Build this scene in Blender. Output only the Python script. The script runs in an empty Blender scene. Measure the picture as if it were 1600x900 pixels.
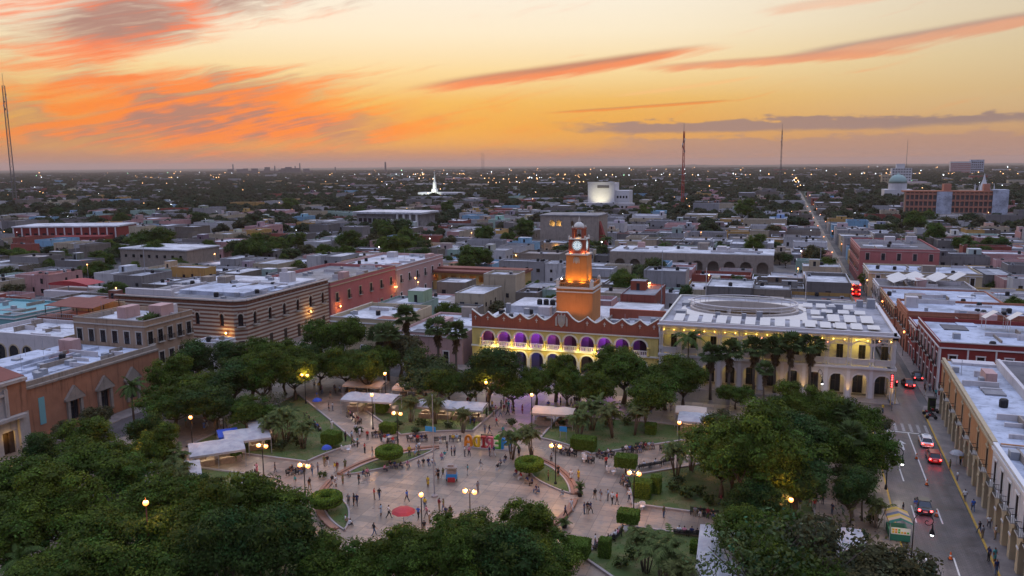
import bpy, bmesh, math, random
import numpy as np
from mathutils import Vector, Matrix
sc = bpy.context.scene
C = sc.collection
PI = math.pi
def R(d): return math.radians(d)

# ------------------------------------------------------------------ camera
CAM_Z = 43.0
YAW, PITCH, ROLL = 0.326658, 0.153133, 0.007500
cam_d = bpy.data.cameras.new('camera')
cam_d.sensor_width = 36.0
cam_d.lens = 36.0 * 1244.0 / 1600.0
cam_d.clip_start = 1.0
cam_d.clip_end = 60000.0
cam = bpy.data.objects.new('camera', cam_d); C.objects.link(cam)
cam.location = (0, 0, CAM_Z)
cam.rotation_mode = 'QUATERNION'
cam.rotation_quaternion = (Matrix.Rotation(YAW, 4, 'Z') @ Matrix.Rotation(PI/2 - PITCH, 4, 'X') @ Matrix.Rotation(-ROLL, 4, 'Z')).to_quaternion()
sc.camera = cam
CAM_M = (Matrix.Translation(cam.location) @ cam.rotation_quaternion.to_matrix().to_4x4()).inverted()
def screen(p):                       # where a world point falls in the picture (0..1, 0..1), for sorting labels only
    q = CAM_M @ Vector(p)
    if q.z > -1: return (9, 9)
    return (0.5 + 1244/1600*q.x/-q.z, 0.5 - 1244/900*q.y/-q.z)

# ------------------------------------------------------------------ world
def srgb(r, g, b):
    f = lambda c: (c/255/12.92) if c/255 <= 0.04045 else ((c/255+0.055)/1.055)**2.4
    return (f(r), f(g), f(b))
world = bpy.data.worlds.new('World'); sc.world = world; world.use_nodes = True
WT = world.node_tree; WT.nodes.clear()
class NX:                            # a number socket with arithmetic
    tree = None
    def __init__(s, sock): s.s = sock
    @staticmethod
    def op(kind, *a, clamp=False):
        n = NX.tree.nodes.new('ShaderNodeMath'); n.operation = kind; n.use_clamp = clamp
        for i, x in enumerate(a):
            if isinstance(x, NX): NX.tree.links.new(x.s, n.inputs[i])
            else: n.inputs[i].default_value = x
        return NX(n.outputs[0])
    def __add__(s, o): return NX.op('ADD', s, o)
    def __radd__(s, o): return NX.op('ADD', o, s)
    def __sub__(s, o): return NX.op('SUBTRACT', s, o)
    def __rsub__(s, o): return NX.op('SUBTRACT', o, s)
    def __mul__(s, o): return NX.op('MULTIPLY', s, o)
    def __rmul__(s, o): return NX.op('MULTIPLY', o, s)
    def __truediv__(s, o): return NX.op('DIVIDE', s, o)
def nclamp(x): return NX.op('ADD', x, 0.0, clamp=True)
def nsmooth(x, a, b):
    n = NX.tree.nodes.new('ShaderNodeMapRange'); n.interpolation_type = 'SMOOTHSTEP'
    NX.tree.links.new(x.s, n.inputs['Value']); n.inputs['From Min'].default_value = a; n.inputs['From Max'].default_value = b
    return NX(n.outputs['Result'])
def nvec(x, y, z=0.0):
    n = NX.tree.nodes.new('ShaderNodeCombineXYZ')
    for i, v in enumerate((x, y, z)):
        if isinstance(v, NX): NX.tree.links.new(v.s, n.inputs[i])
        else: n.inputs[i].default_value = v
    return n.outputs[0]
def nnoise(vec, scale=1.0, detail=5.0, rough=0.55, dist=0.0):
    n = NX.tree.nodes.new('ShaderNodeTexNoise'); n.noise_dimensions = '2D' if False else '3D'
    NX.tree.links.new(vec, n.inputs['Vector']); n.inputs['Scale'].default_value = scale
    n.inputs['Detail'].default_value = detail; n.inputs['Roughness'].default_value = rough; n.inputs['Distortion'].default_value = dist
    return NX(n.outputs['Fac'])
def nmix(fac, a, b):
    n = NX.tree.nodes.new('ShaderNodeMix'); n.data_type = 'RGBA'; n.clamp_factor = True
    if isinstance(fac, NX): NX.tree.links.new(fac.s, n.inputs[0])
    else: n.inputs[0].default_value = fac
    for i, v in ((6, a), (7, b)):
        if isinstance(v, tuple): n.inputs[i].default_value = (*v, 1)
        else: NX.tree.links.new(v, n.inputs[i])
    return n.outputs[2]
def nramp(x, stops, interp='LINEAR'):
    n = NX.tree.nodes.new('ShaderNodeValToRGB'); NX.tree.links.new(x.s, n.inputs[0])
    e = n.color_ramp.elements; n.color_ramp.interpolation = interp
    while len(e) < len(stops): e.new(0.5)
    for k, (p, c) in enumerate(stops): e[k].position = p; e[k].color = (*c, 1)
    return n.outputs[0]
NX.tree = WT
tc = WT.nodes.new('ShaderNodeTexCoord')
sep = WT.nodes.new('ShaderNodeSeparateXYZ'); WT.links.new(tc.outputs['Generated'], sep.inputs[0])
dx, dy, dz = (NX(sep.outputs[i]) for i in range(3))
DEG = 180/PI
west = NX.op('ARCTAN2', dx, dy)*DEG + YAW*DEG       # azimuth in degrees about the direction of the sunset avenue
el = NX.op('ARCSINE', dz)*DEG
elp = NX.op('MAXIMUM', el, 0.0)
tt = NX.op('SQRT', elp/90.0)
def es(e): return math.sqrt(e/90.0)
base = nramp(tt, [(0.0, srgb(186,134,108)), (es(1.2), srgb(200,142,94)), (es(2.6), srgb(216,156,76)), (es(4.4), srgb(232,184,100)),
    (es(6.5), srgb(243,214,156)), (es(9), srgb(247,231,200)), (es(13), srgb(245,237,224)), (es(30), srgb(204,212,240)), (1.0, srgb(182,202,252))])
# the sunset glow sits in one quarter of the sky; round to the opposite side it turns to a cool dusk lavender
dwest = NX.op('ABSOLUTE', west + 8.0)
dwest = NX.op('MINIMUM', dwest, NX.op('ABSOLUTE', west + 368.0))
dwest = NX.op('MINIMUM', dwest, NX.op('ABSOLUTE', west - 352.0))
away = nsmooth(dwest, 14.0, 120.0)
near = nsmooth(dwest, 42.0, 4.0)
lowglow = nsmooth(elp, 6.0, 2.0)*nsmooth(elp, 0.3, 2.0)
base = nmix(near*lowglow*0.6, base, srgb(250,178,58))
duller = nsmooth(west, 6.0, 36.0)
base = nmix(duller*0.55*nsmooth(elp, 0.0, 4.0), base, srgb(216,196,158))
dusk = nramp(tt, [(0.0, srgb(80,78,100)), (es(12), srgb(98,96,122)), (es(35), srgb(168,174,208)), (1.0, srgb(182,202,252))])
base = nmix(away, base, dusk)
# ---- clouds: streaks drawn out along one wind, in degrees of sky
def frame(a, b):                     # coordinates along / across a band from sky point a to sky point b
    L = math.hypot(b[0]-a[0], b[1]-a[1]); ux, uy = (b[0]-a[0])/L, (b[1]-a[1])/L
    cx, cy = (a[0]+b[0])/2, (a[1]+b[1])/2
    px, py = west - cx, el - cy
    return px*ux + py*uy, py*ux - px*uy, L/2
def puff(a, b, wid, soft=1.0):
    s, t, h = frame(a, b)
    q = (s*s)/(h*h) + (t*t)/(wid*wid)
    return NX.op('EXPONENT', q*-1.0)
sA, tA, _ = frame((-32.31, 0.91), (-7.90, 6.08))
warp = nnoise(nvec(west*0.22, el*0.4, 3.1), 1.0, 2.0)
fib = nnoise(nvec(sA*0.065 + warp*0.7, tA*0.80 + warp*1.3, 1.7), 1.0, 6.0, 0.64)
fine = nnoise(nvec(sA*0.16 + warp*0.5, tA*2.9 + warp*1.2, 8.2), 1.0, 6.0, 0.62)
field = puff((-31.71, 7.57), (-19.79, 10.22), 2.6)*1.1 + puff((-31.43, 3.56), (-10.56, 4.87), 2.6)*1.15 + puff((-28.87, 2.01), (-1.72, 3.22), 1.5)*0.95 + puff((-45.15, 6.40), (-33.18, 5.32), 6.0)*0.9 + puff((-25.47, 9.30), (-6.83, 12.68), 1.5)*0.8
gap = puff((-19.97, 7.27), (-12.13, 8.53), 0.9) + puff((-25.32, 6.46), (-18.77, 7.59), 0.55)*0.8
dens = field + (fib - 0.5)*2.2 + (fine - 0.5)*1.5 - gap*0.95
cl = nsmooth(dens, 0.16, 1.3)
lit = nsmooth(fib + (fine-0.5)*0.8 + (warp-0.5)*0.9, 0.34, 0.64)
ccol = nmix(lit, srgb(168,122,112), srgb(246,120,76))
ccol = nmix(nsmooth(elp, 8.5, 3.0)*lit, ccol, srgb(250,134,46))
col = nmix(cl*0.93, base, ccol)
def streak(col, a, b, wid, c_lit, c_dark, amt=1.0, k=7.3, stretch=(0.35, 3.0), side=0.12):
    s, t, h = frame(a, b)
    n1 = fine*0.7 + fib*0.3
    q = (s*s)/(h*h); q = q*q
    tw = t + (n1 - 0.5)*wid*1.3
    q = q + (tw*tw)/(wid*wid)
    m = nsmooth(NX.op('EXPONENT', q*-1.0) + (n1-0.5)*0.75, 0.22, 0.85)
    dark = nsmooth(t + (n1-0.5)*wid*2.2, -0.25*wid, 0.75*wid)
    return nmix(m*amt, col, nmix(dark, c_lit, c_dark))
OR, DK = srgb(240,136,88), srgb(186,128,104)
col = streak(col, (-7.04, 5.23), (14.50, 7.77), 0.52, OR, DK, 0.95, 2.2)
col = streak(col, (8.98, 6.45), (26.56, 6.95), 0.36, srgb(236,152,108), srgb(212,152,120), 0.85, 5.2)
col = streak(col, (17.42, 6.66), (35.47, 8.59), 0.5, srgb(224,152,118), srgb(170,136,126), 0.8, 9.2)
col = streak(col, (16.49, 9.77), (29.07, 10.62), 0.4, srgb(238,190,160), srgb(230,190,164), 0.7, 4.2)
col = streak(col, (2.34, 3.58), (15.45, 4.25), 0.13, srgb(236,142,64), srgb(206,146,84), 0.9, 12.2)
col = streak(col, (7.25, 4.69), (17.46, 5.76), 0.16, srgb(246,190,126), srgb(240,190,126), 0.6, 15.2)
# the flat grey-mauve bank low over the horizon
bn = nnoise(nvec(west*0.42, el*1.5, 21.0), 1.0, 4.0, 0.6)
def bank(col, x0, x1, yb, yt, c, amt, soft=0.35):
    (a0, e0), (a1, e1) = x0, x1
    top = nsmooth((yt - el) + (bn - 0.5)*1.9, -0.05, 0.22)
    bot = nsmooth((el - yb) + (bn - 0.5)*0.5, -0.06, 0.30)
    ends = nsmooth(west + (bn-0.5)*9.0, a0 - 1.0, a0 + 5.0)*nsmooth(west + (bn-0.5)*5.0, a1 + 0.8, a1 - 3.0)
    return nmix(top*bot*ends*amt, col, c)
col = bank(col, (3.70, 2.56), (27.94, 2.09), 2.04, 3.02, srgb(156,128,120), 0.92)
col = bank(col, (22.74, 2.84), (54.87, 1.53), 2.22, 2.99, srgb(150,126,120), 0.92)
col = bank(col, (5.96, 0.76), (60.24, 0.03), 0.41, 1.87, srgb(176,138,122), 0.7)
col = bank(col, (-53.35, 0.82), (13.45, 0.69), -0.11, 1.04, srgb(186,128,102), 0.35)
sky = WT.nodes.new('ShaderNodeTexSky'); sky.sky_type = 'NISHITA'; sky.sun_disc = False
sky.sun_elevation = R(1.5); sky.sun_rotation = -YAW - R(8); sky.air_density = 1.2; sky.dust_density = 2.0
fade = nsmooth(NX.op('ABSOLUTE', west), 62.0, 50.0)*nsmooth(elp, 19.0, 14.0)
col = nmix(fade, base, col)
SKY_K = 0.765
high = nsmooth(elp, 15.0, 75.0)*1.15 + SKY_K*0.92          # overhead sky raised above the horizon's strength, added to light roofs and ground
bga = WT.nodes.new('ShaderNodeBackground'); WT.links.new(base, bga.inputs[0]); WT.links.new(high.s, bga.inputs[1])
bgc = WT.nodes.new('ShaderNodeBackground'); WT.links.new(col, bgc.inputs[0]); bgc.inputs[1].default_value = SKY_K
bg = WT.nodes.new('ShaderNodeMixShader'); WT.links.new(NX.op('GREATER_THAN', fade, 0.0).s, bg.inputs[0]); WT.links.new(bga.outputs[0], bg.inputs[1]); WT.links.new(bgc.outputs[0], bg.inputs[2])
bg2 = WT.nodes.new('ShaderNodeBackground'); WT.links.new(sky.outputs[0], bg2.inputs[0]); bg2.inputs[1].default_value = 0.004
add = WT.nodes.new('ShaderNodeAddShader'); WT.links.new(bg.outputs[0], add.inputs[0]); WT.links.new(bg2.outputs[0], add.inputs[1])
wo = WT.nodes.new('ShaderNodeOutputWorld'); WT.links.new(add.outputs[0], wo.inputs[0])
world.cycles.sampling_method = 'MANUAL'; world.cycles.sample_map_resolution = 512

# ------------------------------------------------------------------ sun (gone below the rooftops: only the afterglow is left)
sun_d = bpy.data.lights.new('sun', 'SUN'); sun_d.energy = 0.35; sun_d.angle = R(14); sun_d.color = (1.0, 0.66, 0.36)
sun = bpy.data.objects.new('sun', sun_d); C.objects.link(sun)
sun.rotation_mode = 'QUATERNION'
_az = -YAW - R(8); _e = R(4)
sun.rotation_quaternion = Vector((math.sin(_az)*math.cos(_e), math.cos(_az)*math.cos(_e), math.sin(_e))).to_track_quat('Z', 'Y')

# ------------------------------------------------------------------ exposure and render settings
sc.view_settings.view_transform = 'Standard'; sc.view_settings.look = 'None'
sc.view_settings.exposure = 0.46; sc.view_settings.gamma = 1.0; sc.view_settings.use_curve_mapping = False
sc.cycles.use_denoising = True
sc.cycles.max_bounces = 5; sc.cycles.diffuse_bounces = 2; sc.cycles.glossy_bounces = 2; sc.cycles.transmission_bounces = 2
sc.cycles.transparent_max_bounces = 6; sc.cycles.volume_bounces = 0
sc.cycles.sample_clamp_indirect = 4.0; sc.cycles.sample_clamp_direct = 0.0
sc.cycles.caustics_reflective = False; sc.cycles.caustics_refractive = False
sc.cycles.use_light_tree = True

# ------------------------------------------------------------------ materials
MAT = {}
def newmat(name):
    m = bpy.data.materials.new(name); m.use_nodes = True; NX.tree = m.node_tree
    b = m.node_tree.nodes['Principled BSDF']; MAT[name] = m
    return m, b
def setin(b, key, v):
    s = b.inputs[key]
    if isinstance(v, NX): NX.tree.links.new(v.s, s)
    elif isinstance(v, bpy.types.NodeSocket): NX.tree.links.new(v, s)
    elif isinstance(v, tuple): s.default_value = (*v, 1) if len(v) == 3 else v
    else: s.default_value = v
def pos():
    g = NX.tree.nodes.new('ShaderNodeNewGeometry'); return g.outputs['Position']
def vscale(v, s):
    n = NX.tree.nodes.new('ShaderNodeVectorMath'); n.operation = 'MULTIPLY'
    NX.tree.links.new(v, n.inputs[0]); n.inputs[1].default_value = s; return n.outputs[0]
def bump(b, h, strength=0.3, dist=0.05):
    n = NX.tree.nodes.new('ShaderNodeBump'); n.inputs['Strength'].default_value = strength; n.inputs['Distance'].default_value = dist
    NX.tree.links.new(h.s, n.inputs['Height']); NX.tree.links.new(n.outputs[0], b.inputs['Normal'])
def mulcol(c, f):
    n = NX.tree.nodes.new('ShaderNodeMix'); n.data_type = 'RGBA'; n.blend_type = 'MULTIPLY'; n.inputs[0].default_value = 1.0
    if isinstance(c, tuple): n.inputs[6].default_value = (*c, 1)
    else: NX.tree.links.new(c, n.inputs[6])
    NX.tree.links.new(f.s if isinstance(f, NX) else f, n.inputs[7]); return n.outputs[2]
def colattr(name='Col'):
    n = NX.tree.nodes.new('ShaderNodeVertexColor'); n.layer_name = name; return n.outputs[0]
def paint(name, col, rough=0.85, var=0.25, scale=0.5, streak=0.0, metal=0.0, bmp=0.0, attr=False, spec=0.3):
    """painted or raw surface with uneven tone, grain and, on walls, rain streaks"""
    m, b = newmat(name); p = pos()
    f = nnoise(p, scale, 3.0, 0.65)
    k = (f - 0.5)*(2*var) + 1.0
    if streak:
        st = nnoise(vscale(p, (1.6, 1.6, 0.16)), 1.0, 3.0, 0.6)
        k = k*(1.0 - nsmooth(st, 0.52, 0.75)*streak)
    setin(b, 'Base Color', mulcol(colattr() if attr else col, k))
    setin(b, 'Roughness', rough); setin(b, 'Metallic', metal); setin(b, 'Specular IOR Level', spec)
    if bmp: bump(b, nnoise(p, scale*8, 2.0, 0.6), bmp, 0.05)
    return m
def glow(name, col, strength, sample=False, base=(0.8, 0.8, 0.8)):
    m, b = newmat(name); setin(b, 'Base Color', base); setin(b, 'Emission Color', col); setin(b, 'Emission Strength', strength)
    m.cycles.emission_sampling = 'AUTO' if sample else 'NONE'
    return m

# ------------------------------------------------------------------ mesh builder
class MB:
    def __init__(s, T=None):
        s.v = []; s.f = []; s.m = []; s.c = []; s.T = T; s.col = None
    def at(s, o, u=(1, 0, 0), n=(0, 1, 0)):     # local frame: u along, n outward, z up
        o, u, n = Vector(o), Vector(u), Vector(n)
        s.T = lambda p: o + u*p[0] + n*p[1] + Vector((0, 0, p[2])); return s
    def pt(s, p):
        q = s.T(p) if s.T else p
        s.v.append((q[0], q[1], q[2])); return len(s.v) - 1
    def face(s, pts, m=0, col=None):
        s.f.append([s.pt(p) for p in pts]); s.m.append(m); s.c.append(col or s.col)
    def box(s, x0, y0, z0, x1, y1, z1, m=0, mt=None, col=None, ct=None, bottom=False):
        if x0 > x1: x0, x1 = x1, x0
        if y0 > y1: y0, y1 = y1, y0
        i = [s.pt(p) for p in ((x0,y0,z0),(x1,y0,z0),(x1,y1,z0),(x0,y1,z0),(x0,y0,z1),(x1,y0,z1),(x1,y1,z1),(x0,y1,z1))]
        for a, t in (((0,1,5,4),0), ((1,2,6,5),0), ((2,3,7,6),0), ((3,0,4,7),0), ((4,5,6,7),1)) + ((((3,2,1,0),0),) if bottom else ()):
            s.f.append([i[k] for k in a]); s.m.append((mt if mt is not None else m) if t else m)
            s.c.append((ct or col or s.col) if t else (col or s.col))
        return s
    def prism(s, pts, z0, z1, m=0, mt=None, col=None, top=True, bottom=False):
        n = len(pts); a = [s.pt((x, y, z0)) for x, y in pts]; b = [s.pt((x, y, z1)) for x, y in pts]
        for k in range(n):
            j = (k+1) % n; s.f.append([a[k], a[j], b[j], b[k]]); s.m.append(m); s.c.append(col or s.col)
        if top: s.f.append(b); s.m.append(m if mt is None else mt); s.c.append(col or s.col)
        if bottom: s.f.append(a[::-1]); s.m.append(m); s.c.append(col or s.col)
        return s
    def lathe(s, prof, n=12, cx=0, cy=0, m=0, cap=True, a0=0.0, col=None):
        rings = [[s.pt((cx + r*math.cos(a0 + 2*PI*k/n), cy + r*math.sin(a0 + 2*PI*k/n), z)) for k in range(n)] for r, z in prof]
        for q in range(len(rings)-1):
            for k in range(n):
                j = (k+1) % n; s.f.append([rings[q][k], rings[q][j], rings[q+1][j], rings[q+1][k]]); s.m.append(m); s.c.append(col or s.col)
        if cap: s.f.append(rings[-1]); s.m.append(m); s.c.append(col or s.col); s.f.append(rings[0][::-1]); s.m.append(m); s.c.append(col or s.col)
        return s
    def tube(s, path, r, n=6, m=0, cap=True, col=None):
        path = [Vector(p) for p in path]; rr = r if isinstance(r, (list, tuple)) else [r]*len(path); rings = []
        for k, p in enumerate(path):
            d = (path[min(k+1, len(path)-1)] - path[max(k-1, 0)]).normalized()
            a = d.cross(Vector((0, 0, 1))); a = Vector((1, 0, 0)) if a.length < 1e-3 else a.normalized(); b = d.cross(a)
            rings.append([s.pt(p + (a*math.cos(2*PI*q/n) + b*math.sin(2*PI*q/n))*rr[k]) for q in range(n)])
        for q in range(len(rings)-1):
            for k in range(n):
                j = (k+1) % n; s.f.append([rings[q][k], rings[q+1][k], rings[q+1][j], rings[q][j]]); s.m.append(m); s.c.append(col or s.col)
        if cap: s.f.append(rings[0]); s.f.append(rings[-1][::-1]); s.m += [m, m]; s.c += [col or s.col]*2
        return s
    def mesh(s, name, mats, smooth=False):
        me = bpy.data.meshes.new(name); me.from_pydata(s.v, [], s.f)
        for x in (mats if isinstance(mats, (list, tuple)) else [mats]): me.materials.append(MAT[x] if isinstance(x, str) else x)
        me.polygons.foreach_set('material_index', s.m)
        if smooth: me.polygons.foreach_set('use_smooth', [True]*len(s.f))
        if any(c is not None for c in s.c):
            at = me.color_attributes.new('Col', 'FLOAT_COLOR', 'CORNER')
            buf = []
            for f, c in zip(s.f, s.c): buf.extend((*(c or (0.5, 0.5, 0.5)), 1.0)*len(f))
            at.data.foreach_set('color', buf)
        me.update(); return me
    def build(s, name, mats, parent=None, smooth=False):
        return obj(name, s.mesh(name, mats, smooth), parent)
def obj(name, me, parent=None):
    o = bpy.data.objects.new(name, me); C.objects.link(o)
    if parent is not None: o.parent = parent
    return o
THINGS = []
def tag(o, label, cat, group=None):
    o['label'] = label; o['category'] = cat
    if group: o['group'] = group
    THINGS.append(o); return o
def thing(name, label, cat, loc=(0, 0, 0), rz=0.0, group=None):
    o = bpy.data.objects.new(name, None); C.objects.link(o); o.empty_display_size = 0.2
    if len(loc) == 2: loc = (loc[0], loc[1], 0)
    o.location = loc; o.rotation_euler = (0, 0, rz); return tag(o, label, cat, group)
def struct(name, mb, mats, kind='structure'):
    o = mb.build(name, mats); o['kind'] = kind; return o
def dup(t, loc, rz=0.0, scale=1.0, label=None):
    r = t.copy(); C.objects.link(r); r.location = loc if len(loc) == 3 else (*loc, 0); r.rotation_euler = (0, 0, rz)
    r.scale = scale if isinstance(scale, tuple) else (scale,)*3
    if label: r['label'] = label
    THINGS.append(r)
    for ch in list(t.children):
        c = ch.copy(); C.objects.link(c); c.parent = r
        for g in list(ch.children):
            d = g.copy(); C.objects.link(d); d.parent = c
    return r
def point(name, loc, power, col, r=0.15, parent=None):
    d = bpy.data.lights.new(name, 'POINT'); d.energy = power; d.color = col; d.shadow_soft_size = r
    o = bpy.data.objects.new(name, d); C.objects.link(o); o.location = loc
    if parent is not None: o.parent = parent
    return o
def spot(name, loc, target, power, col, ang=70, r=0.2, blend=0.8):
    d = bpy.data.lights.new(name, 'SPOT'); d.energy = power; d.color = col; d.shadow_soft_size = r; d.spot_size = R(ang); d.spot_blend = blend
    o = bpy.data.objects.new(name, d); C.objects.link(o); o.location = loc
    o.rotation_mode = 'QUATERNION'; o.rotation_quaternion = (Vector(loc) - Vector(target)).to_track_quat('Z', 'Y'); return o

def arcade(mb, L, z0, z1, openings, th=0.5, m=0, mr=None, seg=10, ends=True):
    """a wall along u from 0 to L with openings (u0, u1, sill, spring, rise); rise 0 = square head. front n=0, back n=-th"""
    mr = m if mr is None else mr
    u = 0.0
    def slab(a, b, za, zb):
        if b - a < 1e-4 or zb - za < 1e-4: return
        mb.face([(a,0,za),(b,0,za),(b,0,zb),(a,0,zb)], m); mb.face([(b,-th,za),(a,-th,za),(a,-th,zb),(b,-th,zb)], mr)
    for (a, b, zs, zp, rise) in sorted(openings):
        slab(u, a, z0, z1)
        slab(a, b, z0, zs)
        c = (a+b)/2; hw = (b-a)/2
        if rise > 0: cur = [(c - hw*math.cos(PI*k/seg), zp + rise*math.sin(PI*k/seg)) for k in range(seg+1)]
        else: cur = [(a, zp), (b, zp)]
        for (ua, za), (ub, zb) in zip(cur, cur[1:]):
            mb.face([(ua,0,za),(ub,0,zb),(ub,0,z1),(ua,0,z1)], m); mb.face([(ub,-th,zb),(ua,-th,za),(ua,-th,z1),(ub,-th,z1)], mr)
            mb.face([(ua,-th,za),(ub,-th,zb),(ub,0,zb),(ua,0,za)], mr)
        mb.face([(a,-th,zs),(a,-th,zp),(a,0,zp),(a,0,zs)], mr); mb.face([(b,0,zs),(b,0,zp),(b,-th,zp),(b,-th,zs)], mr)
        if zs > z0 + 1e-4: mb.face([(a,0,zs),(b,0,zs),(b,-th,zs),(a,-th,zs)], mr)
        u = b
    slab(u, L, z0, z1)
    mb.face([(0,0,z1),(L,0,z1),(L,-th,z1),(0,-th,z1)], m)
    if ends:
        mb.face([(0,-th,z0),(0,0,z0),(0,0,z1),(0,-th,z1)], m); mb.face([(L,0,z0),(L,-th,z0),(L,-th,z1),(L,0,z1)], m)
def archring(mb, c, zp, r, w, proud, m=0, seg=12, th=0.1, foot=0.0):
    """a moulded surround over an arch"""
    a = [(c - (r)*math.cos(PI*k/seg), zp + r*math.sin(PI*k/seg)) for k in range(seg+1)]
    b = [(c - (r+w)*math.cos(PI*k/seg), zp + (r+w)*math.sin(PI*k/seg)) for k in range(seg+1)]
    if foot: a = [(c-r, foot)] + a + [(c+r, foot)]; b = [(c-r-w, foot)] + b + [(c+r+w, foot)]
    for k in range(len(a)-1):
        mb.face([(a[k][0],proud,a[k][1]),(a[k+1][0],proud,a[k+1][1]),(b[k+1][0],proud,b[k+1][1]),(b[k][0],proud,b[k][1])][::-1], m)
        mb.face([(b[k][0],proud,b[k][1]),(b[k+1][0],proud,b[k+1][1]),(b[k+1][0],-.02,b[k+1][1]),(b[k][0],-.02,b[k][1])], m)
        mb.face([(a[k][0],proud,a[k][1]),(a[k+1][0],proud,a[k+1][1]),(a[k+1][0],-.02,a[k+1][1]),(a[k][0],-.02,a[k][1])][::-1], m)
def balusters(mb, u0, u1, z0, h, n=0.0, step=0.32, m=0, w=0.13, rail=0.12):
    mb.box(u0, n-rail, z0+h-0.14, u1, n+rail, z0+h, m, bottom=True); mb.box(u0, n-rail, z0, u1, n+rail, z0+0.1, m)
    k = int((u1-u0)/step)
    for q in range(k):
        x = u0 + (q+0.5)*(u1-u0)/k; mb.box(x-w/2, n-w/2, z0+0.1, x+w/2, n+w/2, z0+h-0.14, m)
def window(parent, mb_at, u, z0, w, h, n=0.0, arch=0.0, frame='white_trim', glass='dark_glass', name='window', deep=0.18, bars=1):
    """frame mesh with a pane below it in the tree; set back by deep"""
    o, ud, nd = mb_at
    f = MB().at(o, ud, nd); t = 0.09
    f.box(u-w/2, n-deep, z0, u-w/2+t, n-deep+0.06, z0+h); f.box(u+w/2-t, n-deep, z0, u+w/2, n-deep+0.06, z0+h)
    f.box(u-w/2+t, n-deep, z0+h-t, u+w/2-t, n-deep+0.06, z0+h); f.box(u-w/2+t, n-deep, z0, u+w/2-t, n-deep+0.06, z0+t)
    if bars: f.box(u-t/2, n-deep+.002, z0+t, u+t/2, n-deep+0.055, z0+h-t)
    if bars > 1: f.box(u-w/2+t, n-deep+.002, z0+h*.62, u-t/2, n-deep+0.05, z0+h*.62+t)
    wo_ = f.build(name, frame, parent)
    g = MB().at(o, ud, nd); g.face([(u-w/2+.01, n-deep+0.01, z0+.01), (u+w/2-.01, n-deep+0.01, z0+.01), (u+w/2-.01, n-deep+0.01, z0+h-.01), (u-w/2+.01, n-deep+0.01, z0+h-.01)])
    g.build('pane', glass, wo_)
    return wo_

# ------------------------------------------------------------------ the palette
paint('white_trim', (0.62, 0.6, 0.58), 0.7, 0.12, 0.6)
paint('house_wall', (0.5, 0.5, 0.5), 0.9, 0.22, 0.35, 0.45, attr=True)
def roofpaint(name, col, attr=False, rough=.75):
    """limewashed or tarred flat roof: ponding stains, dirt drifts and worn patches"""
    m, b = newmat(name); p = pos(); a = nnoise(p, .16, 4, .65); c = nnoise(p, .9, 4, .65); d = nnoise(vscale(p, (.5, 1.8, 1)), .7, 3, .6)
    k = (nsmooth(a, .34, .62)*.45 + .6)*(1.0 - nsmooth(c, .52, .72)*.42)*(1.0 - nsmooth(d, .56, .74)*.32)
    setin(b, 'Base Color', mulcol(colattr() if attr else col, k)); setin(b, 'Roughness', rough); setin(b, 'Specular IOR Level', .3); return m
roofpaint('house_roof', None, True)
m, b = newmat('dark_glass'); setin(b, 'Base Color', (0.012, 0.014, 0.02)); setin(b, 'Roughness', 0.12)
paint('tank_black', (0.012, 0.012, 0.014), 0.5, 0.1)
paint('dark_iron', (0.014, 0.013, 0.013), 0.5, 0.1)
paint('grey_metal', (0.3, 0.31, 0.33), 0.5, 0.12, 1.0, metal=0.2)
paint('dark_wood', (0.035, 0.02, 0.014), 0.6, 0.2)
paint('stone_trim', (0.42, 0.38, 0.33), 0.85, 0.25, 0.7, 0.2)
glow('lamp_amber', (1.0, 0.27, 0.03), 2.6)
glow('lamp_white', (0.9, 0.95, 1.0), 8.0)
glow('lamp_red', (1.0, 0.03, 0.02), 5.0)
WARM = (1.0, 0.44, 0.11)

# ------------------------------------------------------------------ ground
m, b = newmat('ground_earth'); p = pos()
sp = NX.tree.nodes.new('ShaderNodeSeparateXYZ'); NX.tree.links.new(p, sp.inputs[0])
far = nsmooth(NX(sp.outputs[1]), 500.0, 1400.0)
g1 = nnoise(p, 0.06, 4.0, 0.6); g2 = nnoise(p, 0.004, 4.0, 0.65)
town = nmix(nsmooth(g1, 0.35, 0.65), (0.10, 0.095, 0.09), (0.17, 0.15, 0.13))
wild = nmix(nsmooth(g2, 0.35, 0.68), (0.028, 0.036, 0.018), (0.06, 0.058, 0.035))
setin(b, 'Base Color', nmix(far, town, wild)); setin(b, 'Roughness', 0.95); setin(b, 'Specular IOR Level', 0.1)
g = MB(); X = [-24000, -6000, -1500, -300, 300, 1500, 6000, 24000]; Y = [-2000, -200, 400, 1500, 4000, 12000, 24000]
for i in range(len(X)-1):
    for j in range(len(Y)-1): g.face([(X[i], Y[j], 0), (X[i+1], Y[j], 0), (X[i+1], Y[j+1], 0), (X[i], Y[j+1], 0)])
struct('ground', g, 'ground_earth')
# low swells on the far plain, just visible on the skyline
hl = MB()
for cx, cy, w, h in ((-1750, 15500, 800, 34), (900, 19000, 2300, 20), (-9000, 20000, 3000, 20), (5200, 19000, 2500, 18)):
    n = 24; base = [(cx + w*(2*k/n-1), cy) for k in range(n+1)]
    prof = [h*max(0, math.cos((2*k/n-1)*PI/2))**1.3*(0.85+0.15*math.sin(k*1.9)) for k in range(n+1)]
    for k in range(n):
        (xa, ya), (xb, yb) = base[k], base[k+1]
        hl.face([(xa, ya-500, -1), (xb, yb-500, -1), (xb, yb, prof[k+1]), (xa, ya, prof[k])]); hl.face([(xa, ya, prof[k]), (xb, yb, prof[k+1]), (xb, yb+500, -1), (xa, ya+500, -1)])
struct('hills', hl, 'ground_earth')

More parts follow.
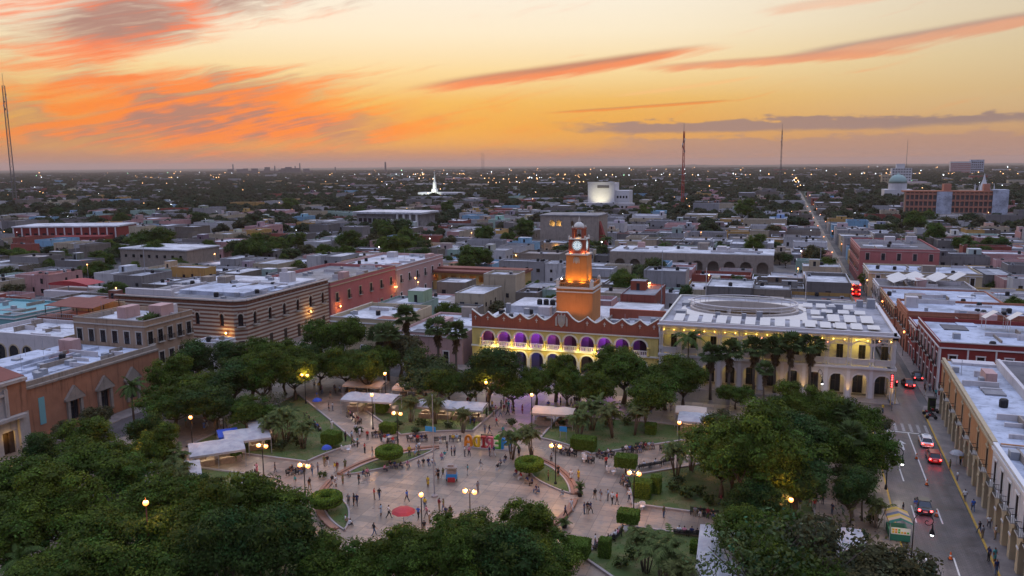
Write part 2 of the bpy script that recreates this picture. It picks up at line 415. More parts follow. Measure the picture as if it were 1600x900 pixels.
# ------------------------------------------------------------------ roads
m, b = newmat('asphalt'); p = pos()
r1 = nnoise(p, 0.35, 4.0, 0.6); r2 = nnoise(vscale(p, (1.0, 0.08, 1.0)), 1.1, 3.0, 0.6); r3 = nnoise(p, 6.0, 2.0, 0.6)
rc = nmix(nsmooth(r1*0.6 + r2*0.4, 0.36, 0.62), (0.045, 0.038, 0.038), (0.12, 0.10, 0.095))
rp = nnoise(p, 0.12, 2.0, 0.5); rc = nmix(nsmooth(rp, 0.55, 0.6)*0.5, rc, (0.05, 0.045, 0.047))
# courses of setts laid across the carriageway, only just legible
br = NX.tree.nodes.new('ShaderNodeTexBrick'); NX.tree.links.new(p, br.inputs['Vector']); br.inputs['Scale'].default_value = 1.0
br.inputs['Brick Width'].default_value = 0.5; br.inputs['Row Height'].default_value = 0.28; br.inputs['Mortar Size'].default_value = 0.03
br.inputs['Color1'].default_value = (1, 1, 1, 1); br.inputs['Color2'].default_value = (0.8, 0.8, 0.8, 1); br.inputs['Mortar'].default_value = (0.5, 0.5, 0.5, 1)
setin(b, 'Base Color', mulcol(rc, br.outputs[0])); setin(b, 'Roughness', nsmooth(r1, 0.3, 0.7)*0.2 + 0.38); bump(b, r3 + NX(br.outputs['Fac'])*-0.6, 0.25, 0.02)
paint('road_paint', (0.5, 0.48, 0.45), 0.6, 0.35, 2.0)
paint('worn_road_paint', (0.26, 0.24, 0.225), 0.6, 0.5, 1.6)
paint('kerb_yellow', (0.42, 0.26, 0.05), 0.8, 0.3, 1.5)
paint('kerb_stone', (0.3, 0.26, 0.24), 0.85, 0.25, 1.0)
m, b = newmat('paving'); p = pos()
pv = nnoise(p, 0.22, 4.0, 0.65); pw = nnoise(p, 1.3, 3.0, 0.6); pst = nnoise(p, 0.07, 3.0, 0.6)
br = NX.tree.nodes.new('ShaderNodeTexBrick'); NX.tree.links.new(p, br.inputs['Vector']); br.inputs['Scale'].default_value = 1.0
br.inputs['Brick Width'].default_value = 2.0; br.inputs['Row Height'].default_value = 1.5; br.inputs['Mortar Size'].default_value = 0.03; br.offset = 0.0
br.inputs['Color1'].default_value = (1, 1, 1, 1); br.inputs['Color2'].default_value = (0.62, 0.64, 0.66, 1); br.inputs['Mortar'].default_value = (0.4, 0.38, 0.36, 1)
pc = nmix(nsmooth(pv*0.6+pst*0.4, 0.38, 0.62), (0.19, 0.143, 0.108), (0.35, 0.25, 0.17))
pc = nmix(nsmooth(pw, 0.5, 0.72)*0.65, pc, (0.14, 0.12, 0.11))
setin(b, 'Base Color', mulcol(pc, br.outputs[0])); setin(b, 'Roughness', nsmooth(pv, 0.3, 0.7)*0.3 + 0.27); bump(b, NX(br.outputs['Fac'])*-1.0 + pw*0.5, 0.15, 0.02)
m, b = newmat('sidewalk_slab'); p = pos()
pv = nnoise(p, 0.5, 4.0, 0.65)
setin(b, 'Base Color', nmix(nsmooth(pv, 0.3, 0.7), (0.13, 0.11, 0.10), (0.22, 0.185, 0.165))); setin(b, 'Roughness', 0.5)
m, b = newmat('lawn_soil'); p = pos(); lv = nnoise(p, 0.35, 4.0, 0.65)
setin(b, 'Base Color', nmix(nsmooth(lv, 0.42, 0.7), (0.05, 0.085, 0.016), (0.12, 0.105, 0.04))); setin(b, 'Roughness', 0.95)
m, b = newmat('grass_blade'); oi = colattr(); setin(b, 'Base Color', oi); setin(b, 'Roughness', 0.8); setin(b, 'Specular IOR Level', 0.15)

# north street: runs past the plaza, very slightly askew to the grid, then on west between the houses
def strip(mb, pts_l, pts_r, z, mi=0):
    for k in range(len(pts_l)-1): mb.face([(*pts_l[k], z), (*pts_r[k], z), (*pts_r[k+1], z), (*pts_l[k+1], z)], mi)
KL = [(13.2, 20), (14.6, 100), (15.6, 141)]           # plaza side kerb of the north street
KR = [(20.8, 20), (23.1, 90), (24.7, 150)]            # far side kerb
rd = MB(); strip(rd, [(13.0, 20), (15.4, 142), (21.6, 152), (21.6, 262), (22.0, 300), (22.0, 2600)], [(20.9, 20), (24.4, 142), (24.9, 152), (26.2, 262), (25.6, 300), (25.6, 2600)], 0.012)
rd.face([(-104, 143.0, 0.008), (150, 143.0, 0.008), (150, 152.0, 0.008), (-104, 152.0, 0.008)])
rd.face([(-106.5, 0, 0.016), (-99.5, 0, 0.016), (-99.5, 1500, 0.016), (-106.5, 1500, 0.016)])
GX = [-735, -610, -485, -358, -231, 150, 276, 402, 530]; GY = [272, 394, 516, 640, 765, 890]
for k, x in enumerate(GX): rd.face([(x-3.5, 0, 0.006+k*.0005), (x+3.5, 0, 0.006+k*.0005), (x+3.5, 1300, 0.006+k*.0005), (x-3.5, 1300, 0.006+k*.0005)])
for k, y in enumerate(GY): rd.face([(-900, y-3.5, 0.020+k*.0005), (700, y-3.5, 0.020+k*.0005), (700, y+3.5, 0.020+k*.0005), (-900, y+3.5, 0.020+k*.0005)])
struct('road', rd, 'asphalt')
mk = MB()
def line(a, b, w=0.13, z=0.030):
    a, b = Vector(a), Vector(b); d = (b-a).normalized(); n = Vector((-d.y, d.x))*w/2
    mk.face([(*(a-n), z), (*(a+n), z), (*(b+n), z), (*(b-n), z)][::-1])
for a, b in (((17.6, 136.51), (17.28, 114.82)), ((20.69, 136.5), (20.19, 114.37)), ((17.1, 106.53), (16.95, 101.31)), ((19.99, 106.46), (19.88, 101.88)), ((16.59, 92.82), (16.45, 88.23)), ((19.46, 92.98), (19.26, 88.17))): line(a, b, 0.17)
line((17.44, 136.78), (22.29, 136.68), 0.35)
mk2 = mk; mk = MB()
for k in range(7):
    x = 16.4 + k*1.15; line((x+.35, 137.2), (x+0.5, 141.4), 0.42, 0.031)
struct('road_marking', mk, 'worn_road_paint'); mk = mk2
ar = (18.99, 130.38); ax, ay = ar
line((ax, ay-2.4), (ax+.08, ay+0.5), 0.28, 0.032)
mk.face([(ax-.55, ay+.5, .0325), (ax+.7, ay+.5, .0325), (ax+.08, ay+2.0, .0325)])
mo = struct('road_marking', mk, 'road_paint')

# pavements with kerbs
def kerbed(name, poly, z=0.14, mats=('sidewalk_slab', 'kerb_stone')):
    mb = MB(); mb.prism(poly, 0.0, z, 1, 0); return struct(name, mb, list(mats))
kerbed('sidewalk', [KR[0], KR[1], KR[2], (25.4, 153), (36, 153), (36, 20)], 0.14)
ky = MB()
for a, b in zip(KR, KR[1:]):
    a, b = Vector(a), Vector(b); ky.face([(a.x, a.y, .1445), (a.x+.22, a.y, .1445), (b.x+.22, b.y, .1445), (b.x, b.y, .1445)]); ky.face([(a.x-.004, a.y, 0), (a.x-.004, a.y, .1445), (b.x-.004, b.y, .1445), (b.x-.004, b.y, 0)])
for a, b in zip(KL, KL[1:]):
    a, b = Vector(a), Vector(b); ky.face([(a.x-.2, a.y, .1485), (a.x, a.y, .1485), (b.x, b.y, .1485), (b.x-.2, b.y, .1485)]); ky.face([(a.x+.004, a.y, 0), (a.x+.004, a.y, .1485), (b.x+.004, b.y, .1485), (b.x+.004, b.y, 0)])
struct('kerb', ky, 'kerb_yellow')
kerbed('sidewalk', [(26.4, 155), (26.4, 262), (30, 262), (30, 155)]); kerbed('sidewalk', [(19.8, 152.5), (21.4, 153), (21.4, 262), (19.8, 262)])
kerbed('sidewalk', [(-98, 152), (20, 152), (20, 156.5), (-98, 156.5)])
kerbed('sidewalk', [(-110, 20), (-106.5, 20), (-106.5, 262), (-116, 262), (-116, 150), (-110, 140)])
kerbed('sidewalk', [(-99.5, 153), (-97, 153), (-97, 262), (-99.5, 262)])

# ------------------------------------------------------------------ the plaza
PC = Vector((-40.5, 92.5)); PZ = 0.145
kerbed('plaza_pavement', [(-99.3, 22), (KL[0][0], 22), KL[1], KL[2], (13.5, 143), (-99.3, 143)], PZ, ('paving', 'kerb_stone'))
def arcpts(r, a0, a1, n): return [(PC.x + r*math.cos(R(a0+(a1-a0)*k/n)), PC.y + r*math.sin(R(a0+(a1-a0)*k/n))) for k in range(n+1)]
paint('terracotta_kerb', (0.24, 0.13, 0.085), 0.8, 0.25, 1.5)
st = MB()
for a0, a1 in ((-62, 8), (14, 62), (118, 178), (186, 240)):
    for r0, r1, h in ((16.3, 16.75, 0.16), (16.75, 17.25, 0.32)):
        n = 18; st.prism(arcpts(r0, a0, a1, n) + arcpts(r1, a0, a1, n)[::-1], PZ-.02, PZ+h)
so = struct('plaza_step', st, 'terracotta_kerb')
def crescent(a0, a1, rin, n=16):
    outer = arcpts(16.25, a0, a1, n); inner = []
    for k in range(n+1):
        q = k/n; a = a0 + (a1-a0)*q; r = 16.2 - (16.2-rin)*math.sin(PI*q)**0.7
        inner.append((PC.x + r*math.cos(R(a)), PC.y + r*math.sin(R(a))))
    return outer, inner
LAWNS = []
lawn = MB(); lk = MB()
def add_lawn(poly, kerb=0.3, h=0.26):
    LAWNS.append(poly); lawn.face([(x, y, PZ+0.07) for x, y in poly]); n = len(poly)
    c = Vector((sum(p[0] for p in poly)/n, sum(p[1] for p in poly)/n))
    for k in range(n):
        a, b = Vector(poly[k]), Vector(poly[(k+1) % n]); d = b-a
        if d.length < 1e-3: continue
        nn = Vector((-d.y, d.x)).normalized()*kerb
        if (c-a).dot(nn) < 0: nn = -nn
        lk.prism([tuple(a), tuple(b), tuple(b+nn), tuple(a+nn)] if d.cross(nn) > 0 else [tuple(a+nn), tuple(b+nn), tuple(b), tuple(a)], PZ-.01, PZ+h)
for a0, a1, rin in ((14, 66, 12.3), (120, 178, 12.4), (196, 244, 13.2), (-66, -12, 13.2)):
    o, i = crescent(a0, a1, rin); add_lawn(o + i[::-1], 0.22, 0.2)
def clip(poly, p, n):
    out = []
    for k in range(len(poly)):
        a, b = Vector(poly[k]), Vector(poly[(k+1) % len(poly)]); da, db = (a-p).dot(n), (b-p).dot(n)
        if da >= 0: out.append(tuple(a))
        if (da >= 0) != (db >= 0): t = da/(da-db); out.append(tuple(a + (b-a)*t))
    return out
AX = [(0, 3.0), (40, 4.6), (90, 5.6), (140, 3.4), (180, 3.2), (220, 4.0), (270, 5.0), (320, 4.2)]
RECT = [(-86, 54), (5.5, 54), (5.5, 129), (-86, 129)]
for k in range(8):
    (a0, h0), (a1, h1) = AX[k], AX[(k+1) % 8]; a1 = a1 if a1 > a0 else a1 + 360
    d0 = Vector((math.cos(R(a0)), math.sin(R(a0)))); d1 = Vector((math.cos(R(a1)), math.sin(R(a1))))
    n0 = Vector((-d0.y, d0.x)); n1 = Vector((d1.y, -d1.x))
    # replace the apex of the wedge by the arc of the ring walk
    rr = 24.0; b0 = a0 + math.degrees(math.asin(h0/rr)); b1 = a1 - math.degrees(math.asin(h1/rr))
    farp = clip(clip(RECT, PC + n0*h0, n0), PC + n1*h1, n1)
    mid = (d0 + d1).normalized()
    far_ = [p for p in farp if (Vector(p)-PC).length > rr]
    arc = arcpts(rr, b1, b0, 8)
    far_.sort(key=lambda p: (math.degrees(math.atan2(p[1]-PC.y, p[0]-PC.x)) - a0) % 360)
    add_lawn(far_ + arc)
struct('lawn', lawn, 'lawn_soil'); struct('lawn_kerb', lk, 'kerb_stone')
rng = random.Random(5)
gb = MB()
def inside(poly, x, y):
    c = False; n = len(poly); j = n-1
    for i in range(n):
        if (poly[i][1] > y) != (poly[j][1] > y) and x < (poly[j][0]-poly[i][0])*(y-poly[i][1])/(poly[j][1]-poly[i][1]) + poly[i][0]: c = not c
        j = i
    return c
for poly in LAWNS:
    xs = [p[0] for p in poly]; ys = [p[1] for p in poly]; A = (max(xs)-min(xs))*(max(ys)-min(ys))
    for _ in range(int(A*11)):
        x, y = rng.uniform(min(xs), max(xs)), rng.uniform(min(ys), max(ys))
        if not inside(poly, x, y) or math.sin(x*.7+math.sin(y*.5)*2)*math.cos(y*.6) > 0.72: continue
        a = rng.uniform(0, PI); w = rng.uniform(.06, .14); h = rng.uniform(.03, .09); ca, sa = math.cos(a)*w, math.sin(a)*w
        t = rng.uniform(.7, 1.3); z = PZ + .06
        gb.face([(x-ca, y-sa, z), (x+ca, y+sa, z), (x+rng.uniform(-.05, .05), y+rng.uniform(-.05, .05), z+h)], 0, (0.085*t, 0.13*t, 0.022*t))
go = struct('grass', gb, 'grass_blade', 'stuff')

# ------------------------------------------------------------------ foliage
m, b = newmat('leaf'); NXc = colattr()
setin(b, 'Base Color', NXc); setin(b, 'Roughness', 0.65); setin(b, 'Specular IOR Level', 0.1)
tr = NX.tree.nodes.new('ShaderNodeBsdfTranslucent'); NX.tree.links.new(NXc, tr.inputs[0])
mx = NX.tree.nodes.new('ShaderNodeMixShader'); mx.inputs[0].default_value = 0.25
NX.tree.links.new(b.outputs[0], mx.inputs[1]); NX.tree.links.new(tr.outputs[0], mx.inputs[2])
NX.tree.links.new(mx.outputs[0], NX.tree.nodes['Material Output'].inputs[0])
paint('bark', (0.09, 0.068, 0.05), 0.9, 0.3, 2.0, bmp=0.4)
paint('palm_bark', (0.13, 0.105, 0.085), 0.9, 0.25, 1.5)
def npmesh(name, V, Fq, col, mat, smooth=False):
    """quads from numpy arrays with one colour per face"""
    me = bpy.data.meshes.new(name); nq = len(Fq); k = Fq.shape[1]
    me.vertices.add(len(V)); me.vertices.foreach_set('co', V.astype(np.float32).ravel())
    me.loops.add(nq*k); me.loops.foreach_set('vertex_index', Fq.astype(np.int32).ravel())
    me.polygons.add(nq); me.polygons.foreach_set('loop_start', np.arange(0, nq*k, k, dtype=np.int32))
    try: me.polygons.foreach_set('loop_total', np.full(nq, k, dtype=np.int32))
    except Exception: pass
    at = me.color_attributes.new('Col', 'FLOAT_COLOR', 'CORNER')
    c4 = np.concatenate([col, np.ones((nq, 1))], 1).repeat(k, 0).astype(np.float32); at.data.foreach_set('color', c4.ravel())
    me.materials.append(MAT[mat]); me.update(calc_edges=True); me.validate(); return me
def leaves(centres, radii, per, size, rs, base, flat=0.75, up=0.35, jitter=0.5):
    """leaf faces spread over the outside of many clumps"""
    P = []; N = []; T = []
    for k, (c, r) in enumerate(zip(centres, radii)):
        n = int(per*r*r)
        d = rs.normal(size=(n, 3)); d /= np.linalg.norm(d, axis=1)[:, None]
        keep = rs.random(n) < np.clip(0.7 + 0.6*d[:, 2], 0.12, 1); d = d[keep]
        rad = r*rs.uniform(0.72, 1.06, len(d))[:, None]
        P.append(c + d*rad*np.array([1, 1, flat])); N.append(d)
        tone = 0.6 + 0.75*rs.random(); hue = rs.normal()*0.16
        t = tone*rs.uniform(0.65, 1.35, len(d)); T.append(np.stack([base[0]*t*(1+hue), base[1]*t, base[2]*t*(1-hue)], 1))
    P = np.concatenate(P); N = np.concatenate(N); T = np.concatenate(T); n = len(P)
    nn = N + rs.normal(size=(n, 3))*jitter + np.array([0, 0, up]); nn /= np.linalg.norm(nn, axis=1)[:, None]
    a = np.cross(nn, rs.normal(size=(n, 3))); a /= np.linalg.norm(a, axis=1)[:, None]; bb = np.cross(nn, a)
    s = size*rs.uniform(0.6, 1.35, n)[:, None]
    V = np.stack([P - a*s, P + bb*s*0.55, P + a*s, P - bb*s*0.55], 1).reshape(-1, 3)
    F = np.arange(4*n).reshape(n, 4)
    return V, F, T
ICO = None
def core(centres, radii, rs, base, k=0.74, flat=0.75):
    """inner mass of each clump in darkened leaf colour, so that a dense crown is not see-through"""
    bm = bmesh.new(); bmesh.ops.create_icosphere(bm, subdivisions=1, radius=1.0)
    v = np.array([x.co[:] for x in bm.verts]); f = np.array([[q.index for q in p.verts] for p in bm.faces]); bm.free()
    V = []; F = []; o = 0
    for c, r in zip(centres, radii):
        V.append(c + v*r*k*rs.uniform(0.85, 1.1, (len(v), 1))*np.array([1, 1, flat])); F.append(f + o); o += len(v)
    V = np.concatenate(V); F = np.concatenate(F); t = rs.uniform(0.5, 0.8, len(F))[:, None]  # shade inside the crown is put into these darker tones
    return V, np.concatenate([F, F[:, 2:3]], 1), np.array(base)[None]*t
def crown_mesh(name, centres, radii, rs, base, per=70, size=0.22, dense=True, flat=0.75, ck=0.55):
    V, F, T = leaves(centres, radii, per, size, rs, base, flat)
    if dense:
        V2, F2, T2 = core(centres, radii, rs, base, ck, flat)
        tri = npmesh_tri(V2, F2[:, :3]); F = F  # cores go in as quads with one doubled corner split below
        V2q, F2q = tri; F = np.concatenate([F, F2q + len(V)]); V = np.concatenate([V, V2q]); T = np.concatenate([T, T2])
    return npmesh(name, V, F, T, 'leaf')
def npmesh_tri(V, F):
    # each triangle becomes a thin-cornered quad (extra vertex on one edge)
    a, b, c = V[F[:, 0]], V[F[:, 1]], V[F[:, 2]]; mid = (a + c)/2*1.0
    Q = np.stack([a, b, c, mid], 1).reshape(-1, 3); return Q, np.arange(len(Q)).reshape(-1, 4)
def limbs(mb, rs, h, r, spread, n=5, ends=None):
    mb.tube([(0, 0, 0), (rs.normal()*.15, rs.normal()*.15, h*.5), (0, 0, h)], [r*1.35, r, r*.85], 8)
    for k in range(n):
        a = 2*PI*k/n + rs.uniform(-.4, .4); L = spread*rs.uniform(.6, 1.0)
        p0 = Vector((0, 0, h*rs.uniform(.75, 1.0))); p2 = Vector((math.cos(a)*L, math.sin(a)*L, h + spread*rs.uniform(.4, .75)))
        pm = (p0+p2)/2 + Vector((0, 0, -0.12*L)); mb.tube([p0, pm, p2], [r*.5, r*.35, r*.14], 6)
        q = p2 + Vector((rs.normal()*.8, rs.normal()*.8, .9)); mb.tube([pm, (pm+q)/2 + Vector((.2, .1, .3)), q], [r*.26, r*.2, r*.08], 5)
def laurel(name, seed, rad=6.0, hz=4.2, trunk=3.2, nclump=75, base=(0.06, 0.098, 0.012), per=150, size=0.15, lump=(.7, 1.7)):
    rs = np.random.RandomState(seed); t = thing(name, '', 'tree')
    c = []; r = []
    big = [(rs.uniform(-.45, .45)*rad, rs.uniform(-.45, .45)*rad, rs.uniform(-.1, .35)*hz, rs.uniform(.5, .75)) for _ in range(5)] + [(0, 0, 0, .8)]
    while len(c) < nclump:
        bx, by, bz, bs = big[rs.randint(len(big))]
        d = rs.normal(size=3); d /= np.linalg.norm(d)
        if d[2] < -0.55: continue
        q = rs.uniform(0.72, 1.0)
        c.append(np.array([bx + d[0]*rad*bs*q*.78, by + d[1]*rad*bs*q*.78, trunk + hz*.55 + bz + d[2]*hz*bs*q*.95])); r.append(rs.uniform(*lump))
    mb = MB(); limbs(mb, rs, trunk, 0.34, rad*.6, 6); mb.build('trunk', 'bark', t, True)
    for (bx, by, bz, bs) in big: c.append(np.array([bx*.8, by*.8, trunk + hz*.55 + bz*.6])); r.append(rad*bs*.66)
    c = np.array(c); r = np.array(r)
    obj('crown', crown_mesh('crown', c, r, rs, base, per, size), t); return t
def airy(name, seed, rad=5.0, h=5.0, base=(0.065, 0.095, 0.03), n=70, per=26, size=0.2):
    rs = np.random.RandomState(seed); t = thing(name, '', 'tree'); mb = MB(); limbs(mb, rs, h*.6, 0.2, rad*.8, 7)
    mb.build('trunk', 'bark', t, True); c = []; r = []
    for _ in range(n):
        d = rs.normal(size=3); d /= np.linalg.norm(d); q = rs.uniform(.35, 1.0)
        c.append(np.array([d[0]*rad*q, d[1]*rad*q, h + rad*.25 + d[2]*rad*.55*q])); r.append(rs.uniform(.5, 1.15))
    obj('crown', crown_mesh('crown', np.array(c), np.array(r), rs, base, per, size, False), t); return t
def frond(V, F, T, origin, az, el0, L, droop, w, n, leaflet, col, rs):
    """a pinnate leaf: a curving midrib with leaflets hanging off both sides"""
    p = np.array(origin, float); d = np.array([math.cos(az)*math.cos(el0), math.sin(az)*math.cos(el0), math.sin(el0)])
    side = np.array([-math.sin(az), math.cos(az), 0.0]); seg = L/n
    for k in range(n):
        q = (k+1)/n; d = d + np.array([0, 0, -droop/n*(0.4+q)]); d /= np.linalg.norm(d); p2 = p + d*seg
        ll = leaflet*math.sin(PI*min(1, .18 + .82*q))**.6
        for sgn in (-1, 1):
            tip = (p+p2)/2 + side*sgn*ll*.8 + d*ll*.45 + np.array([0, 0, -ll*(.35+.25*rs.random())])
            i = len(V); V.extend([p, p2, tip + d*w*.2, tip - d*w*.2]); F.append((i, i+1, i+2, i+3)); T.append(np.array(col)*rs.uniform(.65, 1.4))
        i = len(V); V.extend([p - side*.03, p + side*.03, p2 + side*.03, p2 - side*.03]); F.append((i, i+1, i+2, i+3)); T.append(np.array(col)*1.1)
        p = p2
def fan(V, F, T, origin, az, el, L, wd, col, rs, n=9):
    """a fan leaf: stalk and a spread of pointed blades"""
    o = np.array(origin, float); d = np.array([math.cos(az)*math.cos(el), math.sin(az)*math.cos(el), math.sin(el)])
    side = np.array([-math.sin(az), math.cos(az), 0.0]); up = np.cross(d, side); c = o + d*L*.5
    i = len(V); V.extend([o - side*.04, o + side*.04, c + side*.04, c - side*.04]); F.append((i, i+1, i+2, i+3)); T.append(np.array(col)*.9)
    for k in range(n):
        a = (k/(n-1)-.5)*2.3; e = d*math.cos(a) + side*math.sin(a); e = e + np.array([0, 0, -.25-.3*abs(a)*.5]); e /= np.linalg.norm(e)
        s2 = np.cross(e, up); s2 /= (np.linalg.norm(s2)+1e-6); r = L*.55*(1-.12*abs(a))
        i = len(V); V.extend([c, c + e*r*.6 + s2*wd, c + e*r + np.array([0, 0, -.12*r]), c + e*r*.6 - s2*wd]); F.append((i, i+1, i+2, i+3)); T.append(np.array(col)*rs.uniform(.65, 1.35))
def fanpalm(name, seed, h=9.0, skirt=2.6):
    rs = np.random.RandomState(seed); t = thing(name, '', 'palm')
    MB().tube([(0, 0, 0), (.1, .05, h*.5), (0, 0, h)], [.36, .25, .23], 8).build('trunk', 'palm_bark', t, True)
    V, F, T = [], [], []
    for k in range(52):
        el = rs.uniform(-.35, 1.35); fan(V, F, T, (0, 0, h+.1), rs.uniform(0, 2*PI), el, rs.uniform(2.3, 3.1), .18, (0.07, 0.1, 0.03), rs)
    obj('crown', npmesh('crown', np.array(V), np.array(F), np.array(T), 'leaf'), t)
    V, F, T = [], [], []
    for k in range(48):
        z = h - rs.uniform(0, skirt); fan(V, F, T, (0, 0, z), rs.uniform(0, 2*PI), rs.uniform(-1.4, -.85), rs.uniform(1.5, 2.2)*(1-.25*(h-z)/skirt), .1, (0.11, 0.075, 0.04), rs, 6)
    obj('dead_frond_skirt', npmesh('dead_frond_skirt', np.array(V), np.array(F), np.array(T), 'leaf'), t); return t
def featherpalm(name, seed, h=8.0, L=3.6, n=22, col=(0.06, 0.095, 0.022)):
    rs = np.random.RandomState(seed); t = thing(name, '', 'palm')
    MB().tube([(0, 0, 0), (.15, .1, h*.5), (0, 0, h)], [.26, .19, .15], 8).build('trunk', 'palm_bark', t, True)
    V, F, T = [], [], []
    for k in range(n): frond(V, F, T, (0, 0, h), 2*PI*k/n*2.4 + rs.uniform(-.2, .2), rs.uniform(-.1, 1.25), L*rs.uniform(.8, 1.1), 1.9, .3, 14, .62, col, rs)
    obj('crown', npmesh('crown', np.array(V), np.array(F), np.array(T), 'leaf'), t); return t
def clumppalm(name, seed, h=4.2, stems=9, col=(0.09, 0.12, 0.035)):
    rs = np.random.RandomState(seed); t = thing(name, '', 'palm'); V, F, T = [], [], []
    for k in range(stems):
        a = rs.uniform(0, 2*PI); e = Vector((math.cos(a)*rs.uniform(.3, 1.5), math.sin(a)*rs.uniform(.3, 1.5), h*rs.uniform(.65, 1.1)))
        MB().tube([(math.cos(a)*.25, math.sin(a)*.25, 0), (e.x*.55, e.y*.55, e.z*.5), e], [.07, .06, .05], 5).build('stem', 'palm_bark', t, True)
        for q in range(8): frond(V, F, T, e, rs.uniform(0, 2*PI), rs.uniform(.1, 1.2), rs.uniform(1.3, 2.0), 1.8, .2, 9, .42, col, rs)
    obj('crown', npmesh('crown', np.array(V), np.array(F), np.array(T), 'leaf'), t); return t
def shrub(name, seed, rad=.9, base=(0.05, 0.075, 0.018), cat='shrub'):
    rs = np.random.RandomState(seed); t = thing(name, '', cat); c = []; r = []
    for _ in range(9): c.append(np.array([rs.uniform(-.5, .5)*rad, rs.uniform(-.5, .5)*rad, rad*rs.uniform(.35, .9)])); r.append(rad*rs.uniform(.35, .55))
    MB().tube([(0, 0, 0), (0, 0, rad*.6)], [.06, .04], 5).build('stem', 'bark', t)
    obj('foliage', crown_mesh('foliage', np.array(c), np.array(r), rs, base, 130, .12), t); return t

NEAR_KINDS = dict(
    L=[laurel('laurel_tree', s, *a) for s, a in ((15, (5.6, 5.6, 4.0, 70, (0.078, 0.115, 0.013))), (16, (5.0, 4.6, 3.2, 60, (0.04, 0.072, 0.014))), (11, (6.2, 5.0, 3.6, 110)), (12, (5.4, 5.2, 3.8, 95)), (13, (6.6, 4.6, 3.4, 115)), (14, (5.2, 4.4, 3.4, 85)))],
    B=[laurel('broadleaf_tree', s, 5.5, 4.0, 3.0, 60, col, 50, .24, (.9, 1.7)) for s, col in ((21, (0.062, 0.085, 0.024)), (22, (0.08, 0.078, 0.032)))],
    A=[airy('sparse_tree', 31, 5.4, 5.2), airy('sparse_tree', 32, 4.6, 4.6, (0.07, 0.075, 0.035), 50)],
    F=[fanpalm('fan_palm', 41), fanpalm('fan_palm', 42, 10.5, 3.4)],
    P=[featherpalm('feather_palm', 51), featherpalm('feather_palm', 52, 9.5, 3.8, 22)],
    C=[clumppalm('clump_palm', 61), clumppalm('clump_palm', 62, 3.4, 7, (0.09, 0.1, 0.03))],
    S=[shrub('shrub', 71), shrub('shrub', 72, 1.1, (0.04, 0.06, 0.02))])
USED = {}
def plant(kind, loc, scale=1.0, rz=None, var=None):
    i = len(USED)
    v = NEAR_KINDS[kind][var if var is not None else (i*7 + int(abs(loc[0])*3)) % len(NEAR_KINDS[kind])]
    if not isinstance(scale, tuple): q_ = 1 + .17*math.sin(loc[0]*5.1 + loc[1]*3.7); scale = (scale*(1 - .06*math.sin(loc[1]*9)), scale, scale*(q_ if kind in 'LBA' else 1.0))
    rz = rz if rz is not None else (loc[0]*1.7 + loc[1]*2.3) % 6.28
    if v.name not in USED: t = v; t.location = loc if len(loc) == 3 else (*loc, 0); t.rotation_euler = (0, 0, rz); t.scale = scale; USED[v.name] = t
    else: t = dup(v, loc, rz, scale); USED[t.name] = t
    return t
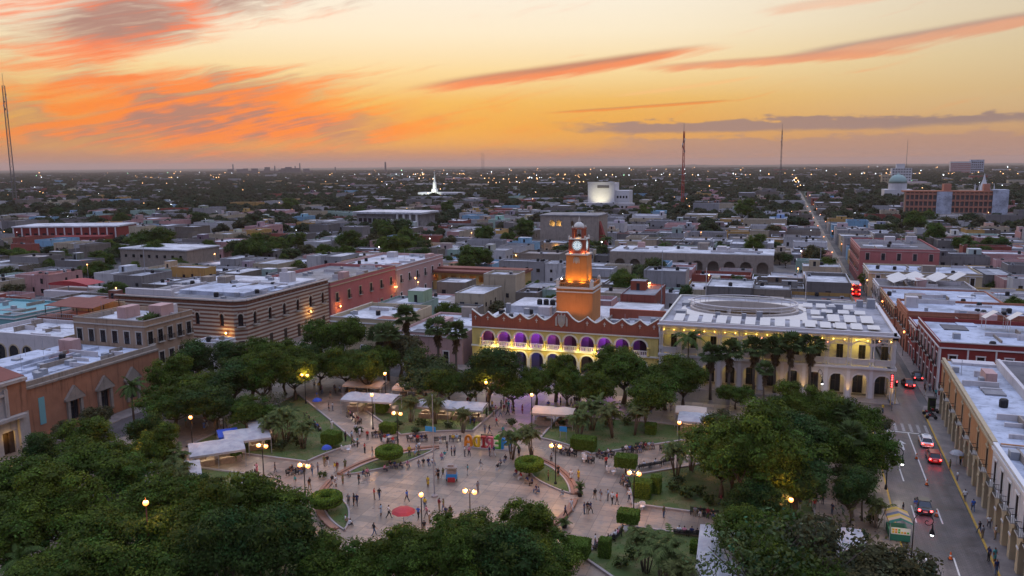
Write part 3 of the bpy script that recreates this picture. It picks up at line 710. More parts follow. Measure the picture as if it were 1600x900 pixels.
# trees of the plaza and the streets about it: kind, place, height scale
TREES = [('L', -100.22, 108.19, .8), ('L', -93.27, 109.41, 1.0), ('L', -84.52, 113.41, .8), ('L', -84.05, 122.4, .8), ('L', -83.36, 129.97, .75), ('L', -88.99, 110.72, 1), ('L', -104.54, 119.46, 1.0), ('L', -100.17, 125.98, 1.0), ('L', -89.72, 117.81, .9), ('L', -92.45, 101.46, 1.0), ('L', -85.21, 101.86, 1.05), ('L', -80.17, 103.21, .8), ('L', -92.92, 127.05, .8), ('L', -88.51, 143.18, .95), ('L', -77.71, 137.39, .85), ('L', -89.51, 135.06, .8), ('L', -88.24, 125.45, .7), ('L', -77.85, 130.12, .7), ('B', -73.05, 143.65, .8), ('B', -65.15, 136.02, .7), ('L', -73.1, 136.7, .6), ('L', -47.38, 127.25, 1.28), ('L', -51, 127.16, .8), ('L', -43.96, 129.34, .72), ('L', -55.47, 127.54, .7), ('L', -40.61, 133.11, .66), ('L', -34.62, 131.61, .7), ('B', -60.58, 129.07, .75), ('B', -60.01, 135.1, .8), ('L', -71.61, 127.55, .75), ('L', -15.11, 138.1, .85), ('L', -37.77, 135.78, .7), ('L', -33.27, 135.51, .72), ('L', -25.71, 138.35, 1.2), ('L', -18.09, 136.9, 1.1), ('L', -30.52, 141.65, .8), ('L', -19.78, 126.66, .95), ('L', -29.21, 130.51, .75), ('L', -6.3, 140.92, .55), ('L', -4.42, 104.2, 1.2), ('L', 1.13, 109.89, 1.2), ('L', 2.81, 97.45, 1.1), ('L', -2.22, 93.38, 1.1), ('L', -5.96, 101.34, .85), ('L', 5.67, 110.27, 1.0), ('L', 0.02, 98, 1.3), ('L', 10.09, 122.5, .85), ('L', 8.41, 130.44, .8), ('L', 4, 127.69, .8), ('L', 0.01, 129.15, .7), ('B', 10.2, 106.13, .7), ('L', 12.53, 118.14, .65), ('B', 14.39, 130.89, .6), ('A', -0.49, 74.66, 1.2), ('A', 5.07, 78.18, 1.1), ('L', -2.1, 88.05, .75), ('L', -0.28, 81.83, .8), ('B', 4.08, 81.73, .8), ('L', 9.21, 97.92, .7), ('L', 11.16, 108.86, .75), ('B', -8.38, 125.08, .6), ('A', -3.2, 71.55, 1.0), ('B', 11.2, 78.87, .8), ('L', 2.5, 76.07, .8), ('B', 7.73, 77.45, .8), ('L', -84.1, 66.01, 1.0), ('L', -82.86, 71.15, 1.0), ('L', -76.8, 73.07, .95), ('L', -91.96, 76.26, .75), ('L', -93.24, 83.69, .75), ('L', -70.77, 60.16, 1.0), ('L', -73.32, 56.27, 1), ('L', -64.9, 62.04, 1.0), ('L', -63.34, 66.99, .9), ('L', -59.24, 53.97, 1), ('L', -54.56, 58.07, 1), ('L', -54.24, 64.99, .95), ('L', -48.74, 57.35, 1.0), ('L', -49.08, 66.64, .85), ('L', -44.04, 59.5, 1), ('L', -41.25, 63.36, .85), ('L', -61.57, 69.99, .75), ('L', -51.28, 73.57, .6), ('L', -63.3, 52.66, .9), ('L', -35.51, 65.07, .75), ('L', -37.59, 63.22, .7), ('L', -31.27, 65.12, .78), ('L', -30.75, 70.16, .68), ('L', -28, 74.01, .72), ('L', -24.44, 76.2, .66), ('L', -24.42, 66.16, .88), ('L', -21.06, 69.72, .76), ('L', -27.29, 65.14, .8), ('L', -36.06, 71.81, .45), ('L', -83.16, 82.14, .68), ('L', -86.92, 89.74, .68), ('L', -78.25, 81.19, .65), ('B', -105.61, 90.97, .5), ('B', -103.71, 95.97, .5), ('A', -72.39, 75.77, .8), ('A', -77.88, 107.72, .7), ('C', -72.48, 102.48, 1.25), ('C', -68.1, 100.52, 1), ('C', -73.25, 100.21, 1.1), ('C', -70.35, 77.97, 1.4), ('C', -66.15, 75.43, 1.1), ('C', -75.5, 81.46, 1.2), ('C', -53.61, 117.8, 1.3), ('C', -57.93, 116.92, 1.1), ('C', -47.48, 114.61, 1), ('C', -36.18, 106.28, 1), ('C', -33.63, 108.23, 1.2), ('C', -23.71, 119.83, 1.4), ('C', -27.87, 122.29, 1.2), ('C', -21.03, 121.93, 1.2), ('C', -10.67, 109.08, 1.3), ('C', -12.32, 106.86, 1.1), ('C', -9.84, 76.48, 1.2), ('C', -12.07, 79.12, 1.1), ('C', -8.79, 74.46, 1.1), ('C', 8.82, 80.4, 1.2), ('C', 12.06, 97.87, .9), ('C', -28.85, 117.64, 1), ('F', -73.79, 139.72, 1), ('F', -74.53, 149.94, 1.0), ('F', -66.39, 147.93, 1), ('F', -60.59, 143.58, .9), ('F', -77.15, 142.54, .9), ('F', -116.49, 122.75, 1.05), ('F', -11.07, 146.05, .95), ('F', -8.01, 147.41, 1), ('F', -3.69, 151.95, 1), ('F', 0.06, 153.69, 1.0), ('F', 2.67, 152.34, .95), ('F', 6.25, 154.45, 1.05), ('F', -1.66, 144.2, .65), ('F', 9.83, 108.51, .75), ('F', 9.7, 121.22, .8), ('P', -15.96, 152.89, 1.05), ('P', -101.31, 101.33, .9), ('P', -68.1, 52.7, .75), ('P', -63.89, 52.43, .6), ('P', 10.74, 99.66, .55), ('P', -47.26, 341.95, 1.15), ('P', -73.09, 347.21, 1.1), ('P', 72.83, 364.55, 1.1), ('P', -98.26, 678.61, 1.2), ('L', -128.88, 402.26, 1.3), ('L', -114.65, 287.98, 1.25), ('L', -111.25, 293.05, .9), ('B', -40.23, 266.37, 1.2), ('B', -47.23, 282.28, 1), ('L', -212.75, 286.55, 1.4), ('L', -215.56, 279.37, 1), ('L', -251.9, 269.7, 1), ('L', -227.67, 257.11, .8), ('L', -204.53, 406.79, 1.5), ('L', -214.64, 406.66, 1.1), ('L', -25.53, 568.85, 1.5), ('L', -555.6, 491.75, 1.4), ('L', -92.88, 578.75, 1.1), ('B', -82.34, 365.21, .8), ('B', 55.01, 441.35, 1.2), ('L', 73.16, 509.27, 1.4), ('L', 70.26, 424.86, 1.3), ('B', 92.82, 524.06, 1.4), ('L', 76.62, 396.04, 1.1), ('L', 51.94, 370.38, 1.1), ('B', 52.94, 471.04, 1.1), ('L', 90.88, 582.15, 1.3), ('L', 27.44, 291.78, .5), ('L', 78.7, 369.76, 1.1), ('L', 89.1, 385.39, 1.1), ('B', 67.18, 363.77, .9), ('B', -152.17, 122.07, .75), ('L', 58.82, 232.15, .8), ('L', 61.82, 298.63, .55), ('B', -227.88, 390.22, 1.1), ('L', -410.88, 606.46, 1.5), ('L', -434.85, 685.58, 1.6), ('L', -443.68, 447.28, 1), ('B', -377.32, 447.26, 1.4), ('L', -325.29, 573.51, 1.4), ('L', -252.68, 587.94, 1.4), ('B', -255.07, 305.36, .9), ('L', 6.8, 481.38, .9), ('B', -3.27, 444.87, 1.1)]
for k, x, y, s in TREES:
    if k in 'LBF' and x < -58 and 110 < y < 215 and s > .55: s *= 1.15 if k != 'F' else 1.08
    elif k == 'L' and y > 112 and x > -58: s *= .92
    t = plant(k, (x, y), s)

# ------------------------------------------------------------------ ordinary houses
WALLS = [('white', (0.44, 0.42, 0.41), 5), ('pale grey', (0.28, 0.27, 0.27), 6), ('cream', (0.40, 0.33, 0.23), 4), ('ochre', (0.42, 0.25, 0.08), 1.5), ('pink', (0.44, 0.24, 0.22), 2.2),
         ('brick red', (0.26, 0.07, 0.05), 1.6), ('sky blue', (0.20, 0.36, 0.48), 1.2), ('bare concrete', (0.17, 0.155, 0.145), 6), ('mint', (0.28, 0.38, 0.31), 0.9), ('weathered stone', (0.18, 0.15, 0.12), 4)]
ROOFS = [('white roof', (0.60, 0.60, 0.62), 5), ('pale roof', (0.44, 0.44, 0.46), 6), ('grey roof', (0.27, 0.27, 0.29), 4), ('dark roof', (0.12, 0.12, 0.13), 2.2), ('red roof', (0.27, 0.09, 0.065), 1.2), ('stained roof', (0.32, 0.27, 0.24), 2)]
def pick(rng, tbl):
    q = rng.random()*sum(t[2] for t in tbl)
    for t in tbl:
        q -= t[2]
        if q <= 0: return t
    return tbl[-1]
HM = ['house_wall', 'house_roof', 'dark_glass', 'tank_black', 'grey_metal']
def house_shape(rng, w, d, h, wc, rc, level):
    """parts of a flat-roofed house centred on its lot: a list of (name, builder)"""
    out = []
    b = MB(); b.box(-w/2, -d/2, 0, w/2, d/2, h, 0, 1, wc, rc); 
    nf = max(1, int(w*d/120)) if level else 0
    out.append(('wall', b))
    p = MB(); t = 0.25; ph = rng.choice((0.35, 0.5, 0.7, 1.0))
    for a in ((-w/2-.01, -d/2-.01, w/2+.01, -d/2+t), (-w/2-.01, d/2-t, w/2+.01, d/2+.01), (-w/2-.01, -d/2+t, -w/2+t, d/2-t), (w/2-t, -d/2+t, w/2+.01, d/2-t)):
        p.box(a[0], a[1], h-.25, a[2], a[3], h+ph, 0, 1, tuple(c*.95 for c in wc), tuple(c*.9 for c in rc))
    out.append(('parapet', p))
    # patched roof surfaces, a stair hut, tanks and plant
    r = MB()
    for k in range(rng.randint(1, 3)):
        x0, y0 = rng.uniform(-w/2+.4, w*.2), rng.uniform(-d/2+.4, d*.2); x1, y1 = min(w/2-.4, x0+rng.uniform(2, w*.7)), min(d/2-.4, y0+rng.uniform(2, d*.7)); cc = pick(rng, ROOFS)[1]
        if x1-x0 > .5 and y1-y0 > .5: z = h + .03 + .03*k; r.box(x0, y0, h-.05, x1, y1, z, 1, 1, cc)
    out.append(('roof_patch', r))
    hut = None
    if w > 7 and d > 7 and rng.random() < .22:
        q = MB(); hw, hd, hh = rng.uniform(2.4, min(6, w*.5)), rng.uniform(2.4, min(7, d*.5)), rng.uniform(2.1, 3.2); cx, cy = rng.uniform(-w/2+hw/2+.3, w/2-hw/2-.3), rng.uniform(-d/2+hd/2+.3, d/2-hd/2-.3)
        c2 = tuple(min(.7, c*rng.uniform(.8, 1.2)) for c in wc); q.box(cx-hw/2, cy-hd/2, h-.03, cx+hw/2, cy+hd/2, h+hh, 0, 1, c2, pick(rng, ROOFS)[1])
        q.box(cx-.45, cy-hd/2-.03, h+.05, cx+.45, cy-hd/2+.1, h+2.0, 2); out.append(('stair_hut', q)); hut = (cx, cy, hw, hd, hh)
    for k in range(rng.choice((0, 1, 1, 2, 3)) if level > 1 else rng.choice((0, 1, 1, 2))):
        q = MB(); x, y = rng.uniform(-w/2+1, w/2-1), rng.uniform(-d/2+1, d/2-1); z = h
        if rng.random() < .6:
            q.lathe([(.55, z-.05), (.58, z+.15), (.58, z+.95), (.45, z+1.15), (.18, z+1.25)], 8, x, y, 3); out.append(('water_tank', q))
        else:
            q.box(x-.5, y-.35, z-.02, x+.5, y+.35, z+.8, 4); q.box(x-.3, y-.36, z+.15, x+.3, y-.35, z+.65, 3); out.append(('cooling_unit', q))
    # openings in the walls that face the camera and the street
    for side in (0, 1):
        L = w if side == 0 else d; nw = int(L/3.6)
        for st in range(2 if h > 6.3 else 1):
            for k in range(nw):
                if rng.random() < .25: continue
                u = (k+.5)*L/nw - L/2; ww = rng.uniform(.8, 1.5); z0 = .9 + st*3.2; z1 = z0 + rng.uniform(1.1, 1.9)
                if z1 > h-.4: continue
                q = MB()
                if side == 0: q.box(u-ww/2, -d/2-.04, z0, u+ww/2, -d/2+.05, z1, 2); q.box(u-ww/2-.12, -d/2-.10, z0-.14, u+ww/2+.12, -d/2+.02, z0-.003, 0, 0, tuple(min(.7, c*1.25) for c in wc))
                else:
                    sx = 1
                    q.box(w/2-.05, u-ww/2, z0, w/2+.04, u+ww/2, z1, 2)
                out.append(('window', q))
    return out
def merge(parts):
    a = MB()
    for _, b in parts:
        o = len(a.v); a.v += b.v; a.f += [[i+o for i in f] for f in b.f]; a.m += b.m; a.c += b.c
    return a
HERO = [(-64, 150, -20, 192), (-23, 150, 22, 191), (27, 20, 80, 152), (27, 152, 72, 268), (-165, 146, -110, 205), (-140, 200, -110, 268), (-170, 20, -107, 150), (-118, 246, -80, 268), (-118, 384, -80, 402), (26.5, 276, 60, 330),
        (-98, 152, -80, 176), (-80, 152, -64, 180)]
SITES = [(-178, 718, -130, 756), (-452, 942, -386, 966), (84, 650, 156, 672), (105, 972, 137, 1008), (138, 698, 156, 726), (-432, 330, -355, 398), (-272, 464, -218, 500), (-264, 258, -226, 286), (-222, 186, -202, 202), (-64, 298, 0, 324), (-26, 196, 22, 224), (-200, 130, -162, 152), (80, 220, 114, 252), (52, 234, 86, 264)]
def blocked(x0, y0, x1, y1, m=0.0):
    return any(x0 < b-m and x1 > a+m and y0 < d-m and y1 > c+m for a, c, b, d in HERO + SITES)
def inview(x, y, m=3.0):
    az = math.degrees(math.atan2(x, y)) + YAW*DEG; return abs(az) < 33.5 + m and y > 20
LOTS = []; YARDS = []
def bsp(rng, x0, y0, x1, y1, lim):
    w, d = x1-x0, y1-y0
    if w*d < lim*rng.uniform(.7, 1.8) or min(w, d) < 8:
        LOTS.append((x0, y0, x1, y1)); return
    q = rng.uniform(.36, .64)
    if w > d*rng.uniform(.8, 1.25): bsp(rng, x0, y0, x0+w*q, y1, lim); bsp(rng, x0+w*q, y0, x1, y1, lim)
    else: bsp(rng, x0, y0, x1, y0+d*q, lim); bsp(rng, x0, y0+d*q, x1, y1, lim)
rng = random.Random(77)
SX = [-1240, -1114, -988, -862, -735, -610, -485, -358, -231, -103, 24, 150, 276, 402, 530, 656, 782, 908]; SY = [24, 147.5, 272, 394, 516, 640, 765, 890, 1015, 1140, 1265, 1390]
for i in range(len(SX)-1):
    for j in range(len(SY)-1):
        x0, x1, y0, y1 = SX[i]+4, SX[i+1]-4, SY[j]+4, SY[j+1]-4
        if not any(inview(x, y) for x in (x0, x1, (x0+x1)/2) for y in (y0, y1, (y0+y1)/2)): continue
        if -103 <= SX[i] < 20 and SY[j] == 24: continue
        dd = math.hypot((x0+x1)/2, (y0+y1)/2)
        bsp(rng, x0, y0, x1, y1, 170 if dd < 520 else 280 if dd < 800 else 420)
houses = []
for x0, y0, x1, y1 in LOTS:
    cx, cy = (x0+x1)/2, (y0+y1)/2; dist = math.hypot(cx, cy)
    if not inview(cx, cy, 1) or blocked(x0, y0, x1, y1, .5): continue
    green = .2 if dist < 330 else .42 if dist < 520 else .6 if dist < 760 else .74 if dist < 1050 else .88
    green += .22*math.sin(cx*.011+1.3)*math.cos(cy*.009)
    if dist < 420 and -115 < cx < 20: green = .1
    if rng.random() < green: YARDS.append((cx, cy, min(x1-x0, y1-y0), dist)); continue
    gap = rng.choice((0, 0, 0, .6)); w, d = x1-x0-.12-gap, y1-y0-.12-gap*2
    if rng.random() < .25: d *= .75
    h = rng.choice((4.0, 4.4, 4.8, 5.2, 5.6, 6.4, 7.2, 7.6)) + rng.uniform(-.3, .3)
    if rng.random() < .05: h += 2.6
    houses.append((dist, cx, cy, w, d, h))
houses.sort()
NEAR_HOUSES = []; far_mb = MB()
for k, (dist, cx, cy, w, d, h) in enumerate(houses):
    wn, wc, _ = pick(rng, WALLS); rn, rc, _ = pick(rng, ROOFS); t = rng.uniform(.85, 1.12); wc = tuple(c*t for c in wc); rc = tuple(c*t for c in rc)
    level = 2 if k < 110 else 1 if k < 300 else 0
    parts = house_shape(rng, w, d, h, wc, rc, level)
    if k < 300:
        nm = 'townhouse' if h > 6.3 else 'house'
        if level == 2:
            o = thing(nm, '', 'house', (cx, cy, 0), 0, 'flat-roofed houses of the town')
            for n_, b_ in parts:
                if b_.f: b_.build(n_, HM, o)
        else:
            wall = [p for p in parts if p[0] != 'window']; win = [p for p in parts if p[0] == 'window']
            o = merge(wall).build(nm, HM); o.location = (cx, cy, 0); tag(o, '', 'house', 'flat-roofed houses of the town')
            for n_, b_ in win[:6]: b_.build('window', HM, o)
        tanks = any(p[0] == 'water_tank' for p in parts); hut = any(p[0] == 'stair_hut' for p in parts)
        o['_look'] = f"{wn} {'taller ' if h > 6.3 else ''}house, {rn}" + (', hut' if hut else '')
        NEAR_HOUSES.append(o)
    else:
        b_ = merge(parts); n0 = len(far_mb.v)
        far_mb.v += [(x+cx, y+cy, z) for x, y, z in b_.v]; far_mb.f += [[i+n0 for i in f] for f in b_.f]; far_mb.m += b_.m; far_mb.c += b_.c
# scattered roofs far out among the trees
for k in range(900):
    dist = 1350 + 5200*rng.random()**1.8; az = R(rng.uniform(-35, 35)) - YAW; cx, cy = dist*math.sin(az), dist*math.cos(az)
    w, d, h = rng.uniform(8, 22), rng.uniform(8, 22), rng.uniform(4, 8)
    if rng.random() < .08: w *= 3; h *= 1.4
    _, wc, _ = pick(rng, WALLS); _, rc, _ = pick(rng, ROOFS)
    far_mb.box(cx-w/2, cy-d/2, 0, cx+w/2, cy+d/2, h, 0, 1, wc, rc); far_mb.box(cx-w/2+1, cy-d/2-.05, 1, cx+w/2-1, cy-d/2+.1, min(2.4, h-.5), 2)
fh = far_mb.build('far_houses', HM); fh['kind'] = 'stuff'; fh['label'] = 'sea of small far-off flat-roofed houses reaching into the trees'

# ------------------------------------------------------------------ yard trees: the largest as trees of their own, the rest one mass
spots = []
for cx, cy, s, dist in YARDS:
    n = 1 if dist < 700 else 1
    spots.append((dist, cx + rng.uniform(-3, 3), cy + rng.uniform(-3, 3), min(1.5, max(.55, s/11))*rng.uniform(.75, 1.15)))
    if s > 14: spots.append((dist+1, cx + rng.uniform(-6, 6), cy + rng.uniform(-6, 6), rng.uniform(.5, 1.0)))
for k, (dist, cx, cy, w, d, h) in enumerate(houses):
    if rng.random() < .12: spots.append((dist, cx + w/2*rng.choice((-1, 1)), cy + d/2*rng.uniform(.6, 1), rng.uniform(.45, .8)))
spots.sort()
N_IND = max(0, 300 - sum(1 for k in TREES if k[0] in 'LBA'))
mass = []
for k, (dist, x, y, s) in enumerate(spots):
    if k < N_IND:
        q = rng.random(); plant('L' if q < .55 else 'B' if q < .88 else 'A', (x, y), s)
    else: mass.append((x, y, s, s))
for k in range(52000):
    q = rng.random(); dist = 560*(8500/560)**q; az = R(rng.uniform(-36, 36)) - YAW
    x, y = dist*math.sin(az), dist*math.cos(az)
    dens = .5 + .5*math.sin(x*.0062+1)*math.cos(y*.0047+.6) + .25*math.sin(x*.021)*math.sin(y*.017)
    if dist < 1250:
        if rng.random() > .30*(.3+dens)*(dist/1250): continue
        if abs(x-23) < 9 : continue
    elif rng.random() > .35 + .75*dens: continue
    s = rng.uniform(.6, 1.15)*(1 + max(0, dist-1400)/2600)
    mass.append((x, y, s, min(s, 1.0)*rng.uniform(.7, 1.25)))
me = bpy.data.meshes.new('far_trees'); me.from_pydata([(x, y, -0.6*sz if sx > 1.3 else -.2) for x, y, sx, sz in mass], [], [])
at = me.attributes.new('size', 'FLOAT_VECTOR', 'POINT'); at.data.foreach_set('vector', [c for x, y, sx, sz in mass for c in (sx, sx, sz)])
at = me.attributes.new('turn', 'FLOAT_VECTOR', 'POINT'); at.data.foreach_set('vector', [c for k in mass for c in (0, 0, rng.uniform(0, 6.28))])
ft = obj('far_trees', me); ft['kind'] = 'stuff'; ft['label'] = 'far-off trees that merge into one dark wood towards the skyline'
# three light tree shapes for that mass
def lowtree(seed, base):
    rs = np.random.RandomState(seed); c = []; r = []
    for _ in range(16):
        d = rs.normal(size=3); d /= np.linalg.norm(d); d[2] = abs(d[2])*.9 - .15; c.append(np.array([d[0]*3.4, d[1]*3.4, 4.0 + d[2]*2.8])); r.append(rs.uniform(1.3, 2.3))
    return crown_mesh('far_tree_shape', np.array(c), np.array(r), rs, base, 16, .42, True, .85, .85)
SHAPES = [lowtree(81, (0.042, 0.055, 0.018)), lowtree(82, (0.055, 0.055, 0.025)), lowtree(83, (0.034, 0.05, 0.018))]
ng = bpy.data.node_groups.new('scatter', 'GeometryNodeTree')
ng.interface.new_socket('Geometry', in_out='INPUT', socket_type='NodeSocketGeometry'); ng.interface.new_socket('Geometry', in_out='OUTPUT', socket_type='NodeSocketGeometry')
gi = ng.nodes.new('NodeGroupInput'); gout = ng.nodes.new('NodeGroupOutput'); iop = ng.nodes.new('GeometryNodeInstanceOnPoints')
g2i = ng.nodes.new('GeometryNodeGeometryToInstance')
# the shapes are three of the town's own yard trees: their crowns are read straight from the scene
crowns = []
for k, me_ in enumerate(SHAPES):
    dist, x, y, s = spots[N_IND + 40 + 7*k]
    t = thing('yard_tree', '', 'tree', (x, y, 0)); t['_extra'] = 1
    MB().tube([(0, 0, 0), (0, 0, 3.2)], [.3, .2], 6).build('trunk', 'bark', t); crowns.append(obj('crown', me_, t)); USED[t.name] = t
for c in crowns[::-1]:
    oi_ = ng.nodes.new('GeometryNodeObjectInfo'); oi_.transform_space = 'ORIGINAL'; oi_.inputs['Object'].default_value = c; oi_.inputs['As Instance'].default_value = True
    ng.links.new(oi_.outputs['Geometry'], g2i.inputs[0])
def nattr(n):
    a = ng.nodes.new('GeometryNodeInputNamedAttribute'); a.data_type = 'FLOAT_VECTOR'; a.inputs['Name'].default_value = n; return a.outputs['Attribute']
ng.links.new(gi.outputs[0], iop.inputs['Points']); ng.links.new(g2i.outputs[0], iop.inputs['Instance']); iop.inputs['Pick Instance'].default_value = True
ng.links.new(nattr('turn'), iop.inputs['Rotation']); ng.links.new(nattr('size'), iop.inputs['Scale']); ng.links.new(iop.outputs[0], gout.inputs[0])
ft.modifiers.new('scatter', 'NODES').node_group = ng

# ------------------------------------------------------------------ municipal palace with the clock tower
paint('palace_red', (0.30, 0.085, 0.05), 0.85, 0.22, 0.6, 0.25)
paint('palace_yellow', (0.56, 0.44, 0.15), 0.85, 0.15, 0.6, 0.2)
paint('palace_white', (0.58, 0.55, 0.48), 0.8, 0.15, 0.8, 0.15)
paint('tower_orange', (0.46, 0.19, 0.06), 0.85, 0.18, 0.5, 0.2)
roofpaint('roof_lime', (0.55, 0.55, 0.57))
roofpaint('roof_dull', (0.24, 0.23, 0.23))
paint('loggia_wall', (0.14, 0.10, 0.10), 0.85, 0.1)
glow('clock_glass', (0.72, 0.95, 1.0), 0.35, base=(0.7, 0.75, 0.78))
PX0, PX1, PY = -62.0, -22.2, 156.0; PL = PX1-PX0
pal = thing('town_hall', 'red and yellow town hall with arched galleries and a clock tower', 'town hall', (PX0, PY, 0))
U, N = (1, 0, 0), (0, -1, 0); NB = 10; EW = 1.9; BW = (PL-2*EW)/NB
def bay(k): return EW + (k+.5)*BW
lo = MB().at((0, 0, 0), U, N); arcade(lo, PL, 0, 4.7, [(bay(k)-BW*.38, bay(k)+BW*.38, 0, 2.75, BW*.38) for k in range(NB)], .8); lo.build('ground_arcade', 'palace_yellow', pal)
up = MB().at((0, 0, 0), U, N); arcade(up, PL, 4.95, 8.7, [(bay(k)-BW*.39, bay(k)+BW*.39, 4.95, 6.75, BW*.39) for k in range(NB)], .7); up.build('upper_arcade', 'palace_yellow', pal)
be = MB().at((0, 0, 0), U, N); be.box(-.1, -.9, 4.68, PL+.1, .35, 4.97, bottom=True); be.build('balcony_slab', 'palace_white', pal)
for k in range(NB):
    for z, r, nm in ((2.75, BW*.38, 'ground_arch_moulding'), (6.75, BW*.39, 'upper_arch_moulding')):
        a = MB().at((0, 0, 0), U, N); archring(a, bay(k), z, r, .34, .09); a.build(nm, 'palace_white', pal)
    a = MB().at((0, 0, 0), U, N); balusters(a, bay(k)-BW/2+.24, bay(k)-.07, 4.97, 1.05, .15, .3); balusters(a, bay(k)+.07, bay(k)+BW/2-.24, 4.97, 1.05, .15, .3); a.box(bay(k)-.07, .0, 4.97, bay(k)+.07, .3, 6.08)
    a.build('balustrade', 'palace_white', pal)
for k in range(NB+1):
    u = EW + k*BW
    a = MB(); a.lathe([(.26, 5.0), (.26, 5.15), (.19, 5.25), (.17, 6.4), (.26, 6.55), (.27, 6.75)], 10, u, -.3); a.build('column', 'palace_yellow', pal, True)
    a = MB(); a.box(u-.3, -.12, .0, u+.3, .02, 2.75); a.build('pilaster', 'palace_white', pal)
co = MB().at((0, 0, 0), U, N); co.box(-.12, -.3, 8.7, PL+.12, .22, 8.95); co.build('cornice', 'palace_white', pal)
# wavy parapet with white coping
def wave(u):
    k = (u - EW)/BW + .5; f = abs(k - round(k))*2          # 0 at a merlon, 1 between
    z = 11.2 + 1.05*(1-f)**1.5 if f > .0 else 12.25
    st = .12*math.floor((1-f)*5)/5
    e = min(u, PL-u)
    if e < 2.2: z = max(z, 12.6 - .62*e)
    c = abs(u-PL/2)
    if c < 2.6: z = max(z, 13.0 - max(0, c-1.2)*1.1)
    return z + st
pw = MB().at((0, 0, 0), U, N); cp = MB().at((0, 0, 0), U, N); n = 220
for k in range(n):
    a, b_ = PL*k/n, PL*(k+1)/n; za, zb = wave(a), wave(b_)
    pw.face([(a, .05, 8.95), (b_, .05, 8.95), (b_, .05, zb), (a, .05, za)]); pw.face([(a, -.4, 8.95), (b_, -.4, 8.95), (b_, -.4, zb), (a, -.4, za)])
    cp.face([(a, .12, za), (b_, .12, zb), (b_, -.47, zb+.04), (a, -.47, za+.04)]); cp.face([(a, .12, za-.16), (b_, .12, zb-.16), (b_, .12, zb), (a, .12, za)]); cp.face([(a, -.47, za-.14), (b_, -.47, zb-.14), (b_, -.47, zb+.04), (a, -.47, za+.04)])
pw.face([(0, .05, 8.95), (0, -.4, 8.95), (0, -.4, wave(0)), (0, .05, wave(0))]); pw.face([(PL, .05, 8.95), (PL, -.4, 8.95), (PL, -.4, wave(PL)), (PL, .05, wave(PL))])
pw.build('parapet', 'palace_red', pal); cp.build('coping', 'palace_white', pal)
for k in range(-1, NB+1):
    u = min(max(EW + (k+.5)*BW, .9), PL-.9)
    if abs(u-PL/2) < 2: continue
    a = MB().at((0, 0, 0), U, N); a.box(u-.06, .05, 10.45, u+.06, .12, 11.35); a.box(u-.28, .05, 10.95, u+.28, .118, 11.08); a.build('cross', 'palace_white', pal)
def crest(parent, o, ud, nd, s):
    sh = MB().at(o, ud, nd); P = [(-.8, .2), (-.8, 1.5), (.8, 1.5), (.8, .2), (.55, -.45), (0, -.95), (-.55, -.45)]
    f = [(x*s, .22*s, z*s) for x, z in P]; sh.face(f[::-1])
    for i in range(7):
        j = (i+1) % 7; sh.face([(P[i][0]*s, 0, P[i][1]*s), (P[j][0]*s, 0, P[j][1]*s), f[j], f[i]])
    sh.box(-.5*s, .2*s, -.1*s, .5*s, .33*s, .7*s); sh.box(-.2*s, .3*s, .2*s, .2*s, .42*s, 1.2*s); sh.box(-.95*s, 0, 1.5*s, .95*s, .3*s, 1.68*s, bottom=True)
    for q in (-.7, 0, .7): sh.box((q-.14)*s, 0, 1.68*s, (q+.14)*s, .28*s, (2.15 if q == 0 else 1.98)*s)
    for q in (-1, 1): sh.box(q*1.18*s-.2*s, 0, -.6*s, q*1.18*s+.2*s, .26*s, 1.1*s); sh.box(q*1.1*s-.16*s, .0, 1.1*s, q*1.1*s+.16*s, .26*s, 1.4*s)
    sh.build('coat_of_arms', 'stone_trim', parent)
crest(pal, (PL/2, 0, 10.7), U, (0, -1, 0), .95)
# behind the galleries
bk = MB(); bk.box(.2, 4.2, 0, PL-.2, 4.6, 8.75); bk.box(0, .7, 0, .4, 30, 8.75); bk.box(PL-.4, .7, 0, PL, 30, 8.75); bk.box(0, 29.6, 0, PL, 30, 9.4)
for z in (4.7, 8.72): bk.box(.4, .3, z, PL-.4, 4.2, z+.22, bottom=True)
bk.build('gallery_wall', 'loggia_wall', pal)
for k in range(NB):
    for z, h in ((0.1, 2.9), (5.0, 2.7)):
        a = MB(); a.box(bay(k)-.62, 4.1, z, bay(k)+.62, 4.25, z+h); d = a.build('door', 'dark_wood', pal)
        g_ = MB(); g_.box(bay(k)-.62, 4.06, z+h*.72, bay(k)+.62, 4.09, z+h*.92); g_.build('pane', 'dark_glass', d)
ro = MB(); ro.box(.4, .4, 8.95, PL-.4, 29.6, 9.35, bottom=True); ro.box(3, 16, 9.35, 14, 28, 10.9); ro.box(26, 20, 9.35, 37, 28.6, 10.6); ro.box(4, 5, 9.35, 12, 11, 9.9); ro.build('roof', 'roof_lime', pal)
for x, y, w, d_, h in ((15.5, 8, 1.2, 1.2, 1.3), (28.5, 7.2, 1.8, 1.2, 1.2), (31, 9, 1.2, 1.2, 1), (34, 6, 1.6, .9, 1.1), (7.5, 13, 1.2, 1.2, 1.5), (36.5, 11, 1, 1.4, 1.2), (3, 13.5, 1, 1, 2.4)):
    a = MB(); a.box(x, y, 9.3, x+w, y+d_, 9.35+h); a.build('roof_vent', 'grey_metal', pal)
for x, y in ((9.5, 19), (11, 19.2), (12.6, 19.1)):
    a = MB(); a.lathe([(.6, 10.8), (.65, 11), (.65, 11.9), (.4, 12.2)], 10, x, y); a.build('water_tank', 'tank_black', pal)
rr = MB(); rr.box(27, 14.2, 9.3, PL-.6, 15, 11.6); rr.build('roof_wall', 'palace_red', pal)
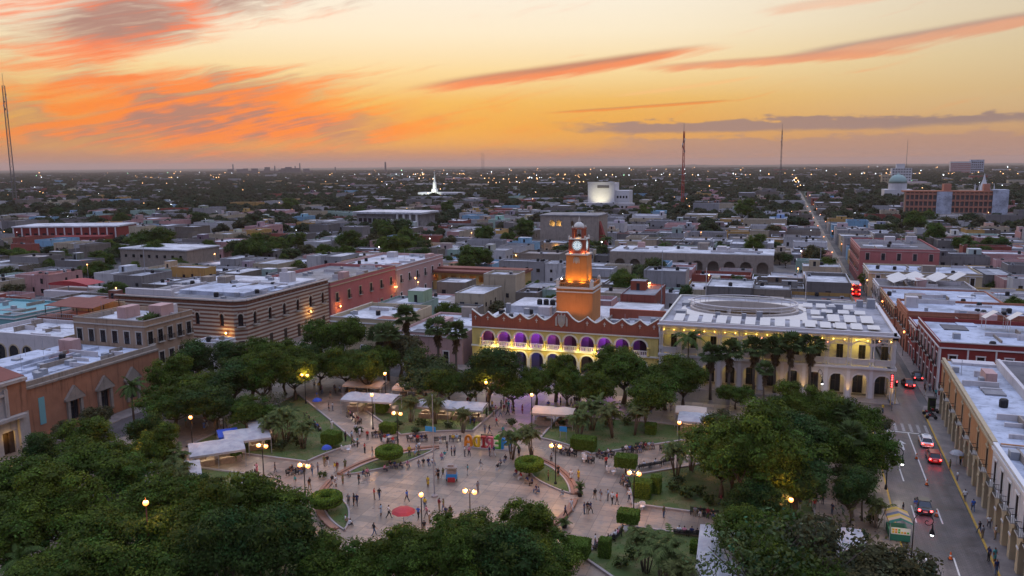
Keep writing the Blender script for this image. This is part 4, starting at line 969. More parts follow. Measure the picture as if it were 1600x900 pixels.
# ---- tower
TX, TY = 20.45, 12.4
def sq(mb, cx, cy, w, z0, z1, m=0): mb.box(cx-w/2, cy-w/2, z0, cx+w/2, cy+w/2, z1, m)
a = MB(); sq(a, TX, TY, 8.0, 9.3, 17.0); tb = a.build('tower_base', 'tower_orange', pal)
for z, w, h in ((15.8, 8.3, .25), (16.6, 8.5, .4)):
    a = MB(); sq(a, TX, TY, w, z, z+h); a.build('band', 'palace_white', tb)
for sx, sy in ((-1, -1), (1, -1), (1, 1), (-1, 1)):
    a = MB(); cx, cy = TX+sx*3.7, TY+sy*3.7; sq(a, cx, cy, .7, 17.0, 18.1); a.lathe([(.25, 18.1), (.36, 18.3), (.26, 18.55), (.1, 18.8)], 8, cx, cy); a.build('corner_post', 'palace_white', tb)
for o_, ud in (((TX-3.3, TY-3.8, 17.0), (1, 0, 0)), ((TX+3.8, TY-3.3, 17.0), (0, 1, 0)), ((TX-3.8, TY-3.3, 17.0), (0, 1, 0)), ((TX-3.3, TY+3.8, 17.0), (1, 0, 0))):
    a = MB().at(o_, ud, (ud[1], -ud[0], 0)); balusters(a, 0, 6.6, 0, .9, 0, .42, 0, .2, .15); a.build('balustrade', 'tower_orange', tb)
a = MB(); a.prism([(TX-2.6, TY-2.6), (TX+2.6, TY-2.6), (TX+2.6, TY+2.6), (TX-2.6, TY+2.6)], 17.0, 18.0)
b4 = [(2.45, 18.0), (2.32, 21), (2.26, 23.7)]
for (r0, z0), (r1, z1) in zip(b4, b4[1:]):
    for k in range(4):
        c0 = [(-1, -1), (1, -1), (1, 1), (-1, 1)][k]; c1 = [(-1, -1), (1, -1), (1, 1), (-1, 1)][(k+1) % 4]
        a.face([(TX+c0[0]*r0, TY+c0[1]*r0, z0), (TX+c1[0]*r0, TY+c1[1]*r0, z0), (TX+c1[0]*r1, TY+c1[1]*r1, z1), (TX+c0[0]*r1, TY+c0[1]*r1, z1)])
shaft = a.build('tower_shaft', 'tower_orange', pal)
a = MB(); sq(a, TX, TY, 4.9, 23.68, 24.0); a.build('band', 'palace_white', shaft)
crest(shaft, (TX, TY-2.3, 22.3), U, (0, -1, 0), .5)
a = MB(); sq(a, TX, TY, 3.4, 24.0, 27.0); cst = a.build('clock_stage', 'palace_red', pal)
a = MB(); sq(a, TX, TY, 3.9, 27.0, 27.25); a.build('band', 'palace_white', cst)
for sx, sy in ((-1, -1), (1, -1), (1, 1), (-1, 1)):
    a = MB(); sq(a, TX+sx*1.65, TY+sy*1.65, .42, 24.0, 27.0); a.build('pilaster', 'palace_red', cst)
    a = MB(); a.lathe([(.16, 27.25), (.22, 27.5), (.08, 27.9)], 6, TX+sx*1.75, TY+sy*1.75); a.build('finial', 'palace_white', cst)
for nd, ud in (((0, -1, 0), (1, 0, 0)), ((1, 0, 0), (0, 1, 0)), ((-1, 0, 0), (0, -1, 0)), ((0, 1, 0), (-1, 0, 0))):
    o_ = (TX+nd[0]*1.7, TY+nd[1]*1.7, 25.75)
    a = MB().at(o_, ud, nd); n = 28
    a.face([(0.98*math.cos(2*PI*k/n), .07, 0.98*math.sin(2*PI*k/n)) for k in range(n)]); f = a.build('clock_face', 'clock_glass', cst)
    a = MB().at(o_, ud, nd)
    for k in range(n):
        p, q = 2*PI*k/n, 2*PI*(k+1)/n
        a.face([(0.98*math.cos(p), .12, 0.98*math.sin(p)), (0.98*math.cos(q), .12, 0.98*math.sin(q)), (1.2*math.cos(q), .12, 1.2*math.sin(q)), (1.2*math.cos(p), .12, 1.2*math.sin(p))]); a.face([(1.2*math.cos(p), .12, 1.2*math.sin(p)), (1.2*math.cos(q), .12, 1.2*math.sin(q)), (1.2*math.cos(q), 0, 1.2*math.sin(q)), (1.2*math.cos(p), 0, 1.2*math.sin(p))])
    a.build('bezel', 'stone_trim', f)
    a = MB().at(o_, ud, nd)
    for k in range(12):
        t_ = 2*PI*k/12; c_, s_ = math.cos(t_), math.sin(t_); w = .05 if k % 3 else .075
        a.face([(.66*c_ - w*s_, .085, .66*s_ + w*c_), (.66*c_ + w*s_, .085, .66*s_ - w*c_), (.87*c_ + w*s_, .085, .87*s_ - w*c_), (.87*c_ - w*s_, .085, .87*s_ + w*c_)])
    a.build('hour_marks', 'dark_iron', f)
    for ang, L, w in ((R(88), .82, .05), (R(-91), .55, .075)):
        a = MB().at(o_, ud, nd); c_, s_ = math.cos(ang), math.sin(ang); a.face([(-w*s_ - .12*c_, .1, w*c_ - .12*s_), (w*s_ - .12*c_, .1, -w*c_ - .12*s_), (L*c_, .1, L*s_)]); a.build('hand', 'dark_iron', f)
a = MB()
for sx, sy in ((-1, -1), (1, -1), (1, 1), (-1, 1)): sq(a, TX+sx*1.05, TY+sy*1.05, .5, 27.25, 29.2)
sq(a, TX, TY, 2.8, 29.2, 29.45); bel = a.build('belfry', 'palace_red', pal)
a = MB(); a.lathe([(.3, 28.2), (.42, 27.9), (.52, 27.5)][::-1], 10, TX, TY); a.lathe([(.06, 28.2), (.06, 29.2)], 6, TX, TY); a.build('bell', 'dark_iron', bel)
a = MB(); a.lathe([(1.25, 29.45), (1.18, 29.85), (.95, 30.3), (.55, 30.62), (.28, 30.72)], 16, TX, TY); dm = a.build('dome', 'palace_white', pal, True)
a = MB(); a.lathe([(.28, 30.68), (.26, 31.2), (.16, 31.45), (.04, 31.95)], 8, TX, TY); a.build('lantern', 'stone_trim', dm)
for sx, sy in ((-1, -1), (1, -1), (1, 1), (-1, 1)): a = MB(); a.lathe([(.12, 29.45), (.16, 29.65), (.05, 30.0)], 6, TX+sx*1.2, TY+sy*1.2); a.build('finial', 'palace_white', bel)
# its lamps: floods on the tower, coloured light in the galleries
W = lambda x, y, z: (PX0+x, PY+y, z)
FL = (1.0, 0.5, 0.05)
for x in (TX-1.5, TX+1.5): spot('floodlight', W(x, TY-3.4, 17.2), W(TX+(x-TX)*.6, TY-2.2, 21.5), 520, FL, 110)
spot('floodlight', W(TX+3.4, TY, 17.2), W(TX+2.2, TY, 21.5), 520, FL, 110)
for x, y in ((TX-1.4, TY-2.0), (TX+1.4, TY-2.0), (TX+2.0, TY)): point('stage_lamp', W(x, y, 24.25), 18, (1.0, .45, .2), .08)
for x in (TX-2.5, TX+2.5): spot('floodlight', W(x, TY-8.0, 9.8), W(x*.5+TX*.5, TY-4, 14.5), 420, (1.0, 0.42, 0.07), 80)
point('belfry_lamp', W(TX, TY-1.0, 27.6), 30, (1.0, 0.5, 0.12), .1)
PUR = (0.34, 0.08, 1.0)
for k, p in ((0, 30), (1, 70), (2, 90), (3, 90), (4, 30), (6, 40), (7, 90), (8, 30)): point('gallery_lamp', W(bay(k), 3.0, 7.6), p*5.0, PUR if k not in (0, 4) else (0.7, 0.2, 0.6), .15)
for k in (3, 4, 2): point('gallery_lamp', W(bay(k), 2.6, 3.6), 110, (0.08, 0.14, 1.0), .15)
for k in range(1, NB): point('facade_lamp', W(EW + k*BW, -.75, 5.15), 90 if k in (1, 2, 3, 7, 8) else 55, (1.0, 0.68, 0.16), .06)
for k in range(0, NB, 2): point('facade_lamp', W(EW + (k+.5)*BW, -1.6, 4.3), 110, (1.0, 0.82, 0.28), .1)

# ------------------------------------------------------------------ white arcaded corner house with an oval court
paint('olimpo_wall', (0.50, 0.44, 0.385), 0.75, 0.12, 0.6, 0.15)
paint('olimpo_trim', (0.55, 0.51, 0.49), 0.7, 0.1)
paint('roof_sheet', (0.62, 0.57, 0.50), 0.6, 0.12, 0.8)
roofpaint('olimpo_roof', (0.34, 0.33, 0.35))
OX0, OX1, OY, OD = -21.9, 20.6, 155.0, 34.0; OL = OX1-OX0
oli = thing('corner_building', 'white two-storey arcaded corner building with an oval roof opening', 'building', (OX0, OY, 0))
ONB = 11; OB = OL/ONB
def front(fr, L, nb, bw):
    a = MB().at(*fr); arcade(a, L, 0, 5.6, [((k+.5)*bw-1.3, (k+.5)*bw+1.3, 0, 3.2, 1.3) for k in range(nb)], .6); a.build('ground_arcade', 'olimpo_wall', oli)
    for k in range(nb):
        a = MB().at(*fr); archring(a, (k+.5)*bw, 3.2, 1.3, .22, .06); a.build('arch_moulding', 'olimpo_trim', oli)
        a = MB().at(*fr); a.box(k*bw+.5, -.3, 6.2, (k+1)*bw-.5, -.18, 7.25); a.build('railing', 'olimpo_wall', oli)
        a = MB().at(*fr); a.box(k*bw+.5, -.34, 7.25, (k+1)*bw-.5, -.14, 7.38); a.build('handrail', 'olimpo_trim', oli)
        # thin segmental arch under the cornice
        a = MB().at(*fr); pts = [((k+.5)*bw + (q/8-1)*(bw/2-.35), -.25, 10.05 + .62*math.cos((q/8-1)*PI/2)) for q in range(17)]; a.tube([a.T(p) for p in pts], .09, 4) if False else [a.box(p0[0], -.33, min(p0[2], p1[2])-.1, p1[0], -.17, max(p0[2], p1[2])+.08, bottom=True) for p0, p1 in zip(pts, pts[1:])]
        a.build('arch_rib', 'olimpo_trim', oli)
        a = MB().at(*fr); a.box(k*bw+.4, -.3, 9.98, (k+1)*bw-.4, -.2, 10.1); a.build('tie_beam', 'olimpo_trim', oli)
    for k in range(nb+1):
        u = min(max(k*bw, .35), L-.35)
        a = MB().at(*fr)
        for s_ in (-.24, .24): a.box(u+s_-.11, -.42, 5.95, u+s_+.11, -.1, 11.3)
        a.box(u-.42, -.46, 6.9, u+.42, -.06, 7.5); a.box(u-.42, -.46, 9.75, u+.42, -.06, 10.35); a.build('column_pair', 'olimpo_trim', oli)
        a = MB().at(*fr); a.box(u-.3, .0, 0, u+.3, .1, 5.6); a.build('pilaster', 'olimpo_trim', oli)
    a = MB().at(*fr); a.box(-.15, -1.2, 5.58, L+.15, .3, 6.0, bottom=True); a.build('balcony_slab', 'olimpo_trim', oli)
    a = MB().at(*fr); a.box(-.25, -.7, 11.3, L+.25, .25, 11.75, bottom=True); a.box(-.35, -.5, 11.75, L+.35, .55, 12.0, bottom=True); a.box(0, -.5, 12.0, L, 0, 12.55); a.build('cornice', 'olimpo_trim', oli)
FR = ((0, 0, 0), U, N); front(FR, OL, ONB, OB)
SR = ((OL, 0, 0), (0, 1, 0), (1, 0, 0)); front(SR, OD, 8, OD/8)
bk = MB(); bk.box(.3, 3.6, 0, OL-3.6, 3.9, 11.5); bk.box(OL-3.9, 3.9, 0, OL-3.6, OD, 11.5); bk.box(0, .6, 0, .4, OD, 12.5); bk.box(0, OD-.4, 0, OL, OD, 12.5)
for z in (5.35, 11.32): bk.box(.4, .35, z, OL-.4, 3.6, z+.2, bottom=True); bk.box(OL-3.6, 3.6, z+.002, OL-.35, OD-.4, z+.2, bottom=True)
bk.build('gallery_wall', 'palace_white', oli)
for k in range(ONB):
    for z, h in ((.1, 3.4), (6.05, 3.3)):
        window(oli, ((0, 3.6, 0), U, N), (k+.5)*OB + (.5 if z > 5 else .0), z, 1.15 if z > 5 else 1.7, h, .2, frame='dark_wood', name='gallery_window', bars=2)
# roof with its oval well
ca, cb_, cxo, cyo = 10.6, 8.0, 15.0, 19.2; n = 40
rf = MB(); el_ = [(cxo+ca*math.cos(2*PI*k/n), cyo+cb_*math.sin(2*PI*k/n)) for k in range(n)]
def toedge(x, y):
    dx_, dy_ = x-cxo, y-cyo; t = min(((OL-.4-cxo)/dx_ if dx_ > 0 else (.4-cxo)/dx_) if abs(dx_) > 1e-6 else 9e9, ((OD-.4-cyo)/dy_ if dy_ > 0 else (.5-cyo)/dy_) if abs(dy_) > 1e-6 else 9e9)
    return (cxo+dx_*t, cyo+dy_*t)
for k in range(n):
    p, q = el_[k], el_[(k+1) % n]; P_, Q_ = toedge(*p), toedge(*q); pts = [p, P_]
    for c_ in ((.4, .5), (OL-.4, .5), (OL-.4, OD-.4), (.4, OD-.4)):
        aa = math.atan2(P_[1]-cyo, P_[0]-cxo); ab = math.atan2(c_[1]-cyo, c_[0]-cxo); ac = math.atan2(Q_[1]-cyo, Q_[0]-cxo)
        if (ab-aa) % (2*PI) < (ac-aa) % (2*PI): pts.append(c_)
    pts += [Q_, q]; rf.face([(x, y, 12.1) for x, y in pts])
rf.build('roof', 'olimpo_roof', oli)
we = MB()
for k in range(n):
    p, q = el_[k], el_[(k+1) % n]; we.face([(*p, 6.0), (*q, 6.0), (*q, 7.3), (*p, 7.3)]); we.face([(*p, 10.6), (*q, 10.6), (*q, 12.6), (*p, 12.6)])
    o_ = lambda pt, s_: (cxo+(pt[0]-cxo)*s_, cyo+(pt[1]-cyo)*s_)
    we.face([(*p, 12.6), (*q, 12.6), (*o_(q, 1.05), 12.6), (*o_(p, 1.05), 12.6)]); we.face([(*o_(p, 1.05), 12.1), (*o_(q, 1.05), 12.1), (*o_(q, 1.05), 12.6), (*o_(p, 1.05), 12.6)])
    we.face([(*o_(p, 1.35), .2), (*o_(q, 1.35), .2), (*o_(q, 1.35), 12.05), (*o_(p, 1.35), 12.05)]); we.face([(*p, 6.0), (*q, 6.0), (*o_(q, 1.35), 6.0), (*o_(p, 1.35), 6.0)])
we.build('oval_court_wall', 'olimpo_wall', oli)
for k in range(0, n, 4):
    a = MB(); x, y = el_[k]; a.box(x-.3, y-.3, 0, x+.3, y+.3, 10.6); a.build('court_column', 'olimpo_trim', oli)
rg = MB(); pts = [(cxo+(ca+.3)*math.cos(2*PI*k/48), cyo+(cb_+.3)*math.sin(2*PI*k/48), 13.9) for k in range(49)]; rg.tube(pts, .14, 6); rg.tube([(x, y, 13.2) for x, y, z in pts], .06, 4)
for k in range(0, 48, 2): rg.tube([(pts[k][0], pts[k][1], 12.1), pts[k]], .05, 4)
rg.build('court_ring_rail', 'olimpo_trim', oli)
cf = MB(); cf.face([(cxo+ca*1.4*math.cos(2*PI*k/32), cyo+cb_*1.4*math.sin(2*PI*k/32), .22) for k in range(32)]); cf.build('court_floor', 'paving', oli)
# apron of pale sheet about the oval, then the rows of roof panels
ap = MB(); c4 = [(cxo-12.6, cyo-9.6), (cxo+12.6, cyo-9.6), (cxo+12.6, cyo+9.6), (cxo-12.6, cyo+9.6)]
for i in range(4):
    cx_, cy_ = c4[i]; sx, sy = (1 if cx_ > cxo else -1), (1 if cy_ > cyo else -1); arc = [(cxo+sx*(ca+1.5)*math.cos(PI/2*k/10), cyo+sy*(cb_+1.2)*math.sin(PI/2*k/10)) for k in range(11)]
    pl = [(cx_, cyo+sy*.6)] + [p for p in arc] + [(cxo+sx*.4, cy_), (cx_, cy_)]; ap.prism(pl, 12.1, 12.35)
ap.build('roof_apron', 'roof_sheet', oli)
pm = MB(); pm.box(-.95, -2.4, 0, .95, 2.4, .06, bottom=True); pmesh = pm.mesh('roof_panel', 'roof_sheet')
def panel(x, y, z=12.55, tilt=.16, sx=1, sy=1, az=0):
    o = obj('roof_panel', pmesh, oli); o.location = (x, y, z); o.rotation_euler = (tilt, 0, az); o.scale = (sx, sy, 1)
for k in range(13): panel(3.4 + k*2.72, 3.9, 12.7, .12, 1, 1 - .25*(k > 8))
for k in range(3):
    panel(32.4+k*3.0, 11.0, 12.8, .12, 1.15, .95, -.0); panel(33.0+k*3.0, 4.2, 12.6, .1, 1.1, .55); panel(31.6+k*3.1, 19.0, 12.7, .25, 1.1, .35); panel(28.0+k*2.6, 25, 12.8, .3, 1, .38)
panel(29.2, 16.5, 12.8, .2, .9, .5); panel(29.5, 11.5, 12.7, .1, 1.2, .3); panel(27.9, 6.4, 12.6, .1, 1.4, .5); panel(36, 24.5, 12.8, .3, 1, .4)
for x, y, w, d_, h in ((33.2, 22, 1.6, 1.6, 1.6), (31.5, 19.8, 1.8, 2.4, 1.4), (30.2, 14, 1.0, 1, 1.2), (18, 8.2, 1.1, .8, 1.7), (15.2, 8.4, .8, .8, 1.1), (10, 8.6, .9, .9, 1.1), (40, 28, 1.6, 1.6, 2.0), (38, 29, 1.3, 1.3, 1.5), (2, 20, 1.5, 4, .8), (2, 9, 2, 2, 1), (36, 19, .9, .9, .8), (28, 30, 5, 1.5, .9)):
    a = MB(); a.box(x, y, 12.08, x+w, y+d_, 12.1+h); a.build('roof_unit', 'grey_metal', oli)
for x in (6.5, 27.5):
    a = MB(); a.tube([(x, 26, 12), (x, 26, 20)], .07, 5); a.build('flagpole', 'olimpo_trim', oli)
lampm = MB().lathe([(.09, 0), (.13, .08), (.05, .16)], 6).mesh('cornice_lamp', 'lamp_amber')
for k in range(22):
    x = OB/4 + k*OB/2; o = obj('cornice_lamp', lampm, oli); o.location = (x, -.42, 10.9); point('cornice_light', (OX0+x, OY-.5, 11.05), 7, (1.0, 0.62, 0.08), .05)
for k in range(0, ONB):
    if True: point('gallery_lamp', (OX0+(k+.5)*OB, OY+2.0, 9.8), 160 if k == 9 else 70 if k == 10 else 40, (1.0, 0.72, 0.12), .1)
    if True: point('gallery_lamp', (OX0+(k+.5)*OB, OY+2.0, 4.6), 130 if k == 9 else 45, (1.0, 0.7, 0.25), .1)
for k in (6, 7, 9, 11): spot('uplight', (OX0+min(k*OB, OL-.3), OY-.7, .3), (OX0+min(k*OB, OL-.3), OY, 4), 260, (1.0, 0.55, 0.1), 40, .05)
for k in (2, 5, 8): o = obj('wall_lamp', lampm, oli); o.location = ((k)*OB, -.5, 10.3)
for k in range(3, 9, 2): point('court_lamp', (OX0+cxo+(k-6)*3, OY+cyo+7.0, 8.6), 25, (1.0, 0.75, 0.4), .1)

# ------------------------------------------------------------------ named buildings along the streets
paint('orange_plaster', (0.42, 0.20, 0.085), 0.88, 0.2, 0.5, 0.3)
paint('tan_plaster', (0.33, 0.225, 0.15), 0.9, 0.25, 0.5, 0.35)
paint('cream_plaster', (0.42, 0.335, 0.215), 0.88, 0.18, 0.5, 0.3)
paint('white_plaster', (0.52, 0.48, 0.47), 0.85, 0.15, 0.5, 0.25)
paint('maroon_plaster', (0.22, 0.035, 0.03), 0.85, 0.2, 0.5, 0.2)
paint('brick_plaster', (0.34, 0.13, 0.075), 0.85, 0.2, 0.5, 0.25)
paint('pink_plaster', (0.40, 0.13, 0.12), 0.85, 0.15, 0.5, 0.15)
paint('blush_plaster', (0.46, 0.29, 0.26), 0.85, 0.15, 0.5, 0.2)
paint('ochre_plaster', (0.45, 0.30, 0.11), 0.85, 0.15, 0.5, 0.2)
paint('salmon_plaster', (0.33, 0.15, 0.085), 0.9, 0.3, 0.5, 0.45)
paint('old_stone', (0.27, 0.225, 0.185), 0.9, 0.35, 0.8, 0.35, bmp=0.3)
paint('pale_stone', (0.38, 0.335, 0.30), 0.9, 0.3, 0.9, 0.3, bmp=0.3)
paint('terracotta_band', (0.21, 0.095, 0.06), 0.85, 0.2, 0.8, 0.1)
paint('sand_band', (0.44, 0.37, 0.29), 0.85, 0.15, 0.8, 0.1)
roofpaint('dark_roof', (0.13, 0.12, 0.125))
roofpaint('blue_white_roof', (0.45, 0.48, 0.55))
paint('red_sheet', (0.32, 0.03, 0.035), 0.6, 0.15, 0.5)
paint('rust_tile', (0.20, 0.07, 0.05), 0.8, 0.25, 0.8)
paint('teal_paint', (0.16, 0.33, 0.34), 0.8, 0.15, 0.5, 0.2)
def frame_of(a, b):
    a, b = Vector((*a, 0)), Vector((*b, 0)); u = (b-a).normalized(); return a, u, (b-a).length
def balcony(parent, fr, u, z, w=1.7, d=.7):
    a = MB().at(*fr); a.box(u-w/2, 0, z-.14, u+w/2, d, z, bottom=True); bl = a.build('balcony', 'stone_trim', parent)
    r = MB().at(*fr); r.box(u-w/2, d-.06, z+.9, u+w/2, d-.02, z+.96); 
    for k in range(9): x = u-w/2+.02+(w-.06)*k/8; r.box(x, d-.055, z, x+.03, d-.03, z+.9)
    for x in (u-w/2, u+w/2-.04): r.box(x, 0, z+.9, x+.04, d-.06, z+.96); [r.box(x+.005, .1+q*.18, z, x+.03, .12+q*.18, z+.9) for q in range(3)]
    r.build('balcony_rail', 'dark_iron', bl)
def clutter(th, x0, y0, x1, y1, z, n, seed):
    """low walls, skylights, tanks, pipes and plant on a big flat roof, in the house's own frame"""
    r_ = random.Random(seed)
    for k in range(n):
        x, y = r_.uniform(x0, x1-1.5), r_.uniform(y0, y1-1.5); q = r_.random(); m_ = MB()
        if q < .22: m_.box(x, y, z, min(x1, x+r_.uniform(3, 9)), y+.25, z+r_.uniform(.4, 1.1)); m_.build('roof_wall', 'white_plaster', th)
        elif q < .36: m_.box(x, y, z, x+.25, min(y1, y+r_.uniform(3, 9)), z+r_.uniform(.4, 1.1)); m_.build('roof_wall', 'old_stone', th)
        elif q < .52: m_.box(x, y, z-.02, min(x1, x+r_.uniform(2, 7)), min(y1, y+r_.uniform(2, 6)), z+r_.uniform(.06, .3)); m_.build('roof_patch', r_.choice(('roof_dull', 'roof_lime', 'dark_roof', 'blue_white_roof', 'rust_tile')), th)
        elif q < .66: m_.lathe([(.55, z), (.58, z+.2), (.58, z+1), (.4, z+1.2)], 8, x, y); m_.build('water_tank', 'tank_black', th)
        elif q < .86: m_.box(x, y, z, x+r_.uniform(.7, 1.4), y+r_.uniform(.6, 1.2), z+r_.uniform(.5, 1.1)); m_.build('cooling_unit', 'grey_metal', th)
        elif q < .93: w_, d_, h_ = r_.uniform(2, 4), r_.uniform(2, 4), r_.uniform(1.8, 2.6); m_.box(x, y, z, min(x1, x+w_), min(y1, y+d_), z+h_); m_.build('roof_hut', r_.choice(('white_plaster', 'old_stone', 'blush_plaster')), th)
        else: m_.tube([(x, y, z), (x, y, z+r_.uniform(2, 4))], .04, 4); m_.build('aerial', 'grey_metal', th)
# ---- arcaded row on the right of the street: orange part, then white part nearer the camera
def arcaded(name, label, a, b, H, wallm, lowm, trim, narch, wins, roofm, depth=26, pediment=True):
    o, u, L = frame_of(a, b); nrm = Vector((-u.y, u.x, 0)); th = thing(name, label, 'building', tuple(o))
    fr = ((0, 0, 0), tuple(u), tuple(nrm)); aw = L/narch
    m_ = MB().at(*fr); arcade(m_, L, 0, 5.0, [((k+.5)*aw-aw*.36, (k+.5)*aw+aw*.36, 0, 3.0, aw*.36) for k in range(narch)], .75); m_.build('arcade_wall', lowm, th)
    m_ = MB().at(*fr); ww = L/wins; arcade(m_, L, 5.0, H, [((k+.5)*ww-.55, (k+.5)*ww+.55, 5.25, 8.15, 0) for k in range(wins)], .35); m_.build('upper_wall', wallm, th)
    for k in range(narch):
        m_ = MB().at(*fr); m_.box(k*aw-aw*.145+.02 if k else .02, .0, 2.78, k*aw+aw*.145-.02, .08, 3.0); m_.build('arch_impost', trim, th)
    m_ = MB().at(*fr); m_.box(0, 0, H-.55, L, .22, H-.2, bottom=True); m_.box(0, -.4, H, L, .12, H+.25); m_.box(0, 0, 4.88, L, .12, 5.12, bottom=True); m_.build('cornice', trim, th)
    for k in range(wins):
        u_ = (k+.5)*ww; window(th, fr, u_, 5.25, 1.1, 2.9, 0, frame='dark_wood', name='french_window', bars=2, deep=.1); balcony(th, fr, u_, 5.2)
        m_ = MB().at(*fr); m_.box(u_-.72, 0, 5.25, u_-.56, .03, 8.2); m_.box(u_+.56, 0, 5.25, u_+.72, .03, 8.2); m_.box(u_-.8, 0, 8.16, u_+.8, .14, 8.36)
        if pediment: m_.box(u_-.32, 0, 8.36, u_+.32, .1, 8.75); m_.box(u_-.16, 0, 8.75, u_+.16, .12, 9.15)
        else: m_.box(u_-.95, 0, 5.25, u_-.86, .05, 9.0)
        m_.build('window_surround', trim, th)
    m_ = MB().at(*fr); m_.box(0, -depth, 0, L, -depth+.3, H-.1); m_.box(0, -depth+.3, 0, .3, -.75, H); m_.box(L-.3, -depth+.3, 0, L, -.75, H); m_.box(.3, -4.4, 0, L-.3, -4.1, H-.4); m_.box(.3, -4.1, 4.7, L-.3, -.75, 4.95, bottom=True); m_.build('inner_wall', wallm, th)
    m_ = MB().at(*fr); m_.box(.3, -7.5, H-.5, L-.3, -.36, H-.22, bottom=True); m_.build('roof', roofm, th)
    return th, fr, L, o, u, nrm
A0, A1, A2 = (24.35, 84.6-24), (25.2, 104.9), (27.1, 149.2)
th, fr, L, o_, u_, n_ = arcaded('arcaded_building', 'orange arcaded building with balconies and blue-white roof beside the street', A1, A2, 9.7, 'orange_plaster', 'cream_plaster', 'cream_plaster', 12, 7, 'blue_white_roof')
m_ = MB().at(*fr); m_.box(4, -8.0, 0, L-2.5, -7.5, 10.9); m_.box(L-2.8, -7.5, 9.3, L-.3, -1.2, 9.9); m_.build('roof_wall', 'white_plaster', th)
m_ = MB().at(*fr); m_.box(12, -25.5, 0, L-1, -8.0, 9.7); m_.build('rear_roof', 'dark_roof', th)
m_ = MB().at(*fr); m_.box(11.4, -25.5, 0, 12, -8.0, 10.2); m_.box(26, -25.5, 9.7, 26.4, -8.0, 10.05); m_.box(L-1.0, -25.5, 0, L-.4, -8, 10.3); m_.build('party_wall', 'white_plaster', th)
m_ = MB().at(*fr); m_.box(.5, -25.5, 0, 11.4, -8.0, 10.6); m_.build('rear_block', ['white_plaster'], th)
m_ = MB().at(*fr); m_.box(1.2, -24.8, 10.6, 10.8, -8.7, 10.66); m_.build('rear_block_roof', 'blue_white_roof', th)
clutter(th, 1.2, 2, 6.6, L-3, 9.5, 14, 41); clutter(th, 10, 14, 24, L-3, 9.72, 16, 42)
for x, y in ((30, -12), (36, -18), (20, -15)):
    m_ = MB().at(*fr); m_.box(x, y, 9.6, x+1.6, y+1.2, 10.7); m_.build('roof_unit', 'grey_metal', th)
th, fr, L, o_, u_, n_ = arcaded('arcaded_building', 'white arcaded building with pilasters and tall windows nearest the camera', A0, A1, 9.6, 'white_plaster', 'cream_plaster', 'white_trim', 13, 13, 'dull_blue' if 'dull_blue' in MAT else 'blue_white_roof', pediment=False)
m_ = MB().at(*fr); m_.box(.3, -25.5, 0, L-.5, -7.6, 9.0); m_.build('rear_roof', 'blue_white_roof', th)
m_ = MB().at(*fr); m_.box(.0, -8.0, 8.9, L-.5, -7.5, 9.7); m_.build('roof_wall', 'white_plaster', th)
clutter(th, 1.2, 2, 6.6, L-3, 9.4, 14, 43); clutter(th, 9, 4, 22, L-3, 9.02, 14, 44)

# ---- the row beyond the crossing, right side of the street
def row_house(name, label, x0, y0, x1, y1, H, wallm, trim, roofm, nwin, storeys=2, parap=.7, door=True, pil=0, faces=('L', 'F')):
    """a block house: street wall on its low-x side (L), camera side (F)"""
    th = thing(name, label, 'building', ((x0+x1)/2, (y0+y1)/2, 0)); hw, hd = (x1-x0)/2, (y1-y0)/2
    m_ = MB(); m_.box(-hw, -hd, 0, hw, hd, H); m_.build('wall', wallm, th)
    m_ = MB()
    for a in ((-hw-.02, -hd-.02, hw+.02, -hd+.3), (-hw-.02, hd-.3, hw+.02, hd+.02), (-hw-.02, -hd+.3, -hw+.3, hd-.3), (hw-.3, -hd+.3, hw+.02, hd-.3)): m_.box(a[0], a[1], H-.3, a[2], a[3], H+parap)
    m_.build('parapet', wallm, th)
    m_ = MB(); m_.box(-hw+.3, -hd+.3, H-.05, hw-.3, hd-.3, H+.08); m_.build('roof', roofm, th)
    for f in faces:
        L_ = 2*hd if f in 'LR' else 2*hw; sg = -1 if f == 'L' else 1
        fr_ = ((sg*hw, -hd, 0), (0, 1, 0), (sg, 0, 0)) if f in 'LR' else ((-hw, -hd, 0), (1, 0, 0), (0, -1, 0))
        nw = nwin if f in 'LR' else max(1, int(nwin*hw/hd))
        m_ = MB().at(*fr_); m_.box(-.05, 0, H-.35, L_+.05, .18, H-.1, bottom=True); m_.box(0, 0, H+parap-.12, L_, .1, H+parap+.08, bottom=True); m_.build('cornice', trim, th)
        for k in range(nw):
            u = (k+.5)*L_/nw
            for s_ in range(storeys):
                z = .1 if (s_ == 0 and door) else 1.0 + s_*H/storeys - (.3 if s_ else 0); h_ = min(2.7, H/storeys-1.2) if s_ == 0 and door else min(2.4, H/storeys-1.4)
                w_ = window(th, fr_, u, z, 1.15, h_, .21, frame='dark_wood', name='window' if not (s_ == 0 and door) else 'door', bars=2)
                m_ = MB().at(*fr_); m_.box(u-.8, 0, z, u-.6, .07, z+h_); m_.box(u+.6, 0, z, u+.8, .07, z+h_); m_.box(u-.85, 0, z+h_, u+.85, .1, z+h_+.22); m_.build('surround', trim, w_)
                if s_ and storeys > 1 and f in 'LR': balcony(th, fr_, u, z, 1.6, .55)
            if pil:
                m_ = MB().at(*fr_); m_.box(k*L_/nw+.02, 0, 0, k*L_/nw+.3, .1, H-.35); m_.build('pilaster', trim, th)
    clutter(th, -hw+.6, -hd+.6, hw-.6, hd-.6, H+.07, int(7+hw*hd*.06), int(abs(x0*7+y0)))
    return th
rt = row_house('corner_building', 'maroon corner building with white pilasters beyond the crossing', 28.6, 161, 74, 186, 9.4, 'maroon_plaster', 'white_trim', 'blue_white_roof', 6, 2, .9, pil=1)
sm = MB(); s4 = 2.6
